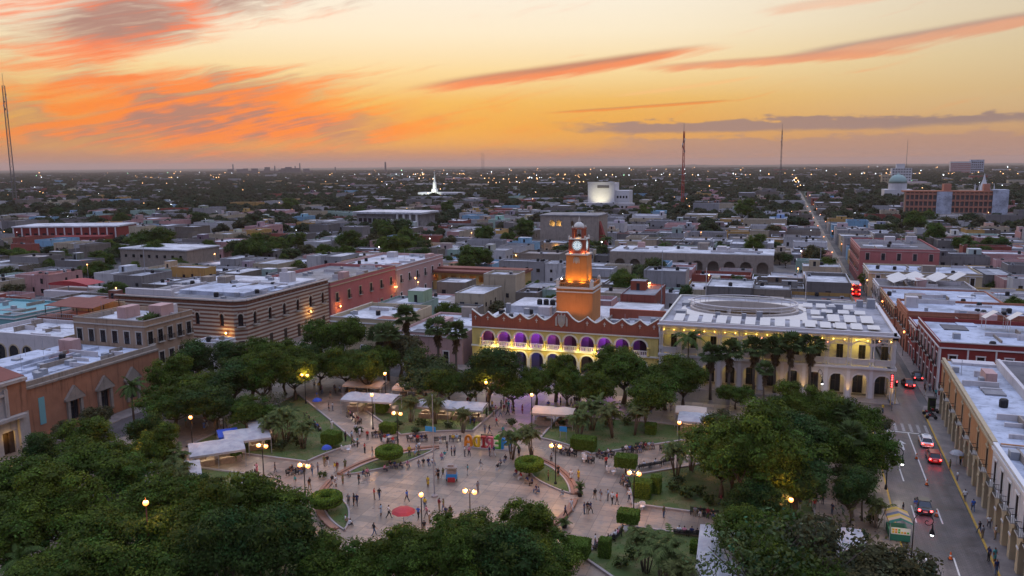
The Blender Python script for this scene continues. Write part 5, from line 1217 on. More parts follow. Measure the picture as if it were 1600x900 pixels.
sm.face([(-s4, -s4*.8, 0), (0, -s4, 1.6), (0, s4, 1.2), (-s4, s4*.9, -.2)]); sm.face([(0, -s4, 1.6), (s4, -s4*.9, .1), (s4, s4, -.1), (0, s4, 1.2)])
[sm.box(x-.05, y-.05, -2.4, x+.05, y+.05, 0) for x in (-2.4, 2.4) for y in (-2, 2)]
for x, y in ((41.5, 180), (45.6, 179.2)):
    o = sm.build('sail_canopy', 'roof_sheet'); o.location = (x, y, 12.0); o.scale = (.8, .8, 1); tag(o, f"pale folded canopy on the maroon corner building roof, {'nearer the street' if x < 43 else 'farther from the street'}", 'canopy')
tm = MB(); tm.face([(-2, -2, 0), (2, -2, 0), (0, 0, 1.7)]); tm.face([(2, -2, 0), (2, 2, 0), (0, 0, 1.7)]); tm.face([(2, 2, 0), (-2, 2, 0), (0, 0, 1.7)]); tm.face([(-2, 2, 0), (-2, -2, 0), (0, 0, 1.7)]); [tm.box(x-.05, y-.05, -1.4, x+.05, y+.05, 0) for x in (-1.9, 1.9) for y in (-1.9, 1.9)]
tmm = tm.mesh('roof_tent', 'roof_sheet')
for k, w_ in enumerate(('first', 'second', 'third', 'fourth')):
    o = obj('roof_tent', tmm); o.location = (49+k*4.3, 166.5, 10.85); tag(o, f'small pointed white roof tent on the maroon building, {w_} from the street', 'tent', 'roof tents on the maroon building')
row_house('townhouse', 'lower red house with white window frames next to the maroon corner', 28.4, 186, 52, 197, 7.8, 'maroon_plaster', 'white_trim', 'blue_white_roof', 3, 2, .5)
row_house('townhouse', 'brick-orange plain house half way along the street', 28.0, 197, 56, 215, 9.0, 'brick_plaster', 'brick_plaster', 'blue_white_roof', 4, 2, .6)
row_house('townhouse', 'long low terracotta house with pale doors along the street', 27.6, 215, 54, 247, 7.3, 'brick_plaster', 'cream_plaster', 'blue_white_roof', 9, 2, .4)
row_house('townhouse', 'white corner house under a slanting array of solar panels', 27.2, 247, 52, 263, 7.6, 'white_plaster', 'white_trim', 'dark_roof', 4, 2, .5)
row_house('corner_building', 'yellow corner house behind the red bus', 27.6, 279, 60, 300, 7.8, 'cream_plaster', 'white_trim', 'blue_white_roof', 4, 2, .6)
row_house('townhouse', 'tall dusky red house high above the far street', 26.8, 305, 52, 348, 12.5, 'pink_plaster', 'blush_plaster', 'dark_roof', 9, 3, .6)
row_house('townhouse', 'long cream warehouse behind the solar panels', 54, 236, 84, 262, 6.0, 'ochre_plaster', 'white_trim', 'roof_dull', 5, 1, .6, False)
row_house('townhouse', 'broad white house right of the walled garden', 80, 222, 112, 250, 7.2, 'white_plaster', 'white_trim', 'blue_white_roof', 6, 2, .5, False)
sp_ = MB(); sp_.box(-1.9, -3.2, 0, 1.9, 3.2, .1, bottom=True); [sp_.box(x-.06, y-.06, -1.6, x+.06, y+.06, .0) for x in (-1.5, 1.5) for y in (-2.6, 2.6)]; spm = sp_.mesh('solar_panel', 'roof_sheet')
kk = 0
for (x, y, tilt, n) in ((32.5, 255.5, (.18, -.32), 2), (37.5, 259.5, (.1, -.34), 2), (43.5, 259, (.06, -.42), 2), (49.2, 260, (.05, -.5), 1), (32, 249.5, (.15, -.3), 1), (38.0, 250.5, (0, -.1), 1)):
    for q in range(n):
        o = obj('solar_panel', spm); o.location = (x + q*4.0*.0, y - q*6.3*.62, 9.9); o.rotation_euler = (*tilt, .35); o.scale = (1.05, .62, 1); tag(o, '', 'solar panel', 'slanting panels on the corner house roof'); o['_look'] = 'pale slanting solar panel'; kk += 1
# ---- left side: striped corner house, pink row
def striped(o, u, n, L, H, nb, th, arches, doors):
    fr_ = (o, u, n)
    w_ = MB().at(*fr_); op = []
    for k in range(nb):
        c_ = (k+.5)*L/nb
        if arches: op.append((c_-.55, c_+.55, 6.9, 9.2, .55))
    arcade(w_, L, 0, H, op, .4); w_.build('wall', 'terracotta_band', th)
    # sand courses stand proud of the terracotta, broken at the openings
    z = .5; k = 0
    s_ = MB().at(*fr_)
    while z < H-1.6:
        segs = [(0, L)]
        for (a, b, zb, zp, r_) in op:
            if z+.45 > zb-.05 and z < zp+r_: segs = [q for (x0, x1) in segs for q in (((x0, a-.02), (b+.02, x1)) if x0 < a and x1 > b else ((x0, x1),))]
        for x0, x1 in segs:
            if x1-x0 > .1: s_.box(x0, 0, z, x1, .05, z+.45, bottom=True)
        z += .92
    cs = s_.build('stone_courses', 'sand_band', th); cs['kind'] = 'stuff'
    for (a, b, zb, zp, r_) in op:
        f_ = MB().at(*fr_); f_.face([(a, -.3, zb), (b, -.3, zb), (b, -.3, zp), *[((a+b)/2+r_*math.cos(PI*q/8), -.3, zp+r_*math.sin(PI*q/8)) for q in range(1, 8)], (a, -.3, zp)]); wn = f_.build('window', 'dark_glass', th)
        f_ = MB().at(*fr_); archring(f_, (a+b)/2, zp, r_, .3, .12, 0, 8); f_.build('arch_surround', 'sand_band', wn)
        if doors:
            balcony(th, fr_, (a+b)/2, 6.85, 1.9, .8); dd_ = MB().at(*fr_); dd_.box((a+b)/2-.6, .02, .2, (a+b)/2+.6, .08, 3.4); dd_.build('door', 'dark_wood', th)
    f_ = MB().at(*fr_); f_.box(0, 0, H-1.5, L, .16, H-1.2, bottom=True); f_.box(0, 0, H-.3, L, .45, H, bottom=True); f_.build('cornice', 'stone_trim', th)
    f_ = MB().at(*fr_); nd = int(L/1.5)
    for k in range(nd): f_.box((k+.15)*L/nd, 0, H-1.08, (k+.85)*L/nd, .1, H-.5)
    f_.build('frieze_panels', 'terracotta_band', th)['kind'] = 'stuff'
sb = thing('corner_building', 'striped terracotta and sand stone corner building with arched windows', 'building', (-115.6, 149.0, 0))
striped((-36, 0, 0), (1, 0, 0), (0, -1, 0), 34, 13.0, 5, sb, True, False)
striped((-2, 0, 0), (.7071, .7071, 0), (.7071, -.7071, 0), 2.83, 13.0, 1, sb, True, True)
striped((0, 2, 0), (0, 1, 0), (1, 0, 0), 35, 13.0, 6, sb, True, True)
m_ = MB(); m_.prism([(-36, .4), (-2.2, .4), (-.4, 2.2), (-.4, 37), (-36, 37)], 12.0, 12.4); m_.build('roof', 'roof_dull', sb)
m_ = MB(); m_.box(-24, 8, 12.4, -5, 20, 13.3); m_.build('roof_sheet_cover', 'blue_white_roof', sb)
m_ = MB(); m_.box(-35.8, 3, 12.3, -22, 4, 14.0); m_.box(-26, 4, 12.3, -25.6, 20, 13.6); m_.box(-22, 24, 12.3, -4, 24.5, 13.4); m_.box(-32, 14, 12.3, -26, 15, 13.2); m_.build('roof_wall', 'white_plaster', sb)
m_ = MB(); m_.box(-33, 21, 12.3, -3, 36, 13.0); m_.build('roof_terrace', 'roof_lime', sb)
m_ = MB(); m_.box(-9, 28, 12.9, -6, 31, 15.6); m_.box(-8.6, 28.5, 15.6, -7.4, 29.5, 16.6); m_.build('lift_hut', 'white_plaster', sb)
for x, y in ((-20, 22.5), (-14, 30), (-27, 26), (-11, 34), (-30, 30), (-17, 33)):
    m_ = MB(); m_.box(x, y, 12.9, x+1.3, y+1, 13.8); m_.build('roof_unit', 'grey_metal', sb)
row_house('townhouse', 'rose-pink long house adjoining the striped corner building', -139, 186.5, -115.2, 225, 11.0, 'pink_plaster', 'cream_plaster', 'roof_dull', 6, 2, .9, faces=('R', 'F'))
row_house('townhouse', 'blush-pink house with tall windows at the end of the pink row', -139, 225.3, -115.0, 262, 10.6, 'blush_plaster', 'white_trim', 'roof_lime', 6, 2, .9, faces=('R', 'F'))
# low houses between that street and the town hall
row_house('corner_building', 'cream single-storey corner building with white roof balustrade', -97, 156.5, -80.5, 176, 8.2, 'cream_plaster', 'white_trim', 'roof_lime', 4, 2, .9, faces=('F', 'L'))
row_house('townhouse', 'dusky low shop with a pale roof beside the town hall', -80, 156.5, -64.5, 180, 6.2, 'blush_plaster', 'white_trim', 'roof_lime', 4, 1, .6, faces=('F',))
# long yellow gallery house with a red roof
yg = thing('gallery_house', 'yellow house with lit gallery openings and long red roof', 'house', (-121, 253, 0))
m_ = MB().at((0, 0, 0), (1, 0, 0), (0, -1, 0)); arcade(m_, 38, 0, 6.2, [(2.2+k*3.5, 4.6+k*3.5, 3.2, 5.3, 0) for k in range(10)], .5); m_.build('gallery_wall', 'ochre_plaster', yg)
m_ = MB(); m_.box(0, 3, 0, 38, 13, 6.1); m_.build('back_wall', 'ochre_plaster', yg); m_ = MB(); m_.box(-.6, -.8, 6.2, 38.6, 13.5, 6.9, bottom=True); m_.box(-.6, 4, 6.9, 38.6, 9, 7.5); m_.build('roof', 'rust_tile', yg)
for k in (1, 4, 5, 7, 9): point('gallery_lamp', (-121+3.4+k*3.5, 254.6, 5.2), 26, WARM, .1)
# tall weathered convent block with two lit arches
cb = thing('stone_block', 'tall weathered stone block with two lit arches behind the clock tower', 'building', (-116, 388, 0))
m_ = MB().at((0, 0, 0), (1, 0, 0), (0, -1, 0)); arcade(m_, 30, 0, 17.5, [(5.0+k*3.4, 7.6+k*3.4, 12.4, 14.2, 1.3) for k in range(2)] + [(16, 17.4, 12.2, 14.4, .7), (21, 22.4, 12.2, 14.4, .7)], .9); m_.build('wall', 'old_stone', cb)
m_ = MB(); m_.box(.2, 3, 0, 29.8, 22, 17.3); m_.box(0, .9, 0, .5, 22, 17.5); m_.box(29.5, .9, 0, 30, 22, 17.5); m_.build('inner_wall', 'old_stone', cb); m_ = MB(); m_.box(-.3, -.3, 17.5, 30.3, 22.3, 18.1, bottom=True); m_.build('roof', 'roof_dull', cb)
m_ = MB(); m_.face([(30, 2, 0), (35, 2, 0), (30, 2, 15)]); m_.face([(30, 6, 0), (35, 6, 0), (30, 6, 15)]); m_.face([(35, 2, 0), (35, 6, 0), (30, 6, 15), (30, 2, 15)]); m_.build('buttress', 'maroon_plaster', cb)
for k in range(2): point('arch_lamp', (-116+6.3+k*3.4, 389.8, 12.9), 160, (1.0, 0.62, 0.2), .1)
lb = row_house('house', 'low stone house with lamplit wall in front of the convent block', -118, 372, -86, 384, 5.2, 'old_stone', 'stone_trim', 'roof_lime', 3, 1, .4, faces=('F',))
for x in (-112, -103): point('wall_lamp', (x, 371.2, 3.6), 220, (1.0, 0.55, 0.15), .1)
# ---- left edge: stone palace front, salmon house with pediments, taller house
MX = -110.6
mo_ = thing('stone_palace', 'weathered stone palace front with lit doorway at the edge of the trees', 'palace', (MX+1.0, 66, 0))
fr_ = ((0, 0, 0), (0, 1, 0), (1, 0, 0)); m_ = MB().at(*fr_); arcade(m_, 23, 0, 11.4, [(18.3, 20.3, 0, 3.6, .0), (16.6, 17.9, 6.2, 8.1, .65)], .8); m_.build('wall', 'pale_stone', mo_)
m_ = MB().at(*fr_); m_.box(14.4, 0, 0, 15.2, .6, 5.4); m_.box(20.9, 0, 0, 21.5, .5, 5.4); m_.box(13.8, 0, 5.4, 22, 1.0, 5.9, bottom=True); m_.box(14.6, 0, 5.9, 15.2, .35, 10.2); m_.box(19.0, 0, 5.9, 19.6, .35, 10.2); m_.box(15.6, 0, 9.2, 19.0, .3, 9.6, bottom=True); m_.box(0, 0, 10.8, 23, .4, 11.3, bottom=True); m_.build('portal', 'pale_stone', mo_)
m_ = MB().at(*fr_); m_.box(19.8, 0, 5.95, 22.95, .06, 10.8); m_.build('plain_bay', 'salmon_plaster', mo_)
m_ = MB().at(*fr_); m_.box(0, -16, 0, 23, -.8, 11.2); m_.build('body', 'old_stone', mo_); m_ = MB().at(*fr_); m_.prism([(0, -16), (0, -.2), (23, -.2), (23, -16)][::-1], 11.3, 11.5); m_.face([(0, -.2, 11.5), (23, -.2, 11.5), (23, -8, 13.2), (0, -8, 13.2)]); m_.face([(0, -16, 11.5), (23, -16, 11.5), (23, -8, 13.2), (0, -8, 13.2)]); m_.face([(23, -.2, 11.5), (23, -16, 11.5), (23, -8, 13.2)]); m_.build('roof', 'rust_tile', mo_)
m_ = MB().at(*fr_); m_.box(19.4, -.35, .1, 20.3, -.25, 3.6); m_.box(18.3, -.75, .1, 20.3, -.7, 3.6); m_.build('door', 'dark_wood', mo_); point('door_lamp', (MX+1.2, 66+19.0, 2.9), 50, (1.0, .6, .12), .1)
m_ = MB().at(*fr_); m_.face([(16.6, -.3, 6.2), (17.9, -.3, 6.2), (17.9, -.3, 8.1), (17.25, -.3, 8.75), (16.6, -.3, 8.1)]); m_.build('window', 'dark_wood', mo_)
m_ = MB().at(*fr_); m_.lathe([(.3, 11.4), (.2, 12.2), (.35, 12.5), (.1, 13.0)], 8); m_.build('finial', 'pale_stone', mo_)
sl = thing('salmon_house', 'salmon plastered house with stone pediments over its windows', 'house', (MX, 89.2, 0))
fr_ = ((0, 0, 0), (0, 1, 0), (1, 0, 0)); m_ = MB().at(*fr_); arcade(m_, 28.5, 0, 9.2, [(9.0+k*6.3-.8, 9.0+k*6.3+.8, 1.6, 5.0, 0) for k in range(3)], .7); m_.build('wall', 'salmon_plaster', sl)
for k in range(3):
    c_ = 9.0+k*6.3; pd = MB().at(*fr_); pd.box(c_-1.9, 0, 5.0, c_+1.9, .55, 5.35, bottom=True)
    pd.face([(c_-1.9, .5, 5.35), (c_+1.9, .5, 5.35), (c_, .5, 7.4)]); pd.face([(c_-1.9, .55, 5.35), (c_, .55, 7.45), (c_, 0, 7.45), (c_-1.9, 0, 5.35)]); pd.face([(c_+1.9, .55, 5.35), (c_, .55, 7.45), (c_, 0, 7.45), (c_+1.9, 0, 5.35)])
    for q in (-1.3, 1.3): pd.box(c_+q-.25, 0, 1.2, c_+q+.25, .4, 5.0)
    pd.build('pediment', 'old_stone', sl); window(sl, fr_, c_, 1.6, 1.6, 3.4, 0, frame='dark_wood', name='window', bars=2)
bn_ = MB().at(*fr_); bn_.box(2.4, .02, 2.6, 3.5, .07, 7.0); bn_.build('blue_banner', 'banner_blue' if 'banner_blue' in MAT else 'teal_paint', sl)
m_ = MB().at(*fr_); m_.box(0, -.7, 8.9, 28.5, .25, 9.25); m_.box(0, -.7, 9.25, 28.5, -.3, 10.0); m_.build('cornice', 'old_stone', sl)
m_ = MB().at(*fr_); m_.box(0, -22, 0, 28.5, -.71, 8.4); m_.build('body', 'white_plaster', sl); m_ = MB().at(*fr_); m_.box(.1, -21.8, 8.35, 28.4, -.72, 8.9); m_.box(4, -20, 8.9, 20, -14, 9.6); m_.box(10, -12, 8.9, 26, -11.6, 9.5); m_.box(2, -9, 8.9, 18, -8.7, 9.3); m_.build('roof', 'blue_white_roof', sl)
for x, y, w in ((8, -6, 1), (14, -7, 1.4), (20, -5, 1), (23, -17, 2.2), (12, -17, 1.3), (5, -13, 1.2), (18, -9.5, 1)):
    m_ = MB().at(*fr_); m_.box(x, y, 8.8, x+w, y+w, 9.9); m_.build('roof_unit', 'grey_metal', sl)
th = row_house('townhouse', 'tall tan house with dark tall windows behind the fan palm', -131, 117.9, -113.6, 131, 13.4, 'tan_plaster', 'stone_trim', 'roof_lime', 5, 3, .9, False, faces=('R', 'F'))
kk_ = row_house('kiosk_house', 'small pale blue annex below the striped corner building', -117, 134, -110.5, 140, 6.2, 'white_plaster', 'white_trim', 'blue_white_roof', 2, 1, .5, faces=('R', 'F'))
th = row_house('house', 'blue-grey house with three dark arches behind the salmon roof', -158, 118, -134, 132, 9.0, 'white_plaster', 'cream_plaster', 'roof_lime', 2, 1, .9, False, faces=('R',))
for k in range(4):
    m_ = MB().at((-12, -7, 0), (1, 0, 0), (0, -1, 0)); c_ = 3.2+k*3.6; m_.face([(c_-1.2, .03, 3.6), (c_+1.2, .03, 3.6), (c_+1.2, .03, 6.2), *[(c_+1.2*math.cos(PI*q/8), .03, 6.2+1.2*math.sin(PI*q/8)) for q in range(1, 8)], (c_-1.2, .03, 6.2)]); m_.build('arch_window', 'dark_glass', th)
    m_ = MB().at((-12, -7, 0), (1, 0, 0), (0, -1, 0)); archring(m_, c_, 6.2, 1.2, .25, .1, 0, 8, foot=3.6); m_.build('arch_surround', 'cream_plaster', th)
aw = thing('roof_terrace', 'roof terrace under a brown awning with warm light inside', 'terrace', (-150, 134, 9.9))
m_ = MB(); m_.box(-9, -.5, -1, 9, 9, 0); m_.build('deck', 'rust_tile', aw); m_ = MB(); m_.face([(-7, 0, 2.6), (7, 0, 2.6), (7, 7.6, 3.4), (-7, 7.6, 3.4)]); m_.face([(-7, 0, 2.45), (7, 0, 2.45), (7, 0, 2.6), (-7, 0, 2.6)]); m_.build('awning', 'rust_tile', aw)
for x in (-6.9, -2.3, 2.3, 6.9):
    for y in (.1, 7.5): m_ = MB(); m_.box(x-.06, y-.06, 0, x+.06, y+.06, 2.6 + y*.1); m_.build('post', 'dark_iron', aw)
m_ = MB(); balusters(m_, -9, 9, 0, 1, -.4, .6, 0, .04, .03); m_.build('railing', 'grey_metal', aw); m_ = MB(); m_.box(-8, 8, 0, 8, 8.3, 2.8); m_.build('back_wall', 'cream_plaster', aw)
point('terrace_lamp', (-152, 139, 12.0), 60, WARM, .1); point('terrace_lamp', (-146, 139, 12.0), 60, WARM, .1)
row_house('house', 'long teal wall house left of the brown awning', -196, 132, -164, 150, 9.5, 'teal_paint', 'white_trim', 'teal_paint', 5, 1, .6, False, faces=('R', 'F'))

clutter(sb, -34, 4, -3, 35, 12.38, 60, 5); clutter(sl, -21, 1, -2, 27, 8.88, 26, 6); clutter(pal, 1, 1.5, 15, 29, 9.33, 22, 7); clutter(pal, 26, 1.5, 39, 28, 9.33, 24, 8)

# ------------------------------------------------------------------ people
def cloth(name, c): paint(name, c, 0.9, 0.15, 3.0)
SHIRTS = [('white', (0.6, 0.6, 0.6)), ('black', (0.02, 0.02, 0.022)), ('red', (0.4, 0.03, 0.03)), ('teal', (0.05, 0.25, 0.25)), ('blue', (0.05, 0.12, 0.4)), ('grey', (0.2, 0.2, 0.21)), ('yellow', (0.55, 0.38, 0.04)), ('pink', (0.5, 0.2, 0.25)), ('navy', (0.02, 0.03, 0.09)), ('olive', (0.12, 0.12, 0.05)), ('pale blue', (0.3, 0.4, 0.5)), ('maroon', (0.16, 0.02, 0.03))]
PANTS = [('dark jeans', (0.02, 0.025, 0.045)), ('black trousers', (0.014, 0.014, 0.015)), ('blue jeans', (0.06, 0.1, 0.18)), ('khaki shorts', (0.25, 0.19, 0.12)), ('grey trousers', (0.12, 0.12, 0.125)), ('white trousers', (0.5, 0.5, 0.48))]
SKINS = [(0.26, 0.13, 0.08), (0.34, 0.19, 0.125), (0.19, 0.095, 0.06)]
for n_, c_ in SHIRTS: cloth('shirt_'+n_.replace(' ', '_'), c_)
for n_, c_ in PANTS: cloth('legs_'+n_.replace(' ', '_'), c_)
for k_, c_ in enumerate(SKINS): cloth('skin_%d' % k_, c_)
cloth('hair', (0.012, 0.009, 0.008)); cloth('shoe', (0.03, 0.028, 0.028))
def body_mesh(name, J, dress=False, longhair=False):
    """J: joints by name; grown into one surface"""
    P = dict(J); V = []; E_ = []; Rr = []; idx = {}
    def v(n, p, r): idx[n] = len(V); V.append(p); Rr.append(r)
    def e(a, b): E_.append((idx[a], idx[b]))
    hip = Vector(P['hip']); neck = Vector(P['neck']); mid = hip.lerp(neck, .5)
    v('hip', hip, (.165, .125)); v('waist', tuple(mid + Vector((0, 0, -.06))), (.14, .105)); v('chest', tuple(hip.lerp(neck, .78)), (.18, .12)); v('neck', P['neck'], (.062, .062))
    hd = Vector(P['head']); v('jaw', tuple(neck.lerp(hd, .5) + Vector((0, -.015, 0))), (.075, .085)); v('head', tuple(hd), (.088, .1)); v('crown', tuple(hd + Vector((0, .01, .1))), (.07, .08))
    e('hip', 'waist'); e('waist', 'chest'); e('chest', 'neck'); e('neck', 'jaw'); e('jaw', 'head'); e('head', 'crown')
    v('nose', tuple(hd + Vector((0, -.105, -.02))), (.018, .018)); e('head', 'nose')
    for s in 'lr':
        sh = Vector(P['sh_'+s]); v('sh'+s, tuple(sh), (.07, .07)); e('chest', 'sh'+s)
        v('el'+s, P['el_'+s], (.05, .05)); v('wr'+s, P['wr_'+s], (.034, .034)); e('sh'+s, 'el'+s); e('el'+s, 'wr'+s)
        w = Vector(P['wr_'+s]); d = (w - Vector(P['el_'+s])).normalized(); v('ha'+s, tuple(w + d*.1), (.036, .022)); v('fi'+s, tuple(w + d*.17 + Vector((0, -.02, 0))), (.022, .014)); e('wr'+s, 'ha'+s); e('ha'+s, 'fi'+s)
        v('hj'+s, P['hj_'+s], (.1, .1) if not dress else (.13, .12)); v('kn'+s, P['kn_'+s], (.068, .068) if not dress else (.09, .09)); v('an'+s, P['an_'+s], (.045, .045)); a = Vector(P['an_'+s]); v('to'+s, tuple(a + Vector((0, -.15, -.05))), (.04, .028))
        e('hip', 'hj'+s); e('hj'+s, 'kn'+s); e('kn'+s, 'an'+s); e('an'+s, 'to'+s)
    me = bpy.data.meshes.new(name); me.from_pydata([tuple(p) for p in V], E_, []); o = bpy.data.objects.new(name, me); C.objects.link(o)
    sk = o.modifiers.new('s', 'SKIN'); sk.use_smooth_shade = True
    for k, r_ in enumerate(Rr): me.skin_vertices[0].data[k].radius = r_; me.skin_vertices[0].data[k].use_root = (k == 0)
    sb_ = o.modifiers.new('d', 'SUBSURF'); sb_.levels = 1; sb_.render_levels = 1
    dg = bpy.context.evaluated_depsgraph_get(); res = bpy.data.meshes.new_from_object(o.evaluated_get(dg)); bpy.data.objects.remove(o); bpy.data.meshes.remove(me)
    res.name = name; res.materials.clear()
    for m_ in ('shirt_white', 'legs_dark_jeans', 'skin_0', 'hair', 'shoe'): res.materials.append(MAT[m_])
    segs = [(Vector(V[a]), Vector(V[b]), a, b) for a, b in E_]; names = {i: n for n, i in idx.items()}
    for p in res.polygons:
        c = p.center; best = None
        for A, B, a, b in segs:
            t = max(0, min(1, (c-A).dot(B-A)/max(1e-9, (B-A).length_squared))); d = (A.lerp(B, t)-c).length
            if best is None or d < best[0]: best = (d, names[a], names[b], t)
        _, na, nb, t = best; q = na[:2]+'>'+nb[:2]; mi = 0
        if nb in ('nose',) or nb in ('jaw', 'head', 'crown'):
            mi = 2
            if c.z > hd.z + .07 or (c.y > hd.y + .0 and c.z > hd.z - (.22 if longhair else .07)): mi = 3
        elif q in ('wr>ha', 'ha>fi'): mi = 2
        elif q == 'el>wr': mi = 2
        elif q == 'sh>el': mi = 0 if t < .75 else 2
        elif q in ('hi>hj', 'hj>kn'): mi = 1
        elif q == 'kn>an': mi = 1 if not dress else 2
        elif q == 'an>to': mi = 4
        elif na == 'hip' and t < .25: mi = 1
        if dress and q in ('hi>hj', 'hj>kn'): mi = 0
        p.material_index = mi
    return res
def joints(**k):
    J = dict(hip=(0, 0, .93), neck=(0, 0, 1.45), head=(0, -.015, 1.6), sh_l=(.19, 0, 1.38), el_l=(.24, .02, 1.1), wr_l=(.25, -.05, .86), sh_r=(-.19, 0, 1.38), el_r=(-.24, .02, 1.1), wr_r=(-.25, -.05, .86),
             hj_l=(.09, 0, .86), kn_l=(.1, -.02, .48), an_l=(.1, 0, .08), hj_r=(-.09, 0, .86), kn_r=(-.1, -.02, .48), an_r=(-.1, 0, .08)); J.update(k); return J
POSES = dict(
    stand=body_mesh('person', joints()),
    phone=body_mesh('person', joints(el_r=(-.24, -.02, 1.12), wr_r=(-.12, -.26, 1.22), kn_l=(.12, -.04, .48), head=(0, -.04, 1.59))),
    walk=body_mesh('person', joints(kn_l=(.1, -.2, .5), an_l=(.1, -.28, .1), kn_r=(-.1, .1, .48), an_r=(-.1, .36, .14), el_l=(.23, .14, 1.12), wr_l=(.24, .12, .9), el_r=(-.23, -.12, 1.14), wr_r=(-.22, -.28, .96))),
    dress=body_mesh('person', joints(el_l=(.23, -.03, 1.12), wr_l=(.1, -.22, 1.08), kn_r=(-.08, -.04, .48)), True, True),
    stroll=body_mesh('person', joints(kn_l=(.1, -.12, .49), an_l=(.1, -.14, .08), an_r=(-.1, .2, .1), kn_r=(-.1, .04, .48), wr_l=(.27, .1, .88)), False, True),
    sit=body_mesh('person', joints(hip=(0, .02, .52), neck=(0, .0, 1.04), head=(0, -.03, 1.19), sh_l=(.19, 0, .97), el_l=(.24, -.06, .72), wr_l=(.16, -.28, .62), sh_r=(-.19, 0, .97), el_r=(-.24, -.06, .72), wr_r=(-.14, -.3, .64), hj_l=(.09, 0, .48), kn_l=(.11, -.42, .47), an_l=(.11, -.44, .08), hj_r=(-.09, 0, .48), kn_r=(-.12, -.4, .47), an_r=(-.13, -.36, .08))),
    sit2=body_mesh('person', joints(hip=(0, .02, .46), neck=(0, -.12, .95), head=(0, -.18, 1.09), sh_l=(.19, -.1, .88), el_l=(.25, -.26, .66), wr_l=(.1, -.42, .62), sh_r=(-.19, -.1, .88), el_r=(-.25, -.26, .66), wr_r=(-.08, -.44, .6), hj_l=(.09, 0, .42), kn_l=(.14, -.38, .5), an_l=(.12, -.5, .08), hj_r=(-.09, 0, .42), kn_r=(-.14, -.38, .5), an_r=(-.12, -.5, .08)), False, True))
prng = random.Random(99); NPEOPLE = 0
def person(x, y, pose=None, rz=None, z=None, shirt=None, sits=False):
    global NPEOPLE
    pose = pose or (prng.choice(('sit', 'sit2')) if sits else prng.choice(('stand', 'phone', 'walk', 'dress', 'stroll', 'walk')))
    o = obj('person', POSES[pose]); NPEOPLE += 1
    if z is None: z = PZ if (x < 15.2 and y < 143 and x > -99) or x > 24.4 else .012
    o.location = (x, y, z); o.rotation_euler = (0, 0, prng.uniform(0, 2*PI) if rz is None else rz); s = prng.uniform(.92, 1.06); o.scale = (s, s, s)
    sn, _ = next((q for q in SHIRTS if q[0] == shirt), None) or prng.choice(SHIRTS[:2]*3 + [SHIRTS[5], SHIRTS[8]]*2 + SHIRTS); pn, _ = prng.choice(PANTS)
    for k, m_ in enumerate(('shirt_'+sn.replace(' ', '_'), 'legs_'+pn.replace(' ', '_'), 'skin_%d' % prng.randrange(3), 'hair', 'shoe')):
        o.material_slots[k].link = 'OBJECT'; o.material_slots[k].material = MAT[m_]
    what = {'stand': 'standing', 'phone': 'standing, arm raised,', 'walk': 'walking', 'dress': 'standing', 'stroll': 'walking', 'sit': 'sitting', 'sit2': 'hunched sitting'}[pose]
    tag(o, '', 'person', 'people in the plaza' if x < 15 else 'people on the street'); o['_look'] = f"{what} person, {sn} dress" if pose == 'dress' else f"{what} person, {sn} top, {pn}"
    return o
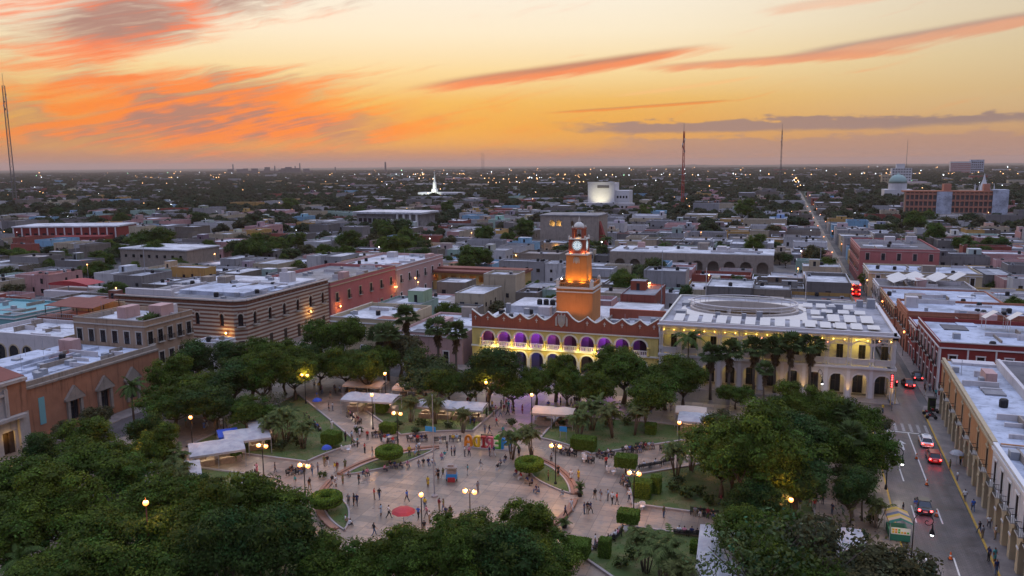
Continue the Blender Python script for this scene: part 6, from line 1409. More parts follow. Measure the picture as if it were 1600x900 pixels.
STAND = [(-60.95, 82.53), (-60.66, 83.37), (-60.91, 87.67), (-58.49, 87.38), (-57.49, 82.73), (-60.98, 91.89), (-60.72, 92.96), (-61.08, 95.23), (-60.64, 95.37), (-58.41, 93.69), (-58.24, 93.99), (-57.65, 95.19), (-56.23, 89.39), (-55.65, 89.34), (-55.19, 90.4), (-53.1, 91.07), (-50.9, 84.49), (-50.2, 84.65), (-49.87, 84.81), (-48.62, 87.11), (-48.03, 87.4), (-45.46, 83.02), (-44.24, 82.71), (-44.26, 87.77), (-43.64, 92.94), (-43.65, 95.71), (-43.4, 95.79), (-42.76, 95.99), (-36.65, 93.43), (-39.08, 100.82), (-40.11, 98.51), (-39.2, 86.57), (-41.15, 86.54), (-40.66, 83.61), (-39.86, 84.24), (-38.61, 86.56), (-37.51, 84.81), (-37.09, 85.22), (-38.41, 80.43), (-38.95, 83.05), (-43.72, 77.98), (-58.17, 101.79), (-56.15, 100.48), (-51.07, 102.55), (-50.68, 104.16), (-50.62, 104.94), (-46.73, 106.57), (-45.19, 104.69), (-44.74, 104.83), (-43.23, 105.03), (-42.65, 105.38), (-64.18, 109.6), (-60.63, 107.14), (-61.49, 103.96), (-60.53, 103.85), (-63, 106.4), (-63.56, 105.39), (-62.43, 107.93), (-74.59, 118.52), (-74.06, 118.92), (-67.46, 114.76), (-68.82, 110.07), (-39.68, 106.15), (-39.08, 106.34), (-35.53, 107.46), (-36.87, 107.95), (-33.63, 108.07), (-30.21, 106.46), (-27.91, 101.73), (-25.86, 100.89), (-24.93, 101.49), (-21.33, 95.77), (-20.57, 95.74), (-19.68, 96.02), (-18.92, 95.04), (-18.35, 95.08), (-21.67, 91.2), (-21.27, 91.33), (-20.96, 91.62), (-23.65, 89.49), (-23.41, 91.61), (-18.45, 83.17), (-22.31, 107.22), (-17.05, 96.65), (-12.17, 93.16), (-40.89, 115.65), (-43.33, 119.41), (-43.13, 115.49), (-44.04, 115.86), (-28.82, 99.95), (23.96, 121.05), (24.12, 116.86), (23.67, 109.73), (15.65, 102.94), (17.25, 104.6), (24.74, 102.01), (23.45, 98.86), (23.44, 100.38), (24.77, 98.95), (22.91, 93.34), (23.42, 93.2), (22.93, 90.25), (26.61, 159.64), (19.64, 148.51), (18, 146.47), (24.03, 106.77), (25.67, 123.36), (4.87, 101.63), (5.37, 100.81), (6.44, 103.13), (7.42, 100.31), (-46.88, 118.3), (-47.13, 121.01), (-47.32, 122.75), (-47.98, 119.34), (-49.45, 121), (-45.69, 124.36), (-68.69, 89.94), (-68.51, 89.26), (-66.54, 91.11)]
for x, y in STAND: person(x, y)
SIT = [(-51.84, 97.79), (-51.11, 97.77), (-50.49, 98.22), (-49.68, 98.86), (-48.26, 99.7), (-47.57, 99.92), (-47.02, 100.4), (-46.4, 100.6), (-46.05, 102.94), (-45.95, 103.9), (-55.94, 93.05), (-53.99, 93.67), (-53.56, 94.15), (-52.06, 96.33), (-48.67, 79.94), (-47.7, 79.16), (-50.4, 103.04), (-50, 103.17), (-36.81, 101.79), (-36.95, 103.54), (-36.74, 104.92), (-33.57, 100.34), (-32.51, 99.48), (-31.22, 98.32), (-30.45, 97.81), (-29.31, 95.94), (-28.73, 95.47), (-25.49, 95.43)]
for x, y in SIT:
    d = Vector((x, y)) - PC; inn = math.atan2(-d.y, -d.x) + PI/2; person(x, y, None, inn + prng.uniform(-.5, .5), PZ - .12, sits=True)
# benches with people on them: a spot, which way it faces
bm_ = MB()
for k in range(5): bm_.box(-.95, -.2+k*.1, .42, .95, -.13+k*.1, .45, bottom=True)
bseat = bm_.mesh('seat', 'dark_iron'); bm_ = MB()
for k in range(4): bm_.box(-.95, .27+k*.015, .52+k*.1, .95, .29+k*.015, .59+k*.1, bottom=True)
bback = bm_.mesh('backrest', 'dark_iron'); bm_ = MB(); bm_.box(-.03, -.22, 0, .03, -.16, .6); bm_.box(-.03, .22, 0, .03, .3, .95); bm_.box(-.03, -.22, .6, .03, .26, .64, bottom=True); bm_.box(-.03, -.16, .3, .03, .22, .42); bleg = bm_.mesh('leg', 'dark_iron')
def bench(x, y, rz):
    t = thing('park_bench', '', 'bench', (x, y, PZ), rz, 'iron benches along the plaza walks'); t['_look'] = 'dark iron slatted bench'
    obj('seat', bseat, t); obj('backrest', bback, t)
    for q in (-.85, .85): obj('leg', bleg, t).location = (q, 0, 0)
    return t
BEN = [(-59.84, 108.96, 2), (-57.62, 107.78, 2), (-56.12, 107.03, 1), (-53.66, 109.03, 2), (-52.18, 109.19, 3), (-49.15, 109.53, 1), (-47.17, 110.76, 2), (-72.27, 110.34, 2), (-70.59, 108.84, 2), (-69.54, 116.91, 2), (-66.32, 114.3, 3), (-29.34, 110.53, 2), (-28.2, 110.33, 1), (-25.07, 108.61, 2), (-23.95, 110.85, 2), (-22.79, 111.76, 2), (-20.46, 114.18, 2), (-19.08, 114.61, 2), (-17.65, 116.49, 3), (-17.08, 108.29, 1), (-15.63, 109.52, 1), (-14.14, 111.28, 2), (-18.85, 102.18, 2), (-18.16, 101.27, 1), (-9.49, 88.97, 2), (-8.04, 89.09, 2), (-16.57, 85.85, 2), (-8.27, 95.1, 2), (-6.73, 95.03, 2), (-75.98, 113.79, 1), (-63.06, 92.22, 2), (-64.09, 91.39, 2), (-68.42, 88.56, 1), (-67.76, 86.41, 2), (-18.81, 116.41, 1), (-30.8, 111.48, 2), (-42.57, 112.52, 0), (-18.06, 83.09, 1), (-17.29, 84.63, 1), (-15.17, 116.7, 1), (-67.71, 84.83, 2)]
for x, y, n in BEN:
    d = Vector((x, y)) - PC; a = math.degrees(math.atan2(d.y, d.x)); r = d.length
    # along the ring walk benches face the middle; along a radial walk they face its centre line
    if r < 27: fz = math.atan2(-d.y, -d.x)
    else:
        k = min(AX, key=lambda q: abs((a - q[0] + 180) % 360 - 180)); ca_ = R(k[0]); dirv = Vector((math.cos(ca_), math.sin(ca_))); lat = d - dirv*d.dot(dirv); fz = math.atan2(-lat.y, -lat.x)
    rz = fz + PI/2; bench(x, y, rz); f = Vector((math.cos(fz), math.sin(fz))); s_ = Vector((-f.y, f.x))
    for k in range(n):
        off = (k - (n-1)/2)*.62; p = Vector((x, y)) + s_*off - f*.04; person(p.x, p.y, 'sit', rz, PZ - .02, sits=True)
# crowd by the tents and along the walk before the town hall
for k in range(90):
    x0, y0 = prng.choice(((-74, 133.5), (-62, 138), (-47, 131), (-34, 134), (-80, 128), (-44, 126), (-88, 104), (-2, 100), (-20, 137)))
    person(x0 + prng.gauss(0, 3.2), y0 + prng.gauss(0, 1.6))
for k in range(20): x = prng.choice((22.2, 27.6, 28.4)); person(x + prng.uniform(-.4, .4), prng.uniform(158, 235), z=.14)

# ------------------------------------------------------------------ clipped hedges
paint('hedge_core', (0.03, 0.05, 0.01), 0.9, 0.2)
def leafy(mb_pts_normals, rs, base, size=.09):
    P, Nn = mb_pts_normals; n = len(P); P = P + rs.normal(size=(n, 3))*.03
    nn = Nn + rs.normal(size=(n, 3))*.55; nn /= np.linalg.norm(nn, axis=1)[:, None]; a = np.cross(nn, rs.normal(size=(n, 3))); a /= np.linalg.norm(a, axis=1)[:, None]; bb = np.cross(nn, a); s = size*rs.uniform(.6, 1.4, n)[:, None]
    V = np.stack([P-a*s, P+bb*s*.6, P+a*s, P-bb*s*.6], 1).reshape(-1, 3); t = rs.uniform(.6, 1.4, n)[:, None]
    return npmesh('foliage', V, np.arange(4*n).reshape(n, 4), np.array(base)[None]*t, 'leaf')
def ring_hedge(loc, label, R0=1.42, r=.6, zc=1.75):
    rs = np.random.RandomState(int(abs(loc[0]*10))); t = thing('ring_topiary', label, 'topiary', (*loc, PZ), 0, 'ring-shaped clipped trees')
    n = 9000; a, b_ = rs.uniform(0, 2*PI, n), rs.uniform(0, 2*PI, n); rx = .58; ex = lambda c: np.sign(c)*np.abs(c)**.6
    cb2, sb2 = ex(np.cos(b_)), ex(np.sin(b_)); P = np.stack([(R0 + rx*cb2)*np.cos(a), (R0 + rx*cb2)*np.sin(a), zc + r*sb2], 1); N_ = np.stack([np.cos(b_)*np.cos(a), np.cos(b_)*np.sin(a), np.sin(b_)], 1)
    obj('foliage', leafy((P, N_), rs, (0.11, 0.18, 0.02)), t)
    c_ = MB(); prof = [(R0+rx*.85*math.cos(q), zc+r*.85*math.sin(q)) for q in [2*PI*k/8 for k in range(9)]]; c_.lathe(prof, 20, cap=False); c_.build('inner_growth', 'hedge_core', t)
    w = MB(); w.tube([(0, 0, 0), (.05, 0, .7)], [.16, .12], 6)
    for k in range(6): w.tube([(.05, 0, .6), (R0*math.cos(k), R0*math.sin(k), zc-.35)], [.08, .04], 5)
    w.build('trunk', 'bark', t)
def box_hedge(loc, w, d, h, z0, label, rz=0, group='box-clipped hedges'):
    rs = np.random.RandomState(int(abs(loc[0]*10+w*7))); t = thing('box_topiary', label, 'topiary', (*loc, PZ), rz, group); n = int((w*d + 2*(w+d)*h)*340)
    F6 = [(np.array([0, 0, 1.]), w*d), (np.array([1., 0, 0]), d*h), (np.array([-1., 0, 0]), d*h), (np.array([0, 1., 0]), w*h), (np.array([0, -1., 0]), w*h)]; P = []; N_ = []
    for nn, A in F6:
        k = int(n*A/sum(f[1] for f in F6)); q = rs.uniform(-1, 1, (k, 3))*np.array([w/2, d/2, h/2])
        ax = int(np.argmax(np.abs(nn))); q[:, ax] = nn[ax]*(w, d, h)[ax]/2; q *= 1 - .06*(np.abs(q/np.array([w/2, d/2, h/2])).min(axis=1)[:, None] > .9); P.append(q + np.array([0, 0, z0+h/2])); N_.append(np.tile(nn, (k, 1)))
    obj('foliage', leafy((np.concatenate(P), np.concatenate(N_)), rs, (0.085, 0.145, 0.02)), t)
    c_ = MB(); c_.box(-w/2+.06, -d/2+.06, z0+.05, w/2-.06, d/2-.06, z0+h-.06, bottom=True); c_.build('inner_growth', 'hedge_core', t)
    s = MB(); s.tube([(0, 0, 0), (0, 0, z0+.2)], [.12, .1], 6); s.build('trunk', 'bark', t)
ring_hedge((-52.7, 99.23), 'ring-shaped clipped tree between letter sign and far left walk'); ring_hedge((-52.49, 81.92), 'ring-shaped clipped tree on the left rim of the round plaza'); ring_hedge((-31.83, 100.86), 'ring-shaped clipped tree on the crescent lawn right of the letter sign')
for px, w, d, h, z0, lb_ in (((-27.07, 113.29), 3.6, 2.2, 1.6, .3, 'large low box hedge on the lawn behind the right lamp post'), ((-19.26, 106.08), 2.9, 2.0, 1.5, 1.0, 'box-clipped tree at the corner of the upper right walk'), ((-15.66, 88.47), 2.4, 1.8, 1.2, 1.2, 'box-clipped tree at the start of the lower right walk'), ((-19.58, 79.29), 2.6, 2.2, 1.5, .9, 'box-clipped tree at the near corner of the lower right lawn'), ((-16.95, 81.27), 1.2, 1.2, 2.0, .1, 'narrow upright clipped bush beside the lower right lawn corner'), ((-64.42, 102.77), 2.6, 2.0, 1.6, .7, 'box-clipped tree beside the upper left walk'), ((-15.67, 98.57), 2.2, 1.8, 2.0, .2, 'yellow-lit box hedge beside the right-hand lamp'), ((-14.2, 100.39), 1.3, 1.3, 2.2, .1, 'tall rounded clipped bush next to the lamplit hedge'), ((-65.23, 77.91), 2.4, 1.8, 1.4, .1, 'box hedge on the left lawn near the foreground trees'), ((-64.89, 119.94), 2.0, 2.0, 2.2, .5, 'tall clipped bush in front of the blue-white market tent'), ((-59.11, 111.37), 2.6, 1.6, 1.4, .1, 'box hedge on the upper left lawn below the twin lamp'), ((-18.47, 123.49), 1.6, 1.6, 1.6, .1, 'box hedge in the upper right lawn by the palms'), ((-75.17, 93.54), 1.4, 1.4, 1.8, .1, 'upright box bush by the left market tents'), ((-7.46, 85.31), 1.2, 1.2, 1.2, .1, 'small box bush at the lower right walk')): box_hedge(px, w, d, h, z0, lb_)
for x, y, s in [(-59.01, 91.55, 1), (-57.88, 82.6, .9), (-63.4, 109.13, 1.1), (-12.21, 101.38, 1.5), (-10.37, 99.83, 1.6), (-8.9, 101.36, 1.4), (-7.05, 98.83, 1.3), (-11.67, 103.78, 1.2), (-13.84, 81.81, 1.3), (-14.77, 79.3, 1.2), (-9.38, 79.62, 1.2), (-58.6, 113.27, 1.3), (-55.11, 115.72, 1.4), (-54.48, 111.93, 1.1), (-40.9, 120.17, 1.2), (-32.28, 129.29, 1.4), (-25.74, 124.92, 1.5), (-22.9, 126.84, 1.4), (-32.81, 122.71, 1.1), (-73.72, 99.69, 1.3), (-70.83, 98.85, 1.4), (-71.59, 103.39, 1.5), (-71.33, 84.81, 1.3), (-70.12, 80.78, 1.2), (-68.97, 101.19, 1.2), (-50.53, 115.8, 1.1), (11.65, 99.07, 1.2), (10.46, 93.54, 1.3), (-47.95, 120.75, 1)]: plant('S', (x, y, PZ), s)

# ------------------------------------------------------------------ lamps
def twin_lamp(x, y, label, h=5.6, power=170, heads=2, pole='dark_iron', rz=0.0):
    t = thing('street_lamp', label, 'street lamp', (x, y, PZ), rz, 'plaza lamps with amber globes')
    m_ = MB(); m_.lathe([(.2, 0), (.2, .25), (.1, .4), (.075, 1.2), (.06, h-.4), (.05, h)], 8); m_.build('post', pole, t)
    xs = (-.62, .62) if heads == 2 else (0,)
    if heads == 2: m_ = MB(); m_.tube([(-.62, 0, h-.45), (-.3, 0, h-.25), (0, 0, h-.5), (.3, 0, h-.25), (.62, 0, h-.45)], .04, 5); m_.build('arm', pole, t)
    for q in xs:
        m_ = MB(); z = h-.45 if heads == 2 else h; m_.lathe([(.08, z-.04), (.24, z+.08), (.28, z+.24), (.22, z+.4), (.06, z+.48)], 8, q, 0); g_ = m_.build('globe', 'lamp_amber', t, True)
        m_ = MB(); m_.lathe([(.13, z+.42), (.05, z+.56), (.02, z+.7)], 6, q, 0); m_.build('cap', pole, g_)
    point('lamp_light', (x, y, PZ+h+.5 if heads == 1 else PZ+h+.05), power, WARM, .35)
    return t
for (x, y), lb_, hd_ in (((-56.09, 82.77), 'twin-globe amber lamp at the left rim of the round plaza', 2), ((-65.63, 87.32), 'twin-globe amber lamp on the far left walk', 2), ((-54.57, 105.73), 'twin-globe amber lamp behind the upper ring topiary', 2), ((-62.34, 112.1), 'single amber lamp beside the market tent walk', 1), ((-33.02, 81.59), 'twin-globe amber lamp rising from the trees below the round plaza', 2), ((-27.57, 99.18), 'twin-globe amber lamp behind the right crescent lawn', 2), ((-37.38, 119.92), 'single amber lamp by the tan tent before the town hall', 1), ((-15.81, 92.88), 'twin-globe amber lamp by the yellow-lit hedge', 2), ((-12.77, 112.77), 'single amber lamp among the palms at the upper right walk', 1), ((-66.62, 124.82), 'single amber lamp behind the pale market tents', 1), ((-81.02, 121.16), 'twin-globe amber lamp under the trees at the far left corner', 2), ((-82.66, 93.41), 'amber lamp glinting between the left market tents', 1), ((-84.73, 103.08), 'amber lamp behind the upper left laurel trees', 1), ((2.3, 89.31), 'amber lamp glinting under the lower right trees', 1), ((3.33, 100.16), 'amber lamp on the walk under the big right tree', 1), ((-81, 79.48), 'amber lamp lighting the tents through the left trees', 1), ((-47.1, 124.66), 'amber lamp at the walk behind the letter sign', 1), ((-8.82, 109.42), 'amber lamp beside the big right laurel', 1), ((-37.58, 78.11), 'amber lamp hidden low among the centre foreground trees', 1)): twin_lamp(x, y, lb_, heads=hd_, power=720)
x, y = (-57.47, 58.05); twin_lamp(x, y, 'tall rusty lamp post with one globe above the foreground trees', 10.4, 420, 1, 'rust_tile')
def scroll_lamp(x, y, rz, label):
    t = thing('street_lamp', label, 'street lamp', (x, y, PZ), rz, 'scroll-armed street lamps'); m_ = MB(); m_.lathe([(.2, 0), (.16, .5), (.08, .7), (.06, 5.0)], 8); m_.build('post', 'dark_iron', t)
    pts = [(0, 0, 5.0)] + [(.95 - (.95)*math.cos(a)*(1-.0*a), 0, 5.0 + .9*math.sin(a)) for a in [PI*k/10 for k in range(1, 11)]]; c_ = 1.35
    pts += [(c_ + (.55-.05*k)*math.cos(-k*.55), 0, 5.0 + (.5-.045*k)*math.sin(-k*.55)) for k in range(1, 11)]
    m_ = MB(); m_.tube(pts, .05, 5); m_.build('scroll_arm', 'dark_iron', t)
    m_ = MB(); m_.lathe([(.05, 4.75), (.09, 4.3), (.26, 3.75), (.28, 3.65)], 10, 1.85, 0); m_.tube([(1.85, 0, 5.0), (1.85, 0, 4.7)], .03, 4); h_ = m_.build('shade', 'dark_iron', t)
    m_ = MB(); m_.lathe([(.05, 3.42), (.16, 3.5), (.2, 3.66)], 8, 1.85, 0); m_.build('bulb', 'lamp_white', h_); c, s = math.cos(rz), math.sin(rz); point('lamp_light', (x+1.85*c, y+1.85*s, PZ+3.35), 200, (1.0, .85, .75), .15)
x, y = (14.76, 89.68); scroll_lamp(x, y, .1, 'scroll-armed white street lamp beside the striped stall'); x, y = (14.61, 110.8); scroll_lamp(x, y, .2, 'scroll-armed white street lamp halfway along the plaza kerb'); x, y = (7.48, 151.15); scroll_lamp(x, y, -1.2, 'scroll-armed lamp in front of the white arcaded building')

# ------------------------------------------------------------------ tents
m, b = newmat('tent_cloth'); p = pos(); tv = nnoise(p, .8, 3, .6); setin(b, 'Base Color', nmix(nsmooth(tv, .3, .7), (0.28, 0.275, 0.29), (0.40, 0.39, 0.38))); setin(b, 'Roughness', .8)
paint('tent_tan', (0.46, 0.36, 0.28), .85, .12, .8); paint('tent_blue', (0.03, 0.07, 0.35), .8, .1); paint('goods', (0.3, 0.24, 0.2), .9, .6, 2.0)
def tent(x, y, w, d, rz, humps, label, mat='tent_cloth', h=2.5, lit=0, sagz=.55):
    t = thing('market_tent', label, 'tent', (x, y, PZ), rz, 'market tents in the plaza'); m_ = MB(); nx, ny = humps*6, 8
    def zz(u, v): return h + sagz*(.55+.45*abs(math.sin(PI*u*humps)))*math.sin(PI*v)**.75 + .06*math.sin(u*19)*math.sin(v*9)
    for i in range(nx):
        for j in range(ny):
            q = [((i+a)/nx, (j+b_)/ny) for a, b_ in ((0, 0), (1, 0), (1, 1), (0, 1))]; m_.face([((u-.5)*w, (v-.5)*d, zz(u, v)) for u, v in q])
    m_.build('canopy', mat, t, True); m_ = MB()
    for i in range(nx):
        u0, u1 = i/nx, (i+1)/nx
        for v in (0, 1): m_.face([((u0-.5)*w, (v-.5)*d, zz(u0, v)), ((u1-.5)*w, (v-.5)*d, zz(u1, v)), ((u1-.5)*w, (v-.5)*d, h-.3-.06*(i % 2)), ((u0-.5)*w, (v-.5)*d, h-.3)])
    for s_ in (-.5, .5): m_.face([(s_*w, -d/2, h), (s_*w, d/2, h), (s_*w, d/2, h-.3), (s_*w, -d/2, h-.3)])
    m_.build('valance', mat, t)
    for i in range(humps+1):
        for s_ in (-.5, .5): m_ = MB(); m_.box(-.04, -.04, 0, .04, .04, h); o = m_.build('pole', 'grey_metal', t); o.location = ((i/humps-.5)*w*.99, s_*d*.98, 0)
    for i in range(humps):
        m_ = MB(); u = ((i+.5)/humps-.5)*w; m_.box(u-w/humps*.4, -d*.1, 0, u+w/humps*.4, d*.32, .85); m_.box(u-w/humps*.3, -.0, .85, u+w/humps*.1, d*.25, 1.25); m_.build('counter', 'goods', t)
    if lit: c, s = math.cos(rz), math.sin(rz); [point('tent_lamp', (x + ((i+.5)/humps-.5)*w*c, y + ((i+.5)/humps-.5)*w*s, PZ+h-.35), lit*2.5, (1.0, .8, .55), .1) for i in range(humps)]
    return t
for (x, y), w, d, rz, hm, lb_, mt_, lt in (((-67.26, 120.68), 9.5, 5, .12, 3, 'blue-white market tent at the head of the upper left walk', 'tent_cloth', 25), ((-72.67, 128.63), 7.5, 4.5, .1, 3, 'tan-grey tent behind the blue-white market tent', 'tent_tan', 0), ((-61.97, 129.19), 9, 4.5, .1, 3, 'tan tent left of the round dark laurel', 'tent_tan', 0), ((-51.97, 120.66), 12, 4.5, .12, 4, 'long white tent behind the clump palms', 'tent_cloth', 30), ((-34.47, 122.74), 7, 4, .1, 2, 'tan tent by the amber lamp before the town hall', 'tent_tan', 0), ((-76.76, 91.57), 7.5, 6, .75, 2, 'large white tent at the end of the left walk', 'tent_cloth', 30), ((-75.93, 97.4), 6.5, 6, .75, 2, 'white tent next to the blue awning on the left', 'tent_cloth', 25), ((-76.78, 102.89), 5, 5, .75, 1, 'small white tent under the upper left laurels', 'tent_cloth', 15), ((-76.08, 81.96), 7, 6, .75, 2, 'white tent half hidden by the left clump palms', 'tent_cloth', 40), ((-79.74, 78.47), 8, 6, .75, 2, 'bright-lit tent glimpsed under the left trees', 'tent_cloth', 60), ((-78.81, 73.33), 6, 6, .75, 1, 'lit tent deep under the left foreground trees', 'tent_cloth', 40), ((-10.94, 126.18), 7, 5, .05, 2, 'white tent right of the big centre laurel', 'tent_cloth', 20), ((-12.84, 129.84), 5, 4, .05, 1, 'tan tent before the white arcaded building', 'tent_tan', 0), ((-4.18, 80.76), 5.5, 13, .05, 2, 'long white tent at the end of the lower right walk', 'tent_cloth', 20), ((7.5, 86.6), 5, 9, .05, 2, 'pale tent between the lower right trees and the street', 'tent_cloth', 20), ((2.61, 80.39), 6, 7, .05, 2, 'orange-lit tent under the lower right trees', 'tent_tan', 70)): tent(x, y, w, d, rz, hm, lb_, mt_, 2.6, lt)
x, y = (-79.43, 97.52); tent(x, y, 3, 4, .75, 1, 'deep blue awning between the left white tents', 'tent_blue', 2.5, 0, .2)

# ------------------------------------------------------------------ letter sign, seen from behind (reads MERIDA from the far side)
for n_, c_ in (('orange', (0.62, 0.21, 0.02)), ('yellow', (0.62, 0.40, 0.02)), ('crimson', (0.28, 0.015, 0.02)), ('pink', (0.55, 0.11, 0.15)), ('green', (0.07, 0.3, 0.03)), ('blue', (0.03, 0.24, 0.55))): paint('letter_'+n_, c_, .5, .1, 2)
sx_, sy_ = (-40.9, 109.45); sg_ = thing('letter_sign', 'row of big coloured letters seen from behind at the plaza edge', 'letter sign', (sx_, sy_, PZ), .05)
def stroke(mb, pts, w=.3, dpt=.5):
    for (xa, za), (xb, zb) in zip(pts, pts[1:]):
        d = Vector((xb-xa, zb-za)); L_ = d.length; d.normalize(); n = Vector((-d.y, d.x))*w/2; e = d*w*.3; a, b_ = Vector((xa, za))-e, Vector((xb, zb))+e
        c4 = [a-n, b_-n, b_+n, a+n]; f_ = [(q.x, -dpt/2, max(0, q.y)) for q in c4]; r_ = [(q.x, dpt/2, max(0, q.y)) for q in c4]; mb.face(f_); mb.face(r_[::-1])
        for k in range(4): j = (k+1) % 4; mb.face([f_[k], f_[j], r_[j], r_[k]])
H_ = 2.1; arc_ = lambda cx, cz, rx, rz_, a0, a1, n=9: [(cx+rx*math.cos(R(a0+(a1-a0)*k/n)), cz+rz_*math.sin(R(a0+(a1-a0)*k/n))) for k in range(n+1)]
LET = [('orange', [[(-.5, 0), (-.42, 1.2)] + arc_(0, 1.2, .42, .75, 180, 0) + [(.5, 0)], [(-.4, .8), (.4, .8)]]), ('yellow', [[(.4, .15), (.4, 1.9)], [(.4, 1.9)] + arc_(.1, 1.02, .5, .88, 90, 270) + [(.4, .15)]]), ('crimson', [[(0, .1), (0, 2.0)], [(-.3, .12), (.3, .12)], [(-.3, 1.95), (.3, 1.95)]]),
       ('pink', [[(.4, 0), (.4, 1.95)], [(.4, 1.95), (-.1, 1.95)] + arc_(-.1, 1.45, .38, .5, 90, 270) + [(.4, .95)], [(.1, .95), (-.45, 0)]]), ('green', [[(.4, .12), (.4, 1.95)], [(.4, .12), (-.4, .12)], [(.4, 1.05), (-.25, 1.05)], [(.4, 1.95), (-.4, 1.95)], [(-.1, 2.3), (.15, 2.5)]]), ('blue', [[(.62, 0), (.55, 1.95), (0, .9), (-.55, 1.95), (-.62, 0)]])]
x = -3.55
for k, (cn, st_) in enumerate(LET):
    m_ = MB(); [stroke(m_, s_, .34, .5 + .02*q) for q, s_ in enumerate(st_)]; o = m_.build('letter', 'letter_'+cn, sg_); o.location = (x, 0, .1); x += (1.35, 1.25, 1.0, 1.3, 1.3, 1.7)[k] + (.15 if k == 4 else 0)
m_ = MB(); m_.box(-4.4, -.5, 0, 4.2, .5, .12); m_.build('plinth', 'kerb_stone', sg_); sg_.scale = (.96, 1, .84)
# ------------------------------------------------------------------ flagpole, carts, seats
fp = thing('flagpole', 'tall bare grey flagpole standing in the round plaza', 'flagpole', (*(-41.61, 90.51), PZ)); m_ = MB(); m_.lathe([(.12, .3), (.09, 6), (.05, 13.6)], 8); m_.build('pole', 'grey_metal', fp); m_ = MB(); m_.lathe([(.45, 0), (.45, .15), (.25, .3)], 8); m_.build('base', 'kerb_stone', fp); m_ = MB(); m_.lathe([(.02, 13.6), (.1, 13.7), (.02, 13.8)], 6); m_.build('finial', 'grey_metal', fp)
def umbrella(x, y, label, mat, r=1.35, h=2.3):
    t = thing('parasol', label, 'umbrella', (x, y, PZ)); m_ = MB(); n = 8; rings = [(r, h-.5), (r*.75, h-.22), (r*.4, h-.05), (.02, h+.05)]; m_.lathe(rings, n, cap=False); m_.build('canopy', mat, t); m_ = MB(); m_.tube([(0, 0, 0), (0, 0, h)], .03, 5); m_.build('pole', 'grey_metal', t); m_ = MB()
    for k in range(n): a = 2*PI*k/n; m_.tube([(0, 0, h-.1), (r*math.cos(a), r*math.sin(a), h-.52)], .012, 3)
    m_.build('ribs', 'grey_metal', t)
umbrella(*(-41.58, 81.44), 'red parasol over a seller in the round plaza', 'red_sheet', 1.5); umbrella(*(-62.58, 98.37), 'small dark blue parasol near the left ring walk', 'tent_blue', .8, 2.0); umbrella(*(-77.12, 118.81), 'purple-blue parasol on the upper left walk', 'tent_blue', .9, 2.1); umbrella(*(25.14, 123.18), 'pale grey umbrella on the sidewalk by the orange arcade', 'tent_cloth', 1.0, 2.2)
ct = thing('vendor_cart', 'grey-blue vendor cart with goods in the round plaza', 'cart', (*(-41.45, 95.93), PZ), .3)
m_ = MB(); m_.box(-.75, -.45, .45, .75, .45, 1.1); m_.build('body', 'letter_blue', ct); m_ = MB(); m_.box(-.85, -.55, 2.0, .85, .55, 2.12, bottom=True); m_.box(-.5, -.3, 2.12, .3, .3, 2.4); m_.build('canopy', 'goods', ct)
for x in (-.7, .7):
    for y in (-.4, .4): m_ = MB(); m_.box(x-.025, y-.025, 1.1, x+.025, y+.025, 2.0); m_.build('post', 'grey_metal', ct)
    m_ = MB(); m_.tube([(x-.06, 0, .3), (x+.06, 0, .3)], .3, 12); m_.build('wheel', 'tank_black', ct)
m_ = MB(); m_.box(-.6, -.35, 1.1, .6, .35, 1.6); m_.build('goods_pile', 'goods', ct); m_ = MB(); m_.box(-.5, -.75, .1, .5, -.5, .7); m_.build('front_box', 'red_sheet', ct)
for k, (x, y, wh) in enumerate([(-61.23, 101.59, 0), (-57.02, 107.05, 1), (-25.9, 108.88, 2), (-21.16, 105.26, 3), (-15.46, 94.55, 4), (-15.76, 88.33, 5), (-15.46, 88.78, 6)]):
    t = thing('love_seat', ('white curved double seat on the upper left walk', 'white curved double seat behind the upper ring topiary', 'white curved double seat before the large low hedge', 'white curved double seat by the box-clipped corner tree', 'white curved double seat at the lamplit hedge', 'white curved double seat under the lower right box tree', 'white curved seat just right of the box tree trunk')[wh], 'seat', (x, y, PZ), k*.9, 'white S-shaped love seats')
    for s_ in (-1, 1):
        m_ = MB(); arcp = [(s_*(.42 + .36*math.cos(a)), s_*.36*math.sin(a)) for a in [PI*(-.1)+PI*1.2*q/8 for q in range(9)]]
        for (xa, ya), (xb, yb) in zip(arcp, arcp[1:]): m_.prism([(xa, ya), (xb, yb), (xb*1.0+.05*s_, yb*1.12), (xa*1.0+.05*s_, ya*1.12)], .4, .95, top=True)
        m_.build('backrest', 'white_trim', t); m_ = MB(); m_.lathe([(.18, 0), (.14, .3), (.34, .4), (.34, .46)], 10, s_*.42, 0); m_.build('seat', 'white_trim', t)
for k, (x, y) in enumerate([(-23.47, 96.29), (-23.04, 86.88)]):
    t = thing('potted_plant', ('tall leafy plant in a dark pot on the right ring walk', 'spreading palm in a dark pot by the plaza steps')[k], 'plant', (x, y, PZ)); m_ = MB(); m_.lathe([(.28, 0), (.4, .6), (.44, .62)], 10); m_.build('pot', 'dark_iron', t); V_, F_, T_ = [], [], []; rs = np.random.RandomState(k)
    for q in range(26): frond(V_, F_, T_, (0, 0, .6 + (.9*rs.random() if k == 0 else 0)), rs.uniform(0, 6.28), rs.uniform(.4, 1.4), rs.uniform(.8, 1.3), 1.5, .15, 6, .3, (.07, .1, .03), rs)
    obj('foliage', npmesh('foliage', np.array(V_), np.array(F_), np.array(T_), 'leaf'), t)
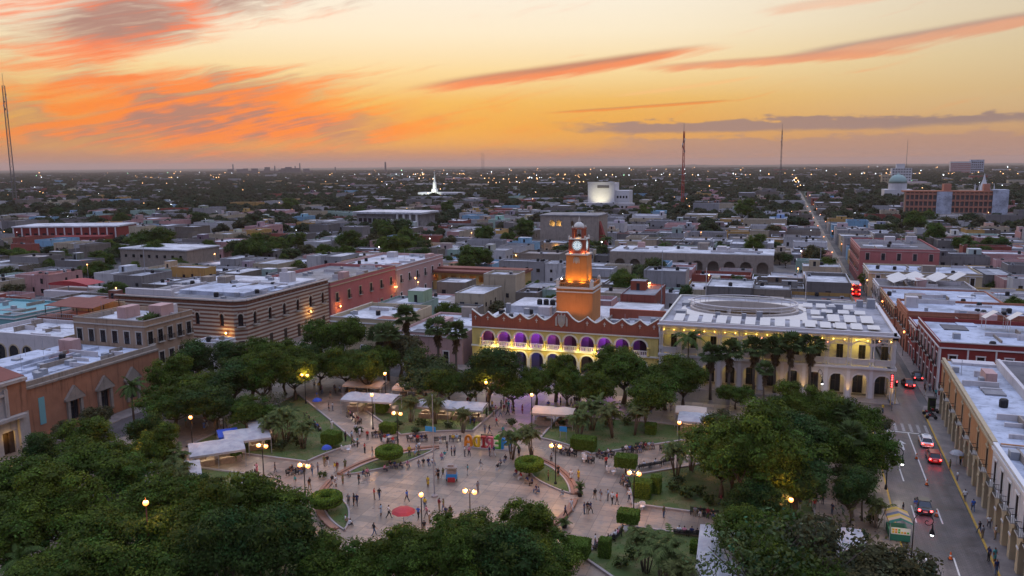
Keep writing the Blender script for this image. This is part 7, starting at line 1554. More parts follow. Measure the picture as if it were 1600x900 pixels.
for nm, (x, y), lb_, w in (('notice_board', (-50.95, 109.88), 'small blue notice board on the upper left lawn', .9), ('notice_board', (-31.04, 116.14), 'small blue notice board beside the right twin lamp', .6)):
    t = thing(nm, lb_, 'sign', (x, y, PZ)); m_ = MB(); m_.box(-w, -.04, 1.5, w, .04, 2.3, bottom=True); m_.build('panel', 'letter_blue', t)
    for q in (-w*.8, w*.8): m_ = MB(); m_.box(q-.04, -.03, 0, q+.04, .03, 1.5); m_.build('post', 'grey_metal', t)

# ------------------------------------------------------------------ vehicles
def carpaint(name, c, r=.28):
    m, b = newmat(name); setin(b, 'Base Color', c); setin(b, 'Roughness', r); setin(b, 'Coat Weight', .5); setin(b, 'Coat Roughness', .08)
carpaint('car_red', (0.32, 0.012, 0.015)); carpaint('car_black', (0.012, 0.012, 0.016)); carpaint('car_white', (0.6, 0.6, 0.6)); carpaint('car_amber', (0.6, 0.2, 0.02)); carpaint('car_darkred', (0.14, .01, .015)); paint('rubber', (0.015, 0.015, 0.015), .8, .1); paint('plate', (0.55, 0.55, 0.5), .6, .05)
glow('brake_light', (1.0, 0.02, 0.015), 16.0); glow('head_light', (1.0, 0.95, 0.85), 20.0); glow('tail_dim', (1.0, 0.03, 0.02), 5.0)
def loft(mb, st, m=0, close=True):
    rings = [[mb.pt(p) for p in r] for r in st]; n = len(st[0])
    for a, b_ in zip(rings, rings[1:]):
        for k in range(n): j = (k+1) % n; mb.f.append([a[k], a[j], b_[j], b_[k]]); mb.m.append(m); mb.c.append(None)
    if close: mb.f.append(rings[0][::-1]); mb.f.append(rings[-1]); mb.m += [m, m]; mb.c += [None, None]
def car(x, y, rz, label, body='car_red', lower=None, tail='brake_light', hatch=False, L=4.3, W=1.72, front=False, sign=None, z=.012):
    t = thing('car', label, 'car', (x, y, z), rz); h = W/2; l = L/2
    def ring(yy, w, zb, zt): return [(-w*.92, yy, zb), (w*.92, yy, zb), (w, yy, zb+.18), (w, yy, zt-.14), (w*.9, yy, zt), (-w*.9, yy, zt), (-w, yy, zt-.14), (-w, yy, zb+.18)]
    m_ = MB(); loft(m_, [ring(-l, h*.86, .34, .78), ring(-l+.12, h*.96, .25, .9), ring(-l+.7, h, .2, .95), ring(0, h, .2, .93), ring(l-1.1, h, .2, .9), ring(l-.25, h*.95, .24, .78), ring(l, h*.82, .32, .64)])
    m_.build('body', body, t, False)
    if lower: m_ = MB(); m_.box(-h-.012, -l+.5, .3, -h+.02, l-.5, .62); m_.box(h-.02, -l+.5, .3, h+.012, l-.5, .62); m_.box(-h*.85, -l-.02, .42, h*.85, -l+.05, .66); m_.build('side_stripe', lower, t)
    r0, r1 = (-l+.25, -l+.62) if hatch else (-l+.62, -l+1.25); f0, f1 = l-1.15, l-1.85
    def cr(yy, w, zz): return [(-w, yy, zz), (w, yy, zz)]
    m_ = MB(); wb, wt, zb, zt = h*.88, h*.7, .92, 1.44
    A = [(-wb, r0, zb), (wb, r0, zb), (wb, f0, zb-.02), (-wb, f0, zb-.02)]; B = [(-wt, r1, zt), (wt, r1, zt), (wt, f1, zt), (-wt, f1, zt)]
    for k in range(4): j = (k+1) % 4; m_.face([A[k], A[j], B[j], B[k]])
    m_.build('windows', 'dark_glass', t)
    m_ = MB(); m_.prism([(-wt-.02, r1-.03), (wt+.02, r1-.03), (wt+.02, f1+.03), (-wt-.02, f1+.03)], zt-.01, zt+.05); 
    for k in range(4): a, b_ = Vector(A[k]), Vector(B[k]); m_.tube([a*1.0, b_*1.0], .045, 4)
    m_.build('roof', body, t)
    for sx in (-1, 1):
        for yy in (-l+.82, l-.85):
            m_ = MB(); m_.tube([(sx*(h-.17), yy, .31), (sx*(h+.01), yy, .31)], .31, 14); wl = m_.build('wheel', 'rubber', t); m_ = MB(); m_.tube([(sx*(h-.02), yy, .31), (sx*(h+.022), yy, .31)], .19, 10); m_.build('rim', 'grey_metal', wl)
        m_ = MB(); m_.box(sx*h*.62, -l-.03, .62, sx*h*.9, -l+.08, .82, bottom=True); m_.build('tail_light', tail, t)
        m_ = MB(); m_.box(sx*h*.55, l-.12, .52, sx*h*.82, l-.0, .66, bottom=True); m_.build('headlight', 'head_light', t)
        m_ = MB(); m_.box(sx*h*.92, f0-.35, .9, sx*(h+.14), f0-.2, 1.04, bottom=True); m_.build('mirror', body, t)
    m_ = MB(); m_.box(-.25, -l-.035, .5, .25, -l+.02, .62, bottom=True); m_.build('number_plate', 'plate', t)
    m_ = MB(); m_.box(-h*.86, -l-.06, .3, h*.86, -l+.1, .46, bottom=True); m_.build('bumper', body if not lower else 'car_white', t)
    if sign: m_ = MB(); m_.box(-.3, -.1, zt+.05, .3, .1, zt+.2); m_.build('roof_sign', 'car_white', t)
    if tail == 'brake_light':
        c, s = math.cos(rz), math.sin(rz); point('tail_glow', (x + (l+.35)*s, y - (l+.35)*c, .55), 6, (1.0, .03, .02), .3)
    return t
RZ = -.035
x, y = (22.48, 131.78); car(x, y, RZ, 'white and amber taxi with brake lights on at the kerb', 'car_white', 'car_amber', hatch=True, sign=1)
x, y = (22.47, 124.98); car(x, y, RZ, 'bright red hatchback parked behind the taxi', 'car_red', None, 'brake_light', True)
x, y = (18.3, 105.72); car(x, y, RZ, 'dark car with glowing brake lights in the middle lane', 'car_black')
x, y = (24.57, 166.7); car(x, y, RZ+.12, 'dark red car crossing beyond the junction, nearer one', 'car_darkred')
x, y = (27.12, 172.88); car(x, y, RZ, 'black car with tail lights at the far kerb beyond the junction', 'car_black', None, 'tail_dim')
x, y = (8.61, 147.02); car(x, y, PI/2+.05, 'red-roofed white car in front of the white arcade', 'car_red', 'car_white', 'tail_dim')
x, y = (5.64, 148.1); car(x, y, PI/2, 'dark car behind trees in front of the white arcade', 'car_black', None, 'tail_dim')
car(22.9, 196, 0, 'dark car parked half way down the street', 'car_black', None, 'brake_light'); car(25.2, 222, 0, 'red car far down the street before the bus', 'car_red', None, 'brake_light'); car(22.8, 240, 0, 'white car far down the street before the bus', 'car_white', None, 'brake_light')
x, y = (22.06, 258.59); car(x, y, RZ, 'small dark car far down the street before the bus', 'car_black', None, 'tail_dim') if False else None
bx_, by_ = (25.11, 280.75); bu = thing('tour_bus', 'red open tour bus strung with lights down the street', 'bus', (23.9, by_, .012)); 
m_ = MB(); m_.box(-1.25, -4.2, .5, 1.25, 4.2, 2.4); m_.build('body', 'car_red', bu); m_ = MB(); m_.box(-1.27, -3.8, 1.4, 1.27, 3.4, 2.1); m_.box(-1.0, -4.22, 1.3, 1.0, -4.1, 2.1); m_.build('windows', 'dark_glass', bu)
m_ = MB(); m_.box(-1.3, -4.3, 4.0, 1.3, 4.3, 4.12, bottom=True); m_.build('roof', 'car_white', bu)
for sx in (-1.2, 1.2):
    for yy in (-4.1, -1.4, 1.4, 4.1): m_ = MB(); m_.box(sx-.04, yy-.04, 2.4, sx+.04, yy+.04, 4.0); m_.build('post', 'grey_metal', bu)
    for yy in (-2.8, 2.6): m_ = MB(); m_.tube([(sx-.12, yy, .5), (sx+.12, yy, .5)], .5, 12); m_.build('wheel', 'rubber', bu)
    for yy, zz in ((-4.25, .9), (-4.25, 2.2), (-4.25, 3.9)): m_ = MB(); m_.box(sx*.85-.16, yy-.03, zz, sx*.85+.16, yy+.03, zz+.25, bottom=True); m_.build('tail_light', 'brake_light', bu)
    for q in range(7): m_ = MB(); m_.lathe([(.02, 0), (.11, .1), (.02, .2)], 6); o = m_.build('fairy_lamp', 'lamp_amber', bu); o.location = (sx, -4.2+q*1.3, 3.75)
for k in range(3): m_ = MB(); m_.box(-1.0, -3.4+k*2.4, 2.4, 1.0, -3.0+k*2.4, 3.2); m_.build('seat', 'red_sheet', bu)
point('bus_light', (23.9, by_-4.8, 1.6), 90, (1.0, .12, .03), .4); point('bus_light', (23.9, by_, 3.4), 60, (1.0, .4, .1), .3)
# parked motorbikes by the dark booth
for k, (x, y) in enumerate([(24.87, 147.13), (25.04, 145), (25.99, 148.59)]):
    t = thing('motorbike', ('parked motorbike nearest the kerb by the dark booth', 'parked motorbike closest to the orange arcade corner', 'parked motorbike right before the dark booth')[k], 'motorbike', (x+.3, y, .145), 1.2+k*.3)
    for yy in (-.62, .62): m_ = MB(); m_.tube([(-.06, yy, .3), (.06, yy, .3)], .3, 12); m_.build('wheel', 'rubber', t)
    m_ = MB(); m_.tube([(0, -.6, .45), (0, -.2, .5), (0, .3, .5), (0, .55, .9)], [.07, .14, .14, .05], 6); m_.build('frame', 'car_black', t); m_ = MB(); m_.box(-.13, -.6, .68, .13, .05, .8); m_.build('seat', 'rubber', t); m_ = MB(); m_.tube([(-.34, .45, .98), (0, .55, 1.0), (.34, .45, .98)], .02, 4); m_.build('handlebar', 'grey_metal', t); m_ = MB(); m_.box(-.14, .1, .6, .14, .42, .84); m_.build('tank', 'car_red', t)
x, y = (26.13, 150.15); t = thing('booth', 'dark green street booth at the orange arcade corner', 'booth', (x, y, .145)); m_ = MB(); m_.box(-.55, -.5, 0, .55, .5, 2.3); m_.build('cabin', 'hedge_core', t); m_ = MB(); m_.box(-.65, -.6, 2.3, .65, .6, 2.42, bottom=True); m_.build('roof', 'dark_iron', t); m_ = MB(); m_.box(-.4, -.52, 1.0, .4, -.5, 2.0); m_.build('window', 'dark_glass', t)
# traffic lights
paint('orange_plastic', (0.5, 0.09, 0.015), .6, .15, 3)
for k, ((x, y), rz) in enumerate((((19.8, 151.7), 0), ((20.66, 152.77), .5))):
    t = thing('traffic_light', ('red traffic light on the corner by the white arcade', 'second red traffic light turned towards the street')[k], 'traffic light', (x, y, .145), rz); m_ = MB(); m_.lathe([(.12, 0), (.08, .3), (.07, 3.2)], 8); m_.build('post', 'ochre_plaster', t)
    for q, zz in enumerate((3.2, 4.5) if k == 0 else (3.2,)):
        m_ = MB(); m_.box(-.24, -.16, zz, .24, .16, zz+1.15, bottom=True); hs = m_.build('housing', 'tank_black', t)
        for i in range(3):
            m_ = MB().at((0, -.17, zz+.2+i*.36), (1, 0, 0), (0, -1, 0)); m_.face([(.14*math.cos(2*PI*j/12), .02, .14*math.sin(2*PI*j/12)) for j in range(12)]); m_.build('lens', 'lamp_red' if i == 2 or (k == 0) else 'dark_glass', hs)
point('signal_light', ((19.8, 151.7)[0], (19.8, 151.7)[1]-.6, 4.6), 26, (1.0, .03, .02), .2)
for k, (x, y) in enumerate([(20.22, 124.53), (20.02, 114.31), (19.53, 103.99), (19.07, 92.55)]):
    t = thing('traffic_cone', '', 'traffic cone', (x, y, .012), 0, 'traffic cones along the lanes'); t['label'] = ('orange cone farthest up the lane beside the taxi', 'orange cone at the end of the long white lane line', 'orange cone right of the dark middle car', 'orange cone nearest the camera by the scroll lamp lane')[k]
    m_ = MB(); m_.lathe([(.2, .04), (.13, .4), (.05, .85)], 10); m_.build('body', 'orange_plastic', t); m_ = MB(); m_.box(-.24, -.24, 0, .24, .24, .05); m_.build('base', 'rubber', t); m_ = MB(); m_.lathe([(.142, .4), (.115, .55)], 10, cap=False); m_.build('band', 'road_paint', t)
# striped food stall on the road edge
for n_, c_ in (('yellow', (.5, .32, .06)), ('tan', (.5, .33, .2)), ('slate', (.13, .14, .17)), ('green', (.02, .12, .08))): paint('stripe_'+n_, c_, .8, .12, 2)
x, y = (14.3, 96.77); fs = thing('food_stall', 'food stall with yellow, tan and slate striped canopy at the kerb', 'stall', (x, y, .012), .04)
for k, n_ in enumerate(('yellow', 'tan', 'slate', 'yellow', 'tan', 'green')):
    m_ = MB(); ya, yb = 1.9-k*.64, 1.9-(k+1)*.64; m_.face([(-1.25, ya, 2.35), (0, ya, 2.85), (0, yb, 2.85), (-1.25, yb, 2.35)]); m_.face([(0, ya, 2.85), (1.25, ya, 2.35), (1.25, yb, 2.35), (0, yb, 2.85)]); m_.face([(-1.25, ya, 2.35), (-1.25, yb, 2.35), (-1.25, yb, 2.1), (-1.25, ya, 2.1)]); m_.face([(1.25, ya, 2.35), (1.25, yb, 2.35), (1.25, yb, 2.1), (1.25, ya, 2.1)]); m_.build('canopy_stripe', 'stripe_'+n_, fs)
for q in (-1.15, 1.15):
    for yy in (-1.8, 1.8): m_ = MB(); m_.box(q-.03, yy-.03, 0, q+.03, yy+.03, 2.35); m_.build('post', 'grey_metal', fs)
m_ = MB(); m_.box(-1.05, -1.7, .2, 1.05, 1.5, 1.0); m_.build('counter', 'stripe_green', fs); m_ = MB(); m_.box(-1.0, -1.75, 1.02, 1.0, -1.6, 1.75); m_.build('menu_board', 'plate', fs); point('stall_lamp', (x, y-.6, 2.0), 30, (1.0, .85, .6), .1); point('stall_lamp', (x, y-2.6, 2.1), 8, (1.0, .85, .6), .1)
for k in range(9): m_ = MB(); m_.box(-.9+.31*(k % 6), -1.78, 1.15+.3*(k//6), -.68+.31*(k % 6), -1.76, 1.38+.3*(k//6)); m_.build('menu_picture', ('letter_yellow', 'letter_orange', 'letter_green')[k % 3], fs)
# bollard lamps and wall lamps up the far street
for k in range(20):
    x = 27.0 if k % 2 else 20.9; y = 172 + k*21 if k < 6 else 285 + (k-6)*38
    if y < 192 and x < 22: x = 21.2
    t = thing('street_lamp', '', 'street lamp', (x, y, .1), 0, 'lamps along the far street'); t['_look'] = 'slim amber street lamp'; m_ = MB(); m_.lathe([(.1, 0), (.06, .4), (.05, 5.2)], 6); m_.build('post', 'dark_iron', t); m_ = MB(); m_.lathe([(.1, 5.2), (.24, 5.4), (.12, 5.7)], 8); m_.build('globe', 'lamp_amber', t); point('lamp_light', (x + (.6 if x < 24 else -.6), y, 5.3), 45, WARM, .2)

# ------------------------------------------------------------------ landmarks far off
paint('far_white', (0.55, 0.53, 0.52), .85, .12, .1); paint('far_orange', (0.40, 0.18, 0.12), .85, .12, .1); paint('mast_red', (0.35, 0.04, 0.03), .7, .1); paint('mast_grey', (0.12, .11, .11), .7, .1); paint('dome_green', (0.25, 0.34, 0.30), .8, .2, .1)
def block(th, name, x0, y0, z0, x1, y1, z1, mat): m_ = MB(); m_.box(x0, y0, z0, x1, y1, z1, bottom=z0 > 0); return m_.build(name, mat, th)
def winrow(th, x0, x1, y, z, n, w, h, mat='dark_glass'):
    for k in range(n): u = x0 + (k+.5)*(x1-x0)/n; block(th, 'window', u-w/2, y-.12, z, u+w/2, y+.1, z+h, mat)
# white block with floodlit front
wb = thing('office_block', 'bright white windowless block lit from below on the mid skyline', 'building', (-172, 730, 0)); block(wb, 'wall', 0, 0, 0, 25, 22, 26, 'far_white'); block(wb, 'side_wing', 25, 4, 0, 38, 22, 19, 'far_white'); block(wb, 'low_wing', -4, -8, 0, 44, 0, 8, 'white_plaster'); block(wb, 'parapet', -.3, -.3, 25.5, 25.3, .6, 27, 'far_white')
block(wb, 'sign_band', 9, -.3, 21.5, 20, -.02, 24, 'mast_grey'); winrow(wb, 26, 37, 4, 12, 4, 1.6, 2.2); winrow(wb, 0, 40, -8, 3, 10, 2, 2.5); spot('floodlight', (-160, 716, 9), (-160, 730, 15), 9000, (1.0, .93, .62), 90, .5)
# white temple with a spire
tp = thing('temple', 'white floodlit temple with a slender spire far beyond the trees', 'temple', (-424, 945, 0)); block(tp, 'hall', -24, 0, 0, 34, 18, 9, 'far_white'); winrow(tp, -22, 32, 0, 3, 12, 1.2, 4)
m_ = MB(); m_.lathe([(4.5, 9), (4.2, 13), (2.6, 14), (2.3, 22), (1.2, 23), (.8, 29), (.1, 33)], 8); m_.build('spire', 'far_white', tp); m_ = MB(); m_.lathe([(.2, 33), (.5, 34), (.1, 36.5)], 6); m_.build('statue', 'lamp_amber' if False else 'far_white', tp)
spot('floodlight', (-424, 925, 6), (-424, 945, 18), 32000, (.9, 1.0, .85), 80, .5); spot('floodlight', (-440, 928, 4), (-438, 945, 5), 11000, (.9, 1.0, .95), 100, .5)
# long orange-framed school with white stair towers
sc_ = thing('school', 'long orange-framed three-storey block with pale blue-white end walls', 'building', (86, 655, 0)); block(sc_, 'core', 1, 1, 0, 63, 14, 21, 'mast_grey')
for f in range(5): block(sc_, 'floor_band', 0, 0, 4.6*f+.6, 64, 1.2, 4.6*f+1.9, 'far_orange')
for k in range(22):
    if 7 < k < 10 or k > 19: continue
    block(sc_, 'pier', k*3, -.2, 0, k*3+.7, 1.1, 21, 'far_orange')
block(sc_, 'stair_tower', 21, -.6, 0, 31, 8, 21.5, 'blue_white_roof'); block(sc_, 'stair_tower', 57, -.6, 0, 67, 12, 23, 'blue_white_roof'); block(sc_, 'roof', -1, 0, 21, 66, 15, 22, 'brick_plaster'); block(sc_, 'roof_house', 26, 5, 22, 31, 12, 27, 'far_orange'); block(sc_, 'roof_house', 52, 5, 22, 56, 10, 27, 'far_orange')
# dome
dm_ = thing('domed_church', 'pale green dome rising from the trees', 'church', (121, 985, 0)); block(dm_, 'nave', -14, -10, 0, 14, 20, 13, 'far_white'); m_ = MB(); m_.lathe([(9.5, 13), (9.5, 20)], 16); m_.build('drum', 'far_white', dm_); m_ = MB(); m_.lathe([(9.6, 20), (9.2, 23), (7.6, 26.2), (4.8, 28.6), (1.2, 29.6), (.8, 31), (.1, 32)], 20); m_.build('dome', 'dome_green', dm_, True); winrow(dm_, -12, 12, -10, 5, 3, 1.6, 4)
# white stepped tower block
wt = thing('tower_block', 'white stepped tower block beyond the green dome', 'building', (190, 1640, 0)); block(wt, 'wall', 0, 0, 0, 34, 20, 32, 'far_white'); block(wt, 'wing', -16, 2, 0, 0, 18, 20, 'cream_plaster'); block(wt, 'top', 8, 4, 32, 22, 16, 40, 'far_white'); [winrow(wt, 1, 33, 0, 4+k*5, 7, 2.4, 2.2) for k in range(6)]; [winrow(wt, -15, -1, 2, 4+k*5, 3, 2.2, 2) for k in range(3)]
# blue-and-white slab near the skyline
bw = thing('hotel', 'blue and white striped slab block close to the skyline', 'building', (560, 3200, 0)); block(bw, 'wall', 0, 0, 0, 62, 24, 44, 'far_white'); [block(bw, 'band', -.5, -.6, 6+k*7, 62.5, .2, 9+k*7, 'mast_red') for k in range(5)]; block(bw, 'blue_wing', 62, 0, 0, 104, 24, 50, 'blue_white_roof'); [winrow(bw, 64, 102, 0, 6+k*8, 6, 4, 4) for k in range(5)]
# gothic white church spire
gc = thing('church', 'white gothic church front with pinnacles beside the school', 'church', (146, 700, 0)); block(gc, 'front', -6, 0, 0, 8, 24, 20, 'far_white'); m_ = MB(); m_.lathe([(3.2, 20), (2.4, 25), (1.1, 29), (.1, 34)], 8, 1, 4); m_.build('spire', 'far_white', gc)
for x in (-5.5, 7.5, -2.5, 4.5): m_ = MB(); m_.lathe([(.8, 20), (.5, 23), (.05, 26.5)], 6, x, 1.2); m_.build('pinnacle', 'far_white', gc)
winrow(gc, -5, 7, 0, 8, 3, 1.2, 6)
# red pillared warehouse on the left, grey modern block, walled ruin
rw = thing('warehouse', 'long brick-red block with white pilasters on the left', 'building', (-424, 346, 0)); block(rw, 'wall', 0, 0, 0, 60, 26, 9, 'maroon_plaster'); block(rw, 'roof', -.5, -.5, 9, 60.5, 26.5, 9.8, 'roof_lime'); rw.rotation_euler = (0, 0, .35)
for k in range(13): block(rw, 'pilaster', k*4.9, -.25, 0, k*4.9+.7, -.005, 9, 'white_trim')
winrow(rw, 1, 59, 0, 3.5, 12, 2.0, 2.2); block(rw, 'lower_wing', 8, -12, 0, 58, -.3, 4.6, 'maroon_plaster')
gb_ = thing('office_block', 'grey slab-roofed modern block with pale fins behind the big laurels', 'building', (-268, 470, 0)); block(gb_, 'wall', 0, 0, 0, 46, 24, 12, 'roof_dull'); block(gb_, 'roof', -2, -2, 12, 48, 26, 13.2, 'roof_lime'); [block(gb_, 'fin', 30+k*4.6, -1.6, 0, 31.2+k*4.6, -.01, 12, 'white_trim') for k in range(4)]; winrow(gb_, 1, 29, 0, 6, 8, 2.4, 3)
bc = thing('house', 'large bare concrete block with small windows on the left', 'building', (-262, 262, 0)); block(bc, 'wall', 0, 0, 0, 34, 20, 9.5, 'old_stone'); block(bc, 'roof', -.4, -.4, 9.5, 34.4, 20.4, 10, 'roof_lime'); winrow(bc, 1, 33, 0, 6.3, 8, 1.2, 1.2)
rsh = thing('roof_shelter', 'crimson roof shelter among the left rooftops', 'shelter', (-212, 192, 5)); block(rsh, 'base', -8, -4, -5, 8, 8, 0, 'white_plaster'); m_ = MB(); pts = [(-8+16*k/10, 2.0+1.0*math.sin(PI*k/10)) for k in range(11)]
for (xa, za), (xb, zb) in zip(pts, pts[1:]): m_.face([(xa, -2, za), (xb, -2, zb), (xb, 5, zb), (xa, 5, za)]); m_.face([(xa, -2, za), (xb, -2, zb), (xb, -2, 1.5), (xa, -2, 1.5)])
m_.build('vault', 'red_sheet', rsh); [block(rsh, 'post', x-.1, -1.9, 0, x+.1, -1.7, 2, 'grey_metal') for x in (-7.8, 0, 7.8)]
# arcaded ruin wall behind the white corner building and a teal house
rn = thing('ruined_wall', 'dark arcaded stone wall house behind the oval court', 'building', (-62, 300, 0))
m_ = MB().at((0, 0, 0), (1, 0, 0), (0, -1, 0)); arcade(m_, 60, 0, 10, [(2+k*5.8, 6+k*5.8, 2, 5.5, 2) for k in range(10)], .8); m_.build('wall', 'old_stone', rn); block(rn, 'body', .3, 2.5, 0, 59.7, 22, 9.8, 'old_stone'); block(rn, 'roof', 0, .8, 9.8, 60, 22, 10.2, 'roof_lime'); clutter(rn, 2, 3, 56, 20, 10.2, 30, 31)
tl = thing('house', 'pale lilac house with a teal end behind the white corner building', 'house', (-24, 196, 0)); block(tl, 'wall', 8, 8, 0, 43, 26, 6.5, 'blue_white_roof'); block(tl, 'teal_end', 0, 9, 0, 8, 22, 5.6, 'teal_paint'); winrow(tl, 14, 26, 8, 2.2, 2, 1.8, 2.2); block(tl, 'roof_edge', 7.7, 7.7, 6.5, 43.3, 26.3, 6.9, 'white_trim'); clutter(tl, 10, 9, 41, 24, 6.9, 12, 33)

# amber wall lamps on the striped corner building and down the pink row
for k, (x, y, z, nd) in enumerate(((-119.5, 148.3, 5.2, (0, -1)), (-114.9, 176, 5.6, (1, 0)), (-114.5, 190, 4.6, (1, 0)), (-114.4, 224, 5.0, (1, 0)), (-114.4, 258, 5.0, (1, 0)))):
    t = thing('wall_lamp', ('amber wall lamp on the camera side of the striped building', 'amber wall lamp on the street side of the striped building', 'amber wall lamp at the start of the rose-pink house', 'amber wall lamp where the two pink houses meet', 'amber wall lamp at the far end of the pink row')[k], 'lamp', (x, y, z), 0, 'amber wall lamps of the left street'); m_ = MB(); m_.lathe([(.08, 0), (.2, .15), (.1, .45)], 8); m_.build('globe', 'lamp_amber', t); m_ = MB(); m_.tube([(0, 0, -.05), (-nd[0]*.7, -nd[1]*.7, -.05)], .04, 4); m_.build('bracket', 'dark_iron', t); point('lamp_light', (x+nd[0]*.4, y+nd[1]*.4, z+.2), 170, (1.0, .55, .12), .15)
# masts
def mast(x, y, h, label, w=1.6, red=False, dishes=True, legs=3, tap=.55):
    t = thing('radio_mast', label, 'mast', (x, y, 0)); n = max(6, int(h/6)); m_ = MB(); c = [(w*math.cos(2*PI*k/legs), w*math.sin(2*PI*k/legs)) for k in range(legs)]
    for k in range(legs):
        m_.tube([(c[k][0], c[k][1], 0), (c[k][0]*(1-tap), c[k][1]*(1-tap), h)], .16 + w*.11, 4)
        for q in range(n):
            z0, z1 = h*q/n, h*(q+1)/n; f0, f1 = 1-tap*q/n, 1-tap*(q+1)/n; a, b_ = c[k], c[(k+1) % legs]; m_.tube([(a[0]*f0, a[1]*f0, z0), (b_[0]*f1, b_[1]*f1, z1)], .07 + w*.03, 3); m_.tube([(a[0]*f1, a[1]*f1, z1), (b_[0]*f1, b_[1]*f1, z1)], .07 + w*.03, 3)
    m_.build('lattice', 'mast_red' if red else 'mast_grey', t); m_ = MB(); m_.tube([(0, 0, h), (0, 0, h*1.1)], .14 + w*.04, 4); m_.build('antenna', 'mast_grey', t)
    if dishes:
        for k in range(7): m_ = MB(); z = h*(.74+.03*k); a = k*1.3; m_.box(w*.7*math.cos(a)-.5, w*.7*math.sin(a)-.5, z, w*.7*math.cos(a)+.5, w*.7*math.sin(a)+.5, z+1.6+w*.2, bottom=True); m_.build('dish', 'far_white' if k % 2 else 'mast_grey', t)
    return t
mast(-876, 722, 140, 'tall lattice radio mast at the far left edge', 2.6, dishes=True, legs=4, tap=.3); mast(-87, 745, 72, 'red and white lattice mast with dishes behind the clock tower block', 1.5, True); mast(-4.6, 1272, 92, 'thin mast with head cluster above the far street', 1.4); mast(430, 3300, 125, 'very thin mast on the right skyline', 1.2, dishes=False); mast(-1960, 5200, 120, 'hair-thin mast over the left skyline plain', 2.0, dishes=False); mast(-1480, 3900, 105, 'faint thin mast left of the temple', 1.6, dishes=False)
for k, (x, y, h, lb_) in enumerate(((-205, 215, 17, 'slim flag mast rising from the left rooftops'), (-262, 240, 15, 'short pole aerial at the left picture edge'), (58, 195, 15, 'slim aerial pole behind the maroon corner roof'), (-30, 215, 20, 'slim white pole behind the oval court'), (15, 330, 18, 'tall thin pole left of the far street'))):
    t = thing('aerial_pole', lb_, 'pole', (x, y, 0)); m_ = MB(); m_.tube([(0, 0, 0), (0, 0, h)], [.14, .07], 6); m_.build('pole', 'grey_metal', t); m_ = MB(); m_.box(-.5, -.05, h-.6, .5, .05, h-.5, bottom=True); m_.build('crossbar', 'grey_metal', t)
# factory on the left skyline
fc = thing('factory', 'jagged factory silhouette on the left skyline', 'factory', (-3420, 4350, 0)); fr_ = random.Random(3)
for k in range(26):
    x = fr_.uniform(-30, 520); w = fr_.uniform(14, 46); h = fr_.choice((18, 25, 34, 42, 30)) if not 250 < x < 320 else 15; block(fc, 'shed', x, fr_.uniform(-20, 20), 0, x+w, 30, h, 'mast_grey')
for x, h in ((40, 62), (300, 50), (460, 66), (430, 48), (690, 40)): m_ = MB(); m_.lathe([(5, 0), (3.4, h)], 8, x, 0); m_.build('chimney', 'mast_grey', fc)
fc.rotation_euler = (0, 0, .62)
t = thing('chimney', 'lone dark chimney on the left skyline', 'chimney', (-2560, 4900, 0)); m_ = MB(); m_.lathe([(7, 0), (5, 70)], 10); m_.build('shaft', 'mast_grey', t); block(t, 'base_house', -14, -8, 0, 14, 8, 16, 'mast_grey')

# ------------------------------------------------------------------ the town's lights coming on: far lamps, too many to count
glow('far_lamp_warm', (1.0, 0.5, 0.16), 6.0); glow('far_lamp_white', (0.85, 0.93, 1.0), 6.0); glow('far_lamp_green', (0.4, 1.0, 0.5), 5.0)
fl = MB(); lr = random.Random(8)
def farlamp(x, y, z, r, m):
    o = [(x+r, y, z), (x, y+r, z), (x-r, y, z), (x, y-r, z), (x, y, z+r), (x, y, z-r)]; i = [fl.pt(p) for p in o]
    for a, b_, c in ((0, 1, 4), (1, 2, 4), (2, 3, 4), (3, 0, 4), (1, 0, 5), (2, 1, 5), (3, 2, 5), (0, 3, 5)): fl.f.append([i[a], i[b_], i[c]]); fl.m.append(m); fl.c.append(None)
for k in range(210):
    q = lr.random(); dist = 380*(7500/380)**(q**.75); az = R(lr.uniform(-33, 33)) - YAW; x, y = dist*math.sin(az), dist*math.cos(az)
    if lr.random() < .3: cx = round(x/127)*127 + 24; x = cx
    farlamp(x, y, 7.5 + 3*lr.random(), dist*lr.uniform(.00018, .0005), lr.choices((0, 1, 2), (6, 4, .35))[0])
for (px, py, n, sx, sy) in ((-1450, 3050, 26, 260, 120), (-640, 2000, 30, 170, 80), (-560, 1500, 18, 90, 60), (-560, 2600, 26, 200, 100), (24, 1500, 14, 4, 420), (300, 2600, 22, 200, 120), (-2050, 2300, 12, 120, 40)):
    for k in range(n): x, y = px + lr.gauss(0, sx), py + lr.gauss(0, sy); farlamp(x, y, 8 + lr.random()*3, math.hypot(x, y)*lr.uniform(.0002, .00055), lr.choices((0, 1), (4, 1))[0])
flo = fl.build('far_lamps', ['far_lamp_warm', 'far_lamp_white', 'far_lamp_green']); flo['kind'] = 'stuff'; flo['label'] = 'hundreds of tiny warm and white lamps glinting across the town'
# nearer house lamps: each a lamp of its own on a wall or pole
for k in range(34):
    dist = lr.uniform(190, 420); az = R(lr.uniform(-31, 30)) - YAW; x, y = dist*math.sin(az), dist*math.cos(az)
    if blocked(x-2, y-2, x+2, y+2) or abs(x-23) < 6: continue
    t = thing('yard_lamp', '', 'lamp', (x, y, 0), 0, 'lamps among the rooftops'); t['_look'] = 'pole lamp glowing among rooftops'; m_ = MB(); m_.tube([(0, 0, 0), (0, 0, 8.2)], .07, 5); m_.build('pole', 'grey_metal', t); m_ = MB(); m_.lathe([(.1, 8.2), (.26, 8.4), (.12, 8.65)], 6); m_.build('globe', lr.choice(('lamp_amber', 'lamp_amber', 'lamp_white')), t); point('lamp_light', (x, y-.7, 8.3), 150, WARM, .2)

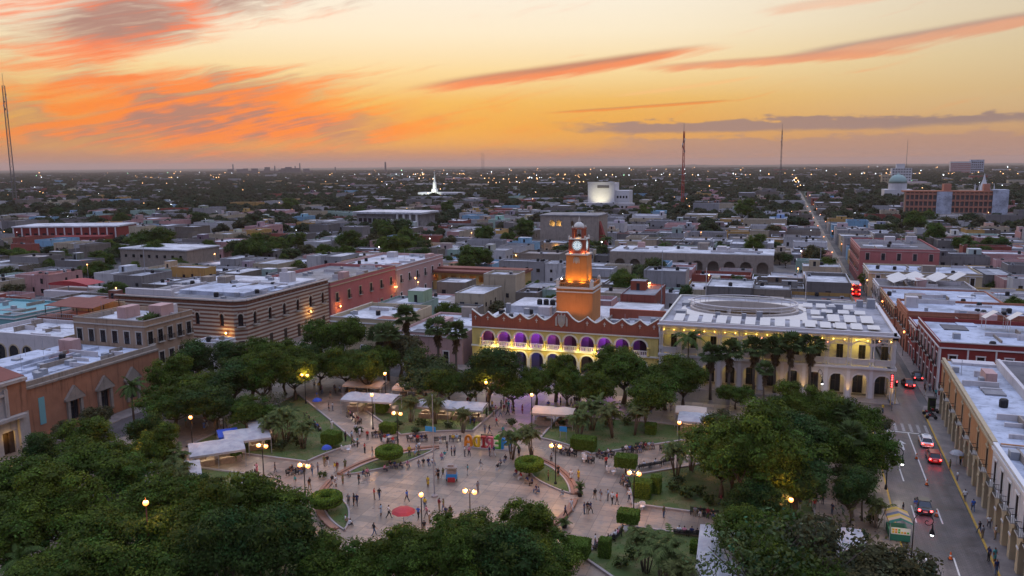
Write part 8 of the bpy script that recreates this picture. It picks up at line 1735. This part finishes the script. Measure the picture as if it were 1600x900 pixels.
# ------------------------------------------------------------------ labels: what a thing looks like, then what it is by, then its turn in the row
MARKS = [('the clock tower', (-41.5, 168)), ('the town hall', (-50, 158)), ('the white arcaded corner', (0, 158)), ('the striped corner building', (-125, 160)), ('the rose-pink house', (-125, 205)), ('the maroon corner', (45, 175)), ('the solar panels', (38, 255)), ('the stone block', (-100, 392)),
    ('the floodlit white block', (-160, 735)), ('the spired temple', (-424, 945)), ('the orange-framed school', (115, 660)), ('the green dome', (121, 985)), ('the red warehouse', (-395, 365)), ('the yellow gallery house', (-102, 256)), ('the red mast', (-87, 745)), ('the far-left mast', (-891, 722)), ('the salmon house', (-112, 102)), ('the stone palace', (-110, 78)),
    ('the flagpole', (-41.6, 90.5)), ('the letter sign', (-41, 110)), ('the red parasol', (-41.68, 81.63)), ('the left ring topiary', (-54.65, 85.29)), ('the upper ring topiary', (-54.86, 103.32)), ('the right ring topiary', (-33.14, 105.01)), ('the lamplit hedge', (-16.2, 101.89)), ('the blue-white tent', (-68.06, 121.96)), ('the lower right walk', (-10.13, 91.2)), ('the upper right walk', (-14.43, 118.38)), ('the taxi', (22.48, 131.78)), ('the striped stall', (14.3, 96.77)), ('the tall rusty lamp', (-57.47, 58.05)), ('the vendor cart', (-41.45, 95.93)), ('the left tents', (-82.11, 97.94)), ('the orange arcade', (27, 128)), ('the white arcade building', (25, 92)), ('the big right laurels', (-0.34, 100.86)), ('the grey fin block', (-245, 480)), ('the concrete block', (-245, 270)), ('the tour bus', (24, 282)), ('the dark street booth', (26.13, 150.15))]
def relation(x, y):
    n, (mx_, my_) = min(MARKS, key=lambda q: math.hypot(q[1][0]-x, q[1][1]-y))
    d = Vector((x-mx_, y-my_)); L_ = math.hypot(x, y); f = Vector((mx_, my_)).normalized(); r = Vector((f.y, -f.x)); a, b_ = d.dot(f), d.dot(r)
    far_ = d.length > .16*L_
    w = ('well ' if far_ else '')
    return (w + ('behind' if a > 0 else 'in front of') if abs(a) > abs(b_) else w + ('right of' if b_ > 0 else 'left of')) + ' ' + n
TREEWORD = {'laurel_tree': 'dense dark green laurel tree', 'broadleaf_tree': 'dull green broad tree', 'sparse_tree': 'thin-leaved open tree', 'fan_palm': 'fan palm with brown skirt', 'feather_palm': 'feather-leaved palm', 'clump_palm': 'bushy many-stemmed palm', 'shrub': 'low leafy shrub', 'yard_tree': 'small round yard tree'}
TGROUP = {'laurel_tree': 'laurel trees', 'broadleaf_tree': 'broad-crowned trees', 'sparse_tree': 'open-crowned trees', 'fan_palm': 'fan palms', 'feather_palm': 'feather palms', 'clump_palm': 'clump palms', 'shrub': 'shrubs in the plaza', 'yard_tree': 'yard trees'}
ORD = 'first second third fourth fifth sixth seventh eighth ninth tenth eleventh twelfth thirteenth fourteenth fifteenth sixteenth seventeenth eighteenth nineteenth twentieth'.split()
ORD += ['twenty-'+o for o in ORD[:9]] + ['thirtieth'] + ['thirty-'+o for o in ORD[:9]] + ['fortieth'] + ['forty-'+o for o in ORD[:9]]
pool = {}
for o in THINGS:
    if o.get('label'): continue
    st_ = o.name.split('.')[0]; x, y = o.location.x, o.location.y; look = o.get('_look')
    if look is None:
        sc_ = o.scale.x; big = 'big ' if sc_ > 1.15 else 'small ' if sc_ < .7 else ''; look = big + TREEWORD.get(st_, st_.replace('_', ' ')); o['group'] = TGROUP.get(st_, st_+'s')
    pool.setdefault(look + ' ' + relation(x, y), []).append(o)
for lab, os_ in pool.items():
    if len(os_) == 1: os_[0]['label'] = lab; continue
    os_.sort(key=lambda o: screen(o.location)[0])
    for k, o in enumerate(os_):
        if len(lab.split()) > 12: lab = lab.replace('well ', '')
        o['label'] = lab + (', ' + ('leftmost' if k == 0 else 'rightmost' if k == len(os_)-1 else ORD[k] + ' from left'))
for o in THINGS:
    for k in ('_look', '_extra'):
        if k in o: del o[k]

# ------------------------------------------------------------------ evening haze
m = bpy.data.materials.new('haze_air'); m.use_nodes = True; nt = m.node_tree; nt.nodes.clear()
pv_ = nt.nodes.new('ShaderNodeVolumePrincipled'); pv_.inputs['Color'].default_value = (0.9, 0.72, 0.62, 1); pv_.inputs['Density'].default_value = 0.000055; pv_.inputs['Anisotropy'].default_value = 0.2
ou = nt.nodes.new('ShaderNodeOutputMaterial'); nt.links.new(pv_.outputs[0], ou.inputs['Volume']); MAT['haze_air'] = m
hz = MB(); hz.box(-25000, -2500, -2, 25000, 25000, 170, bottom=True)
ho = hz.build('haze', 'haze_air'); ho['kind'] = 'stuff'
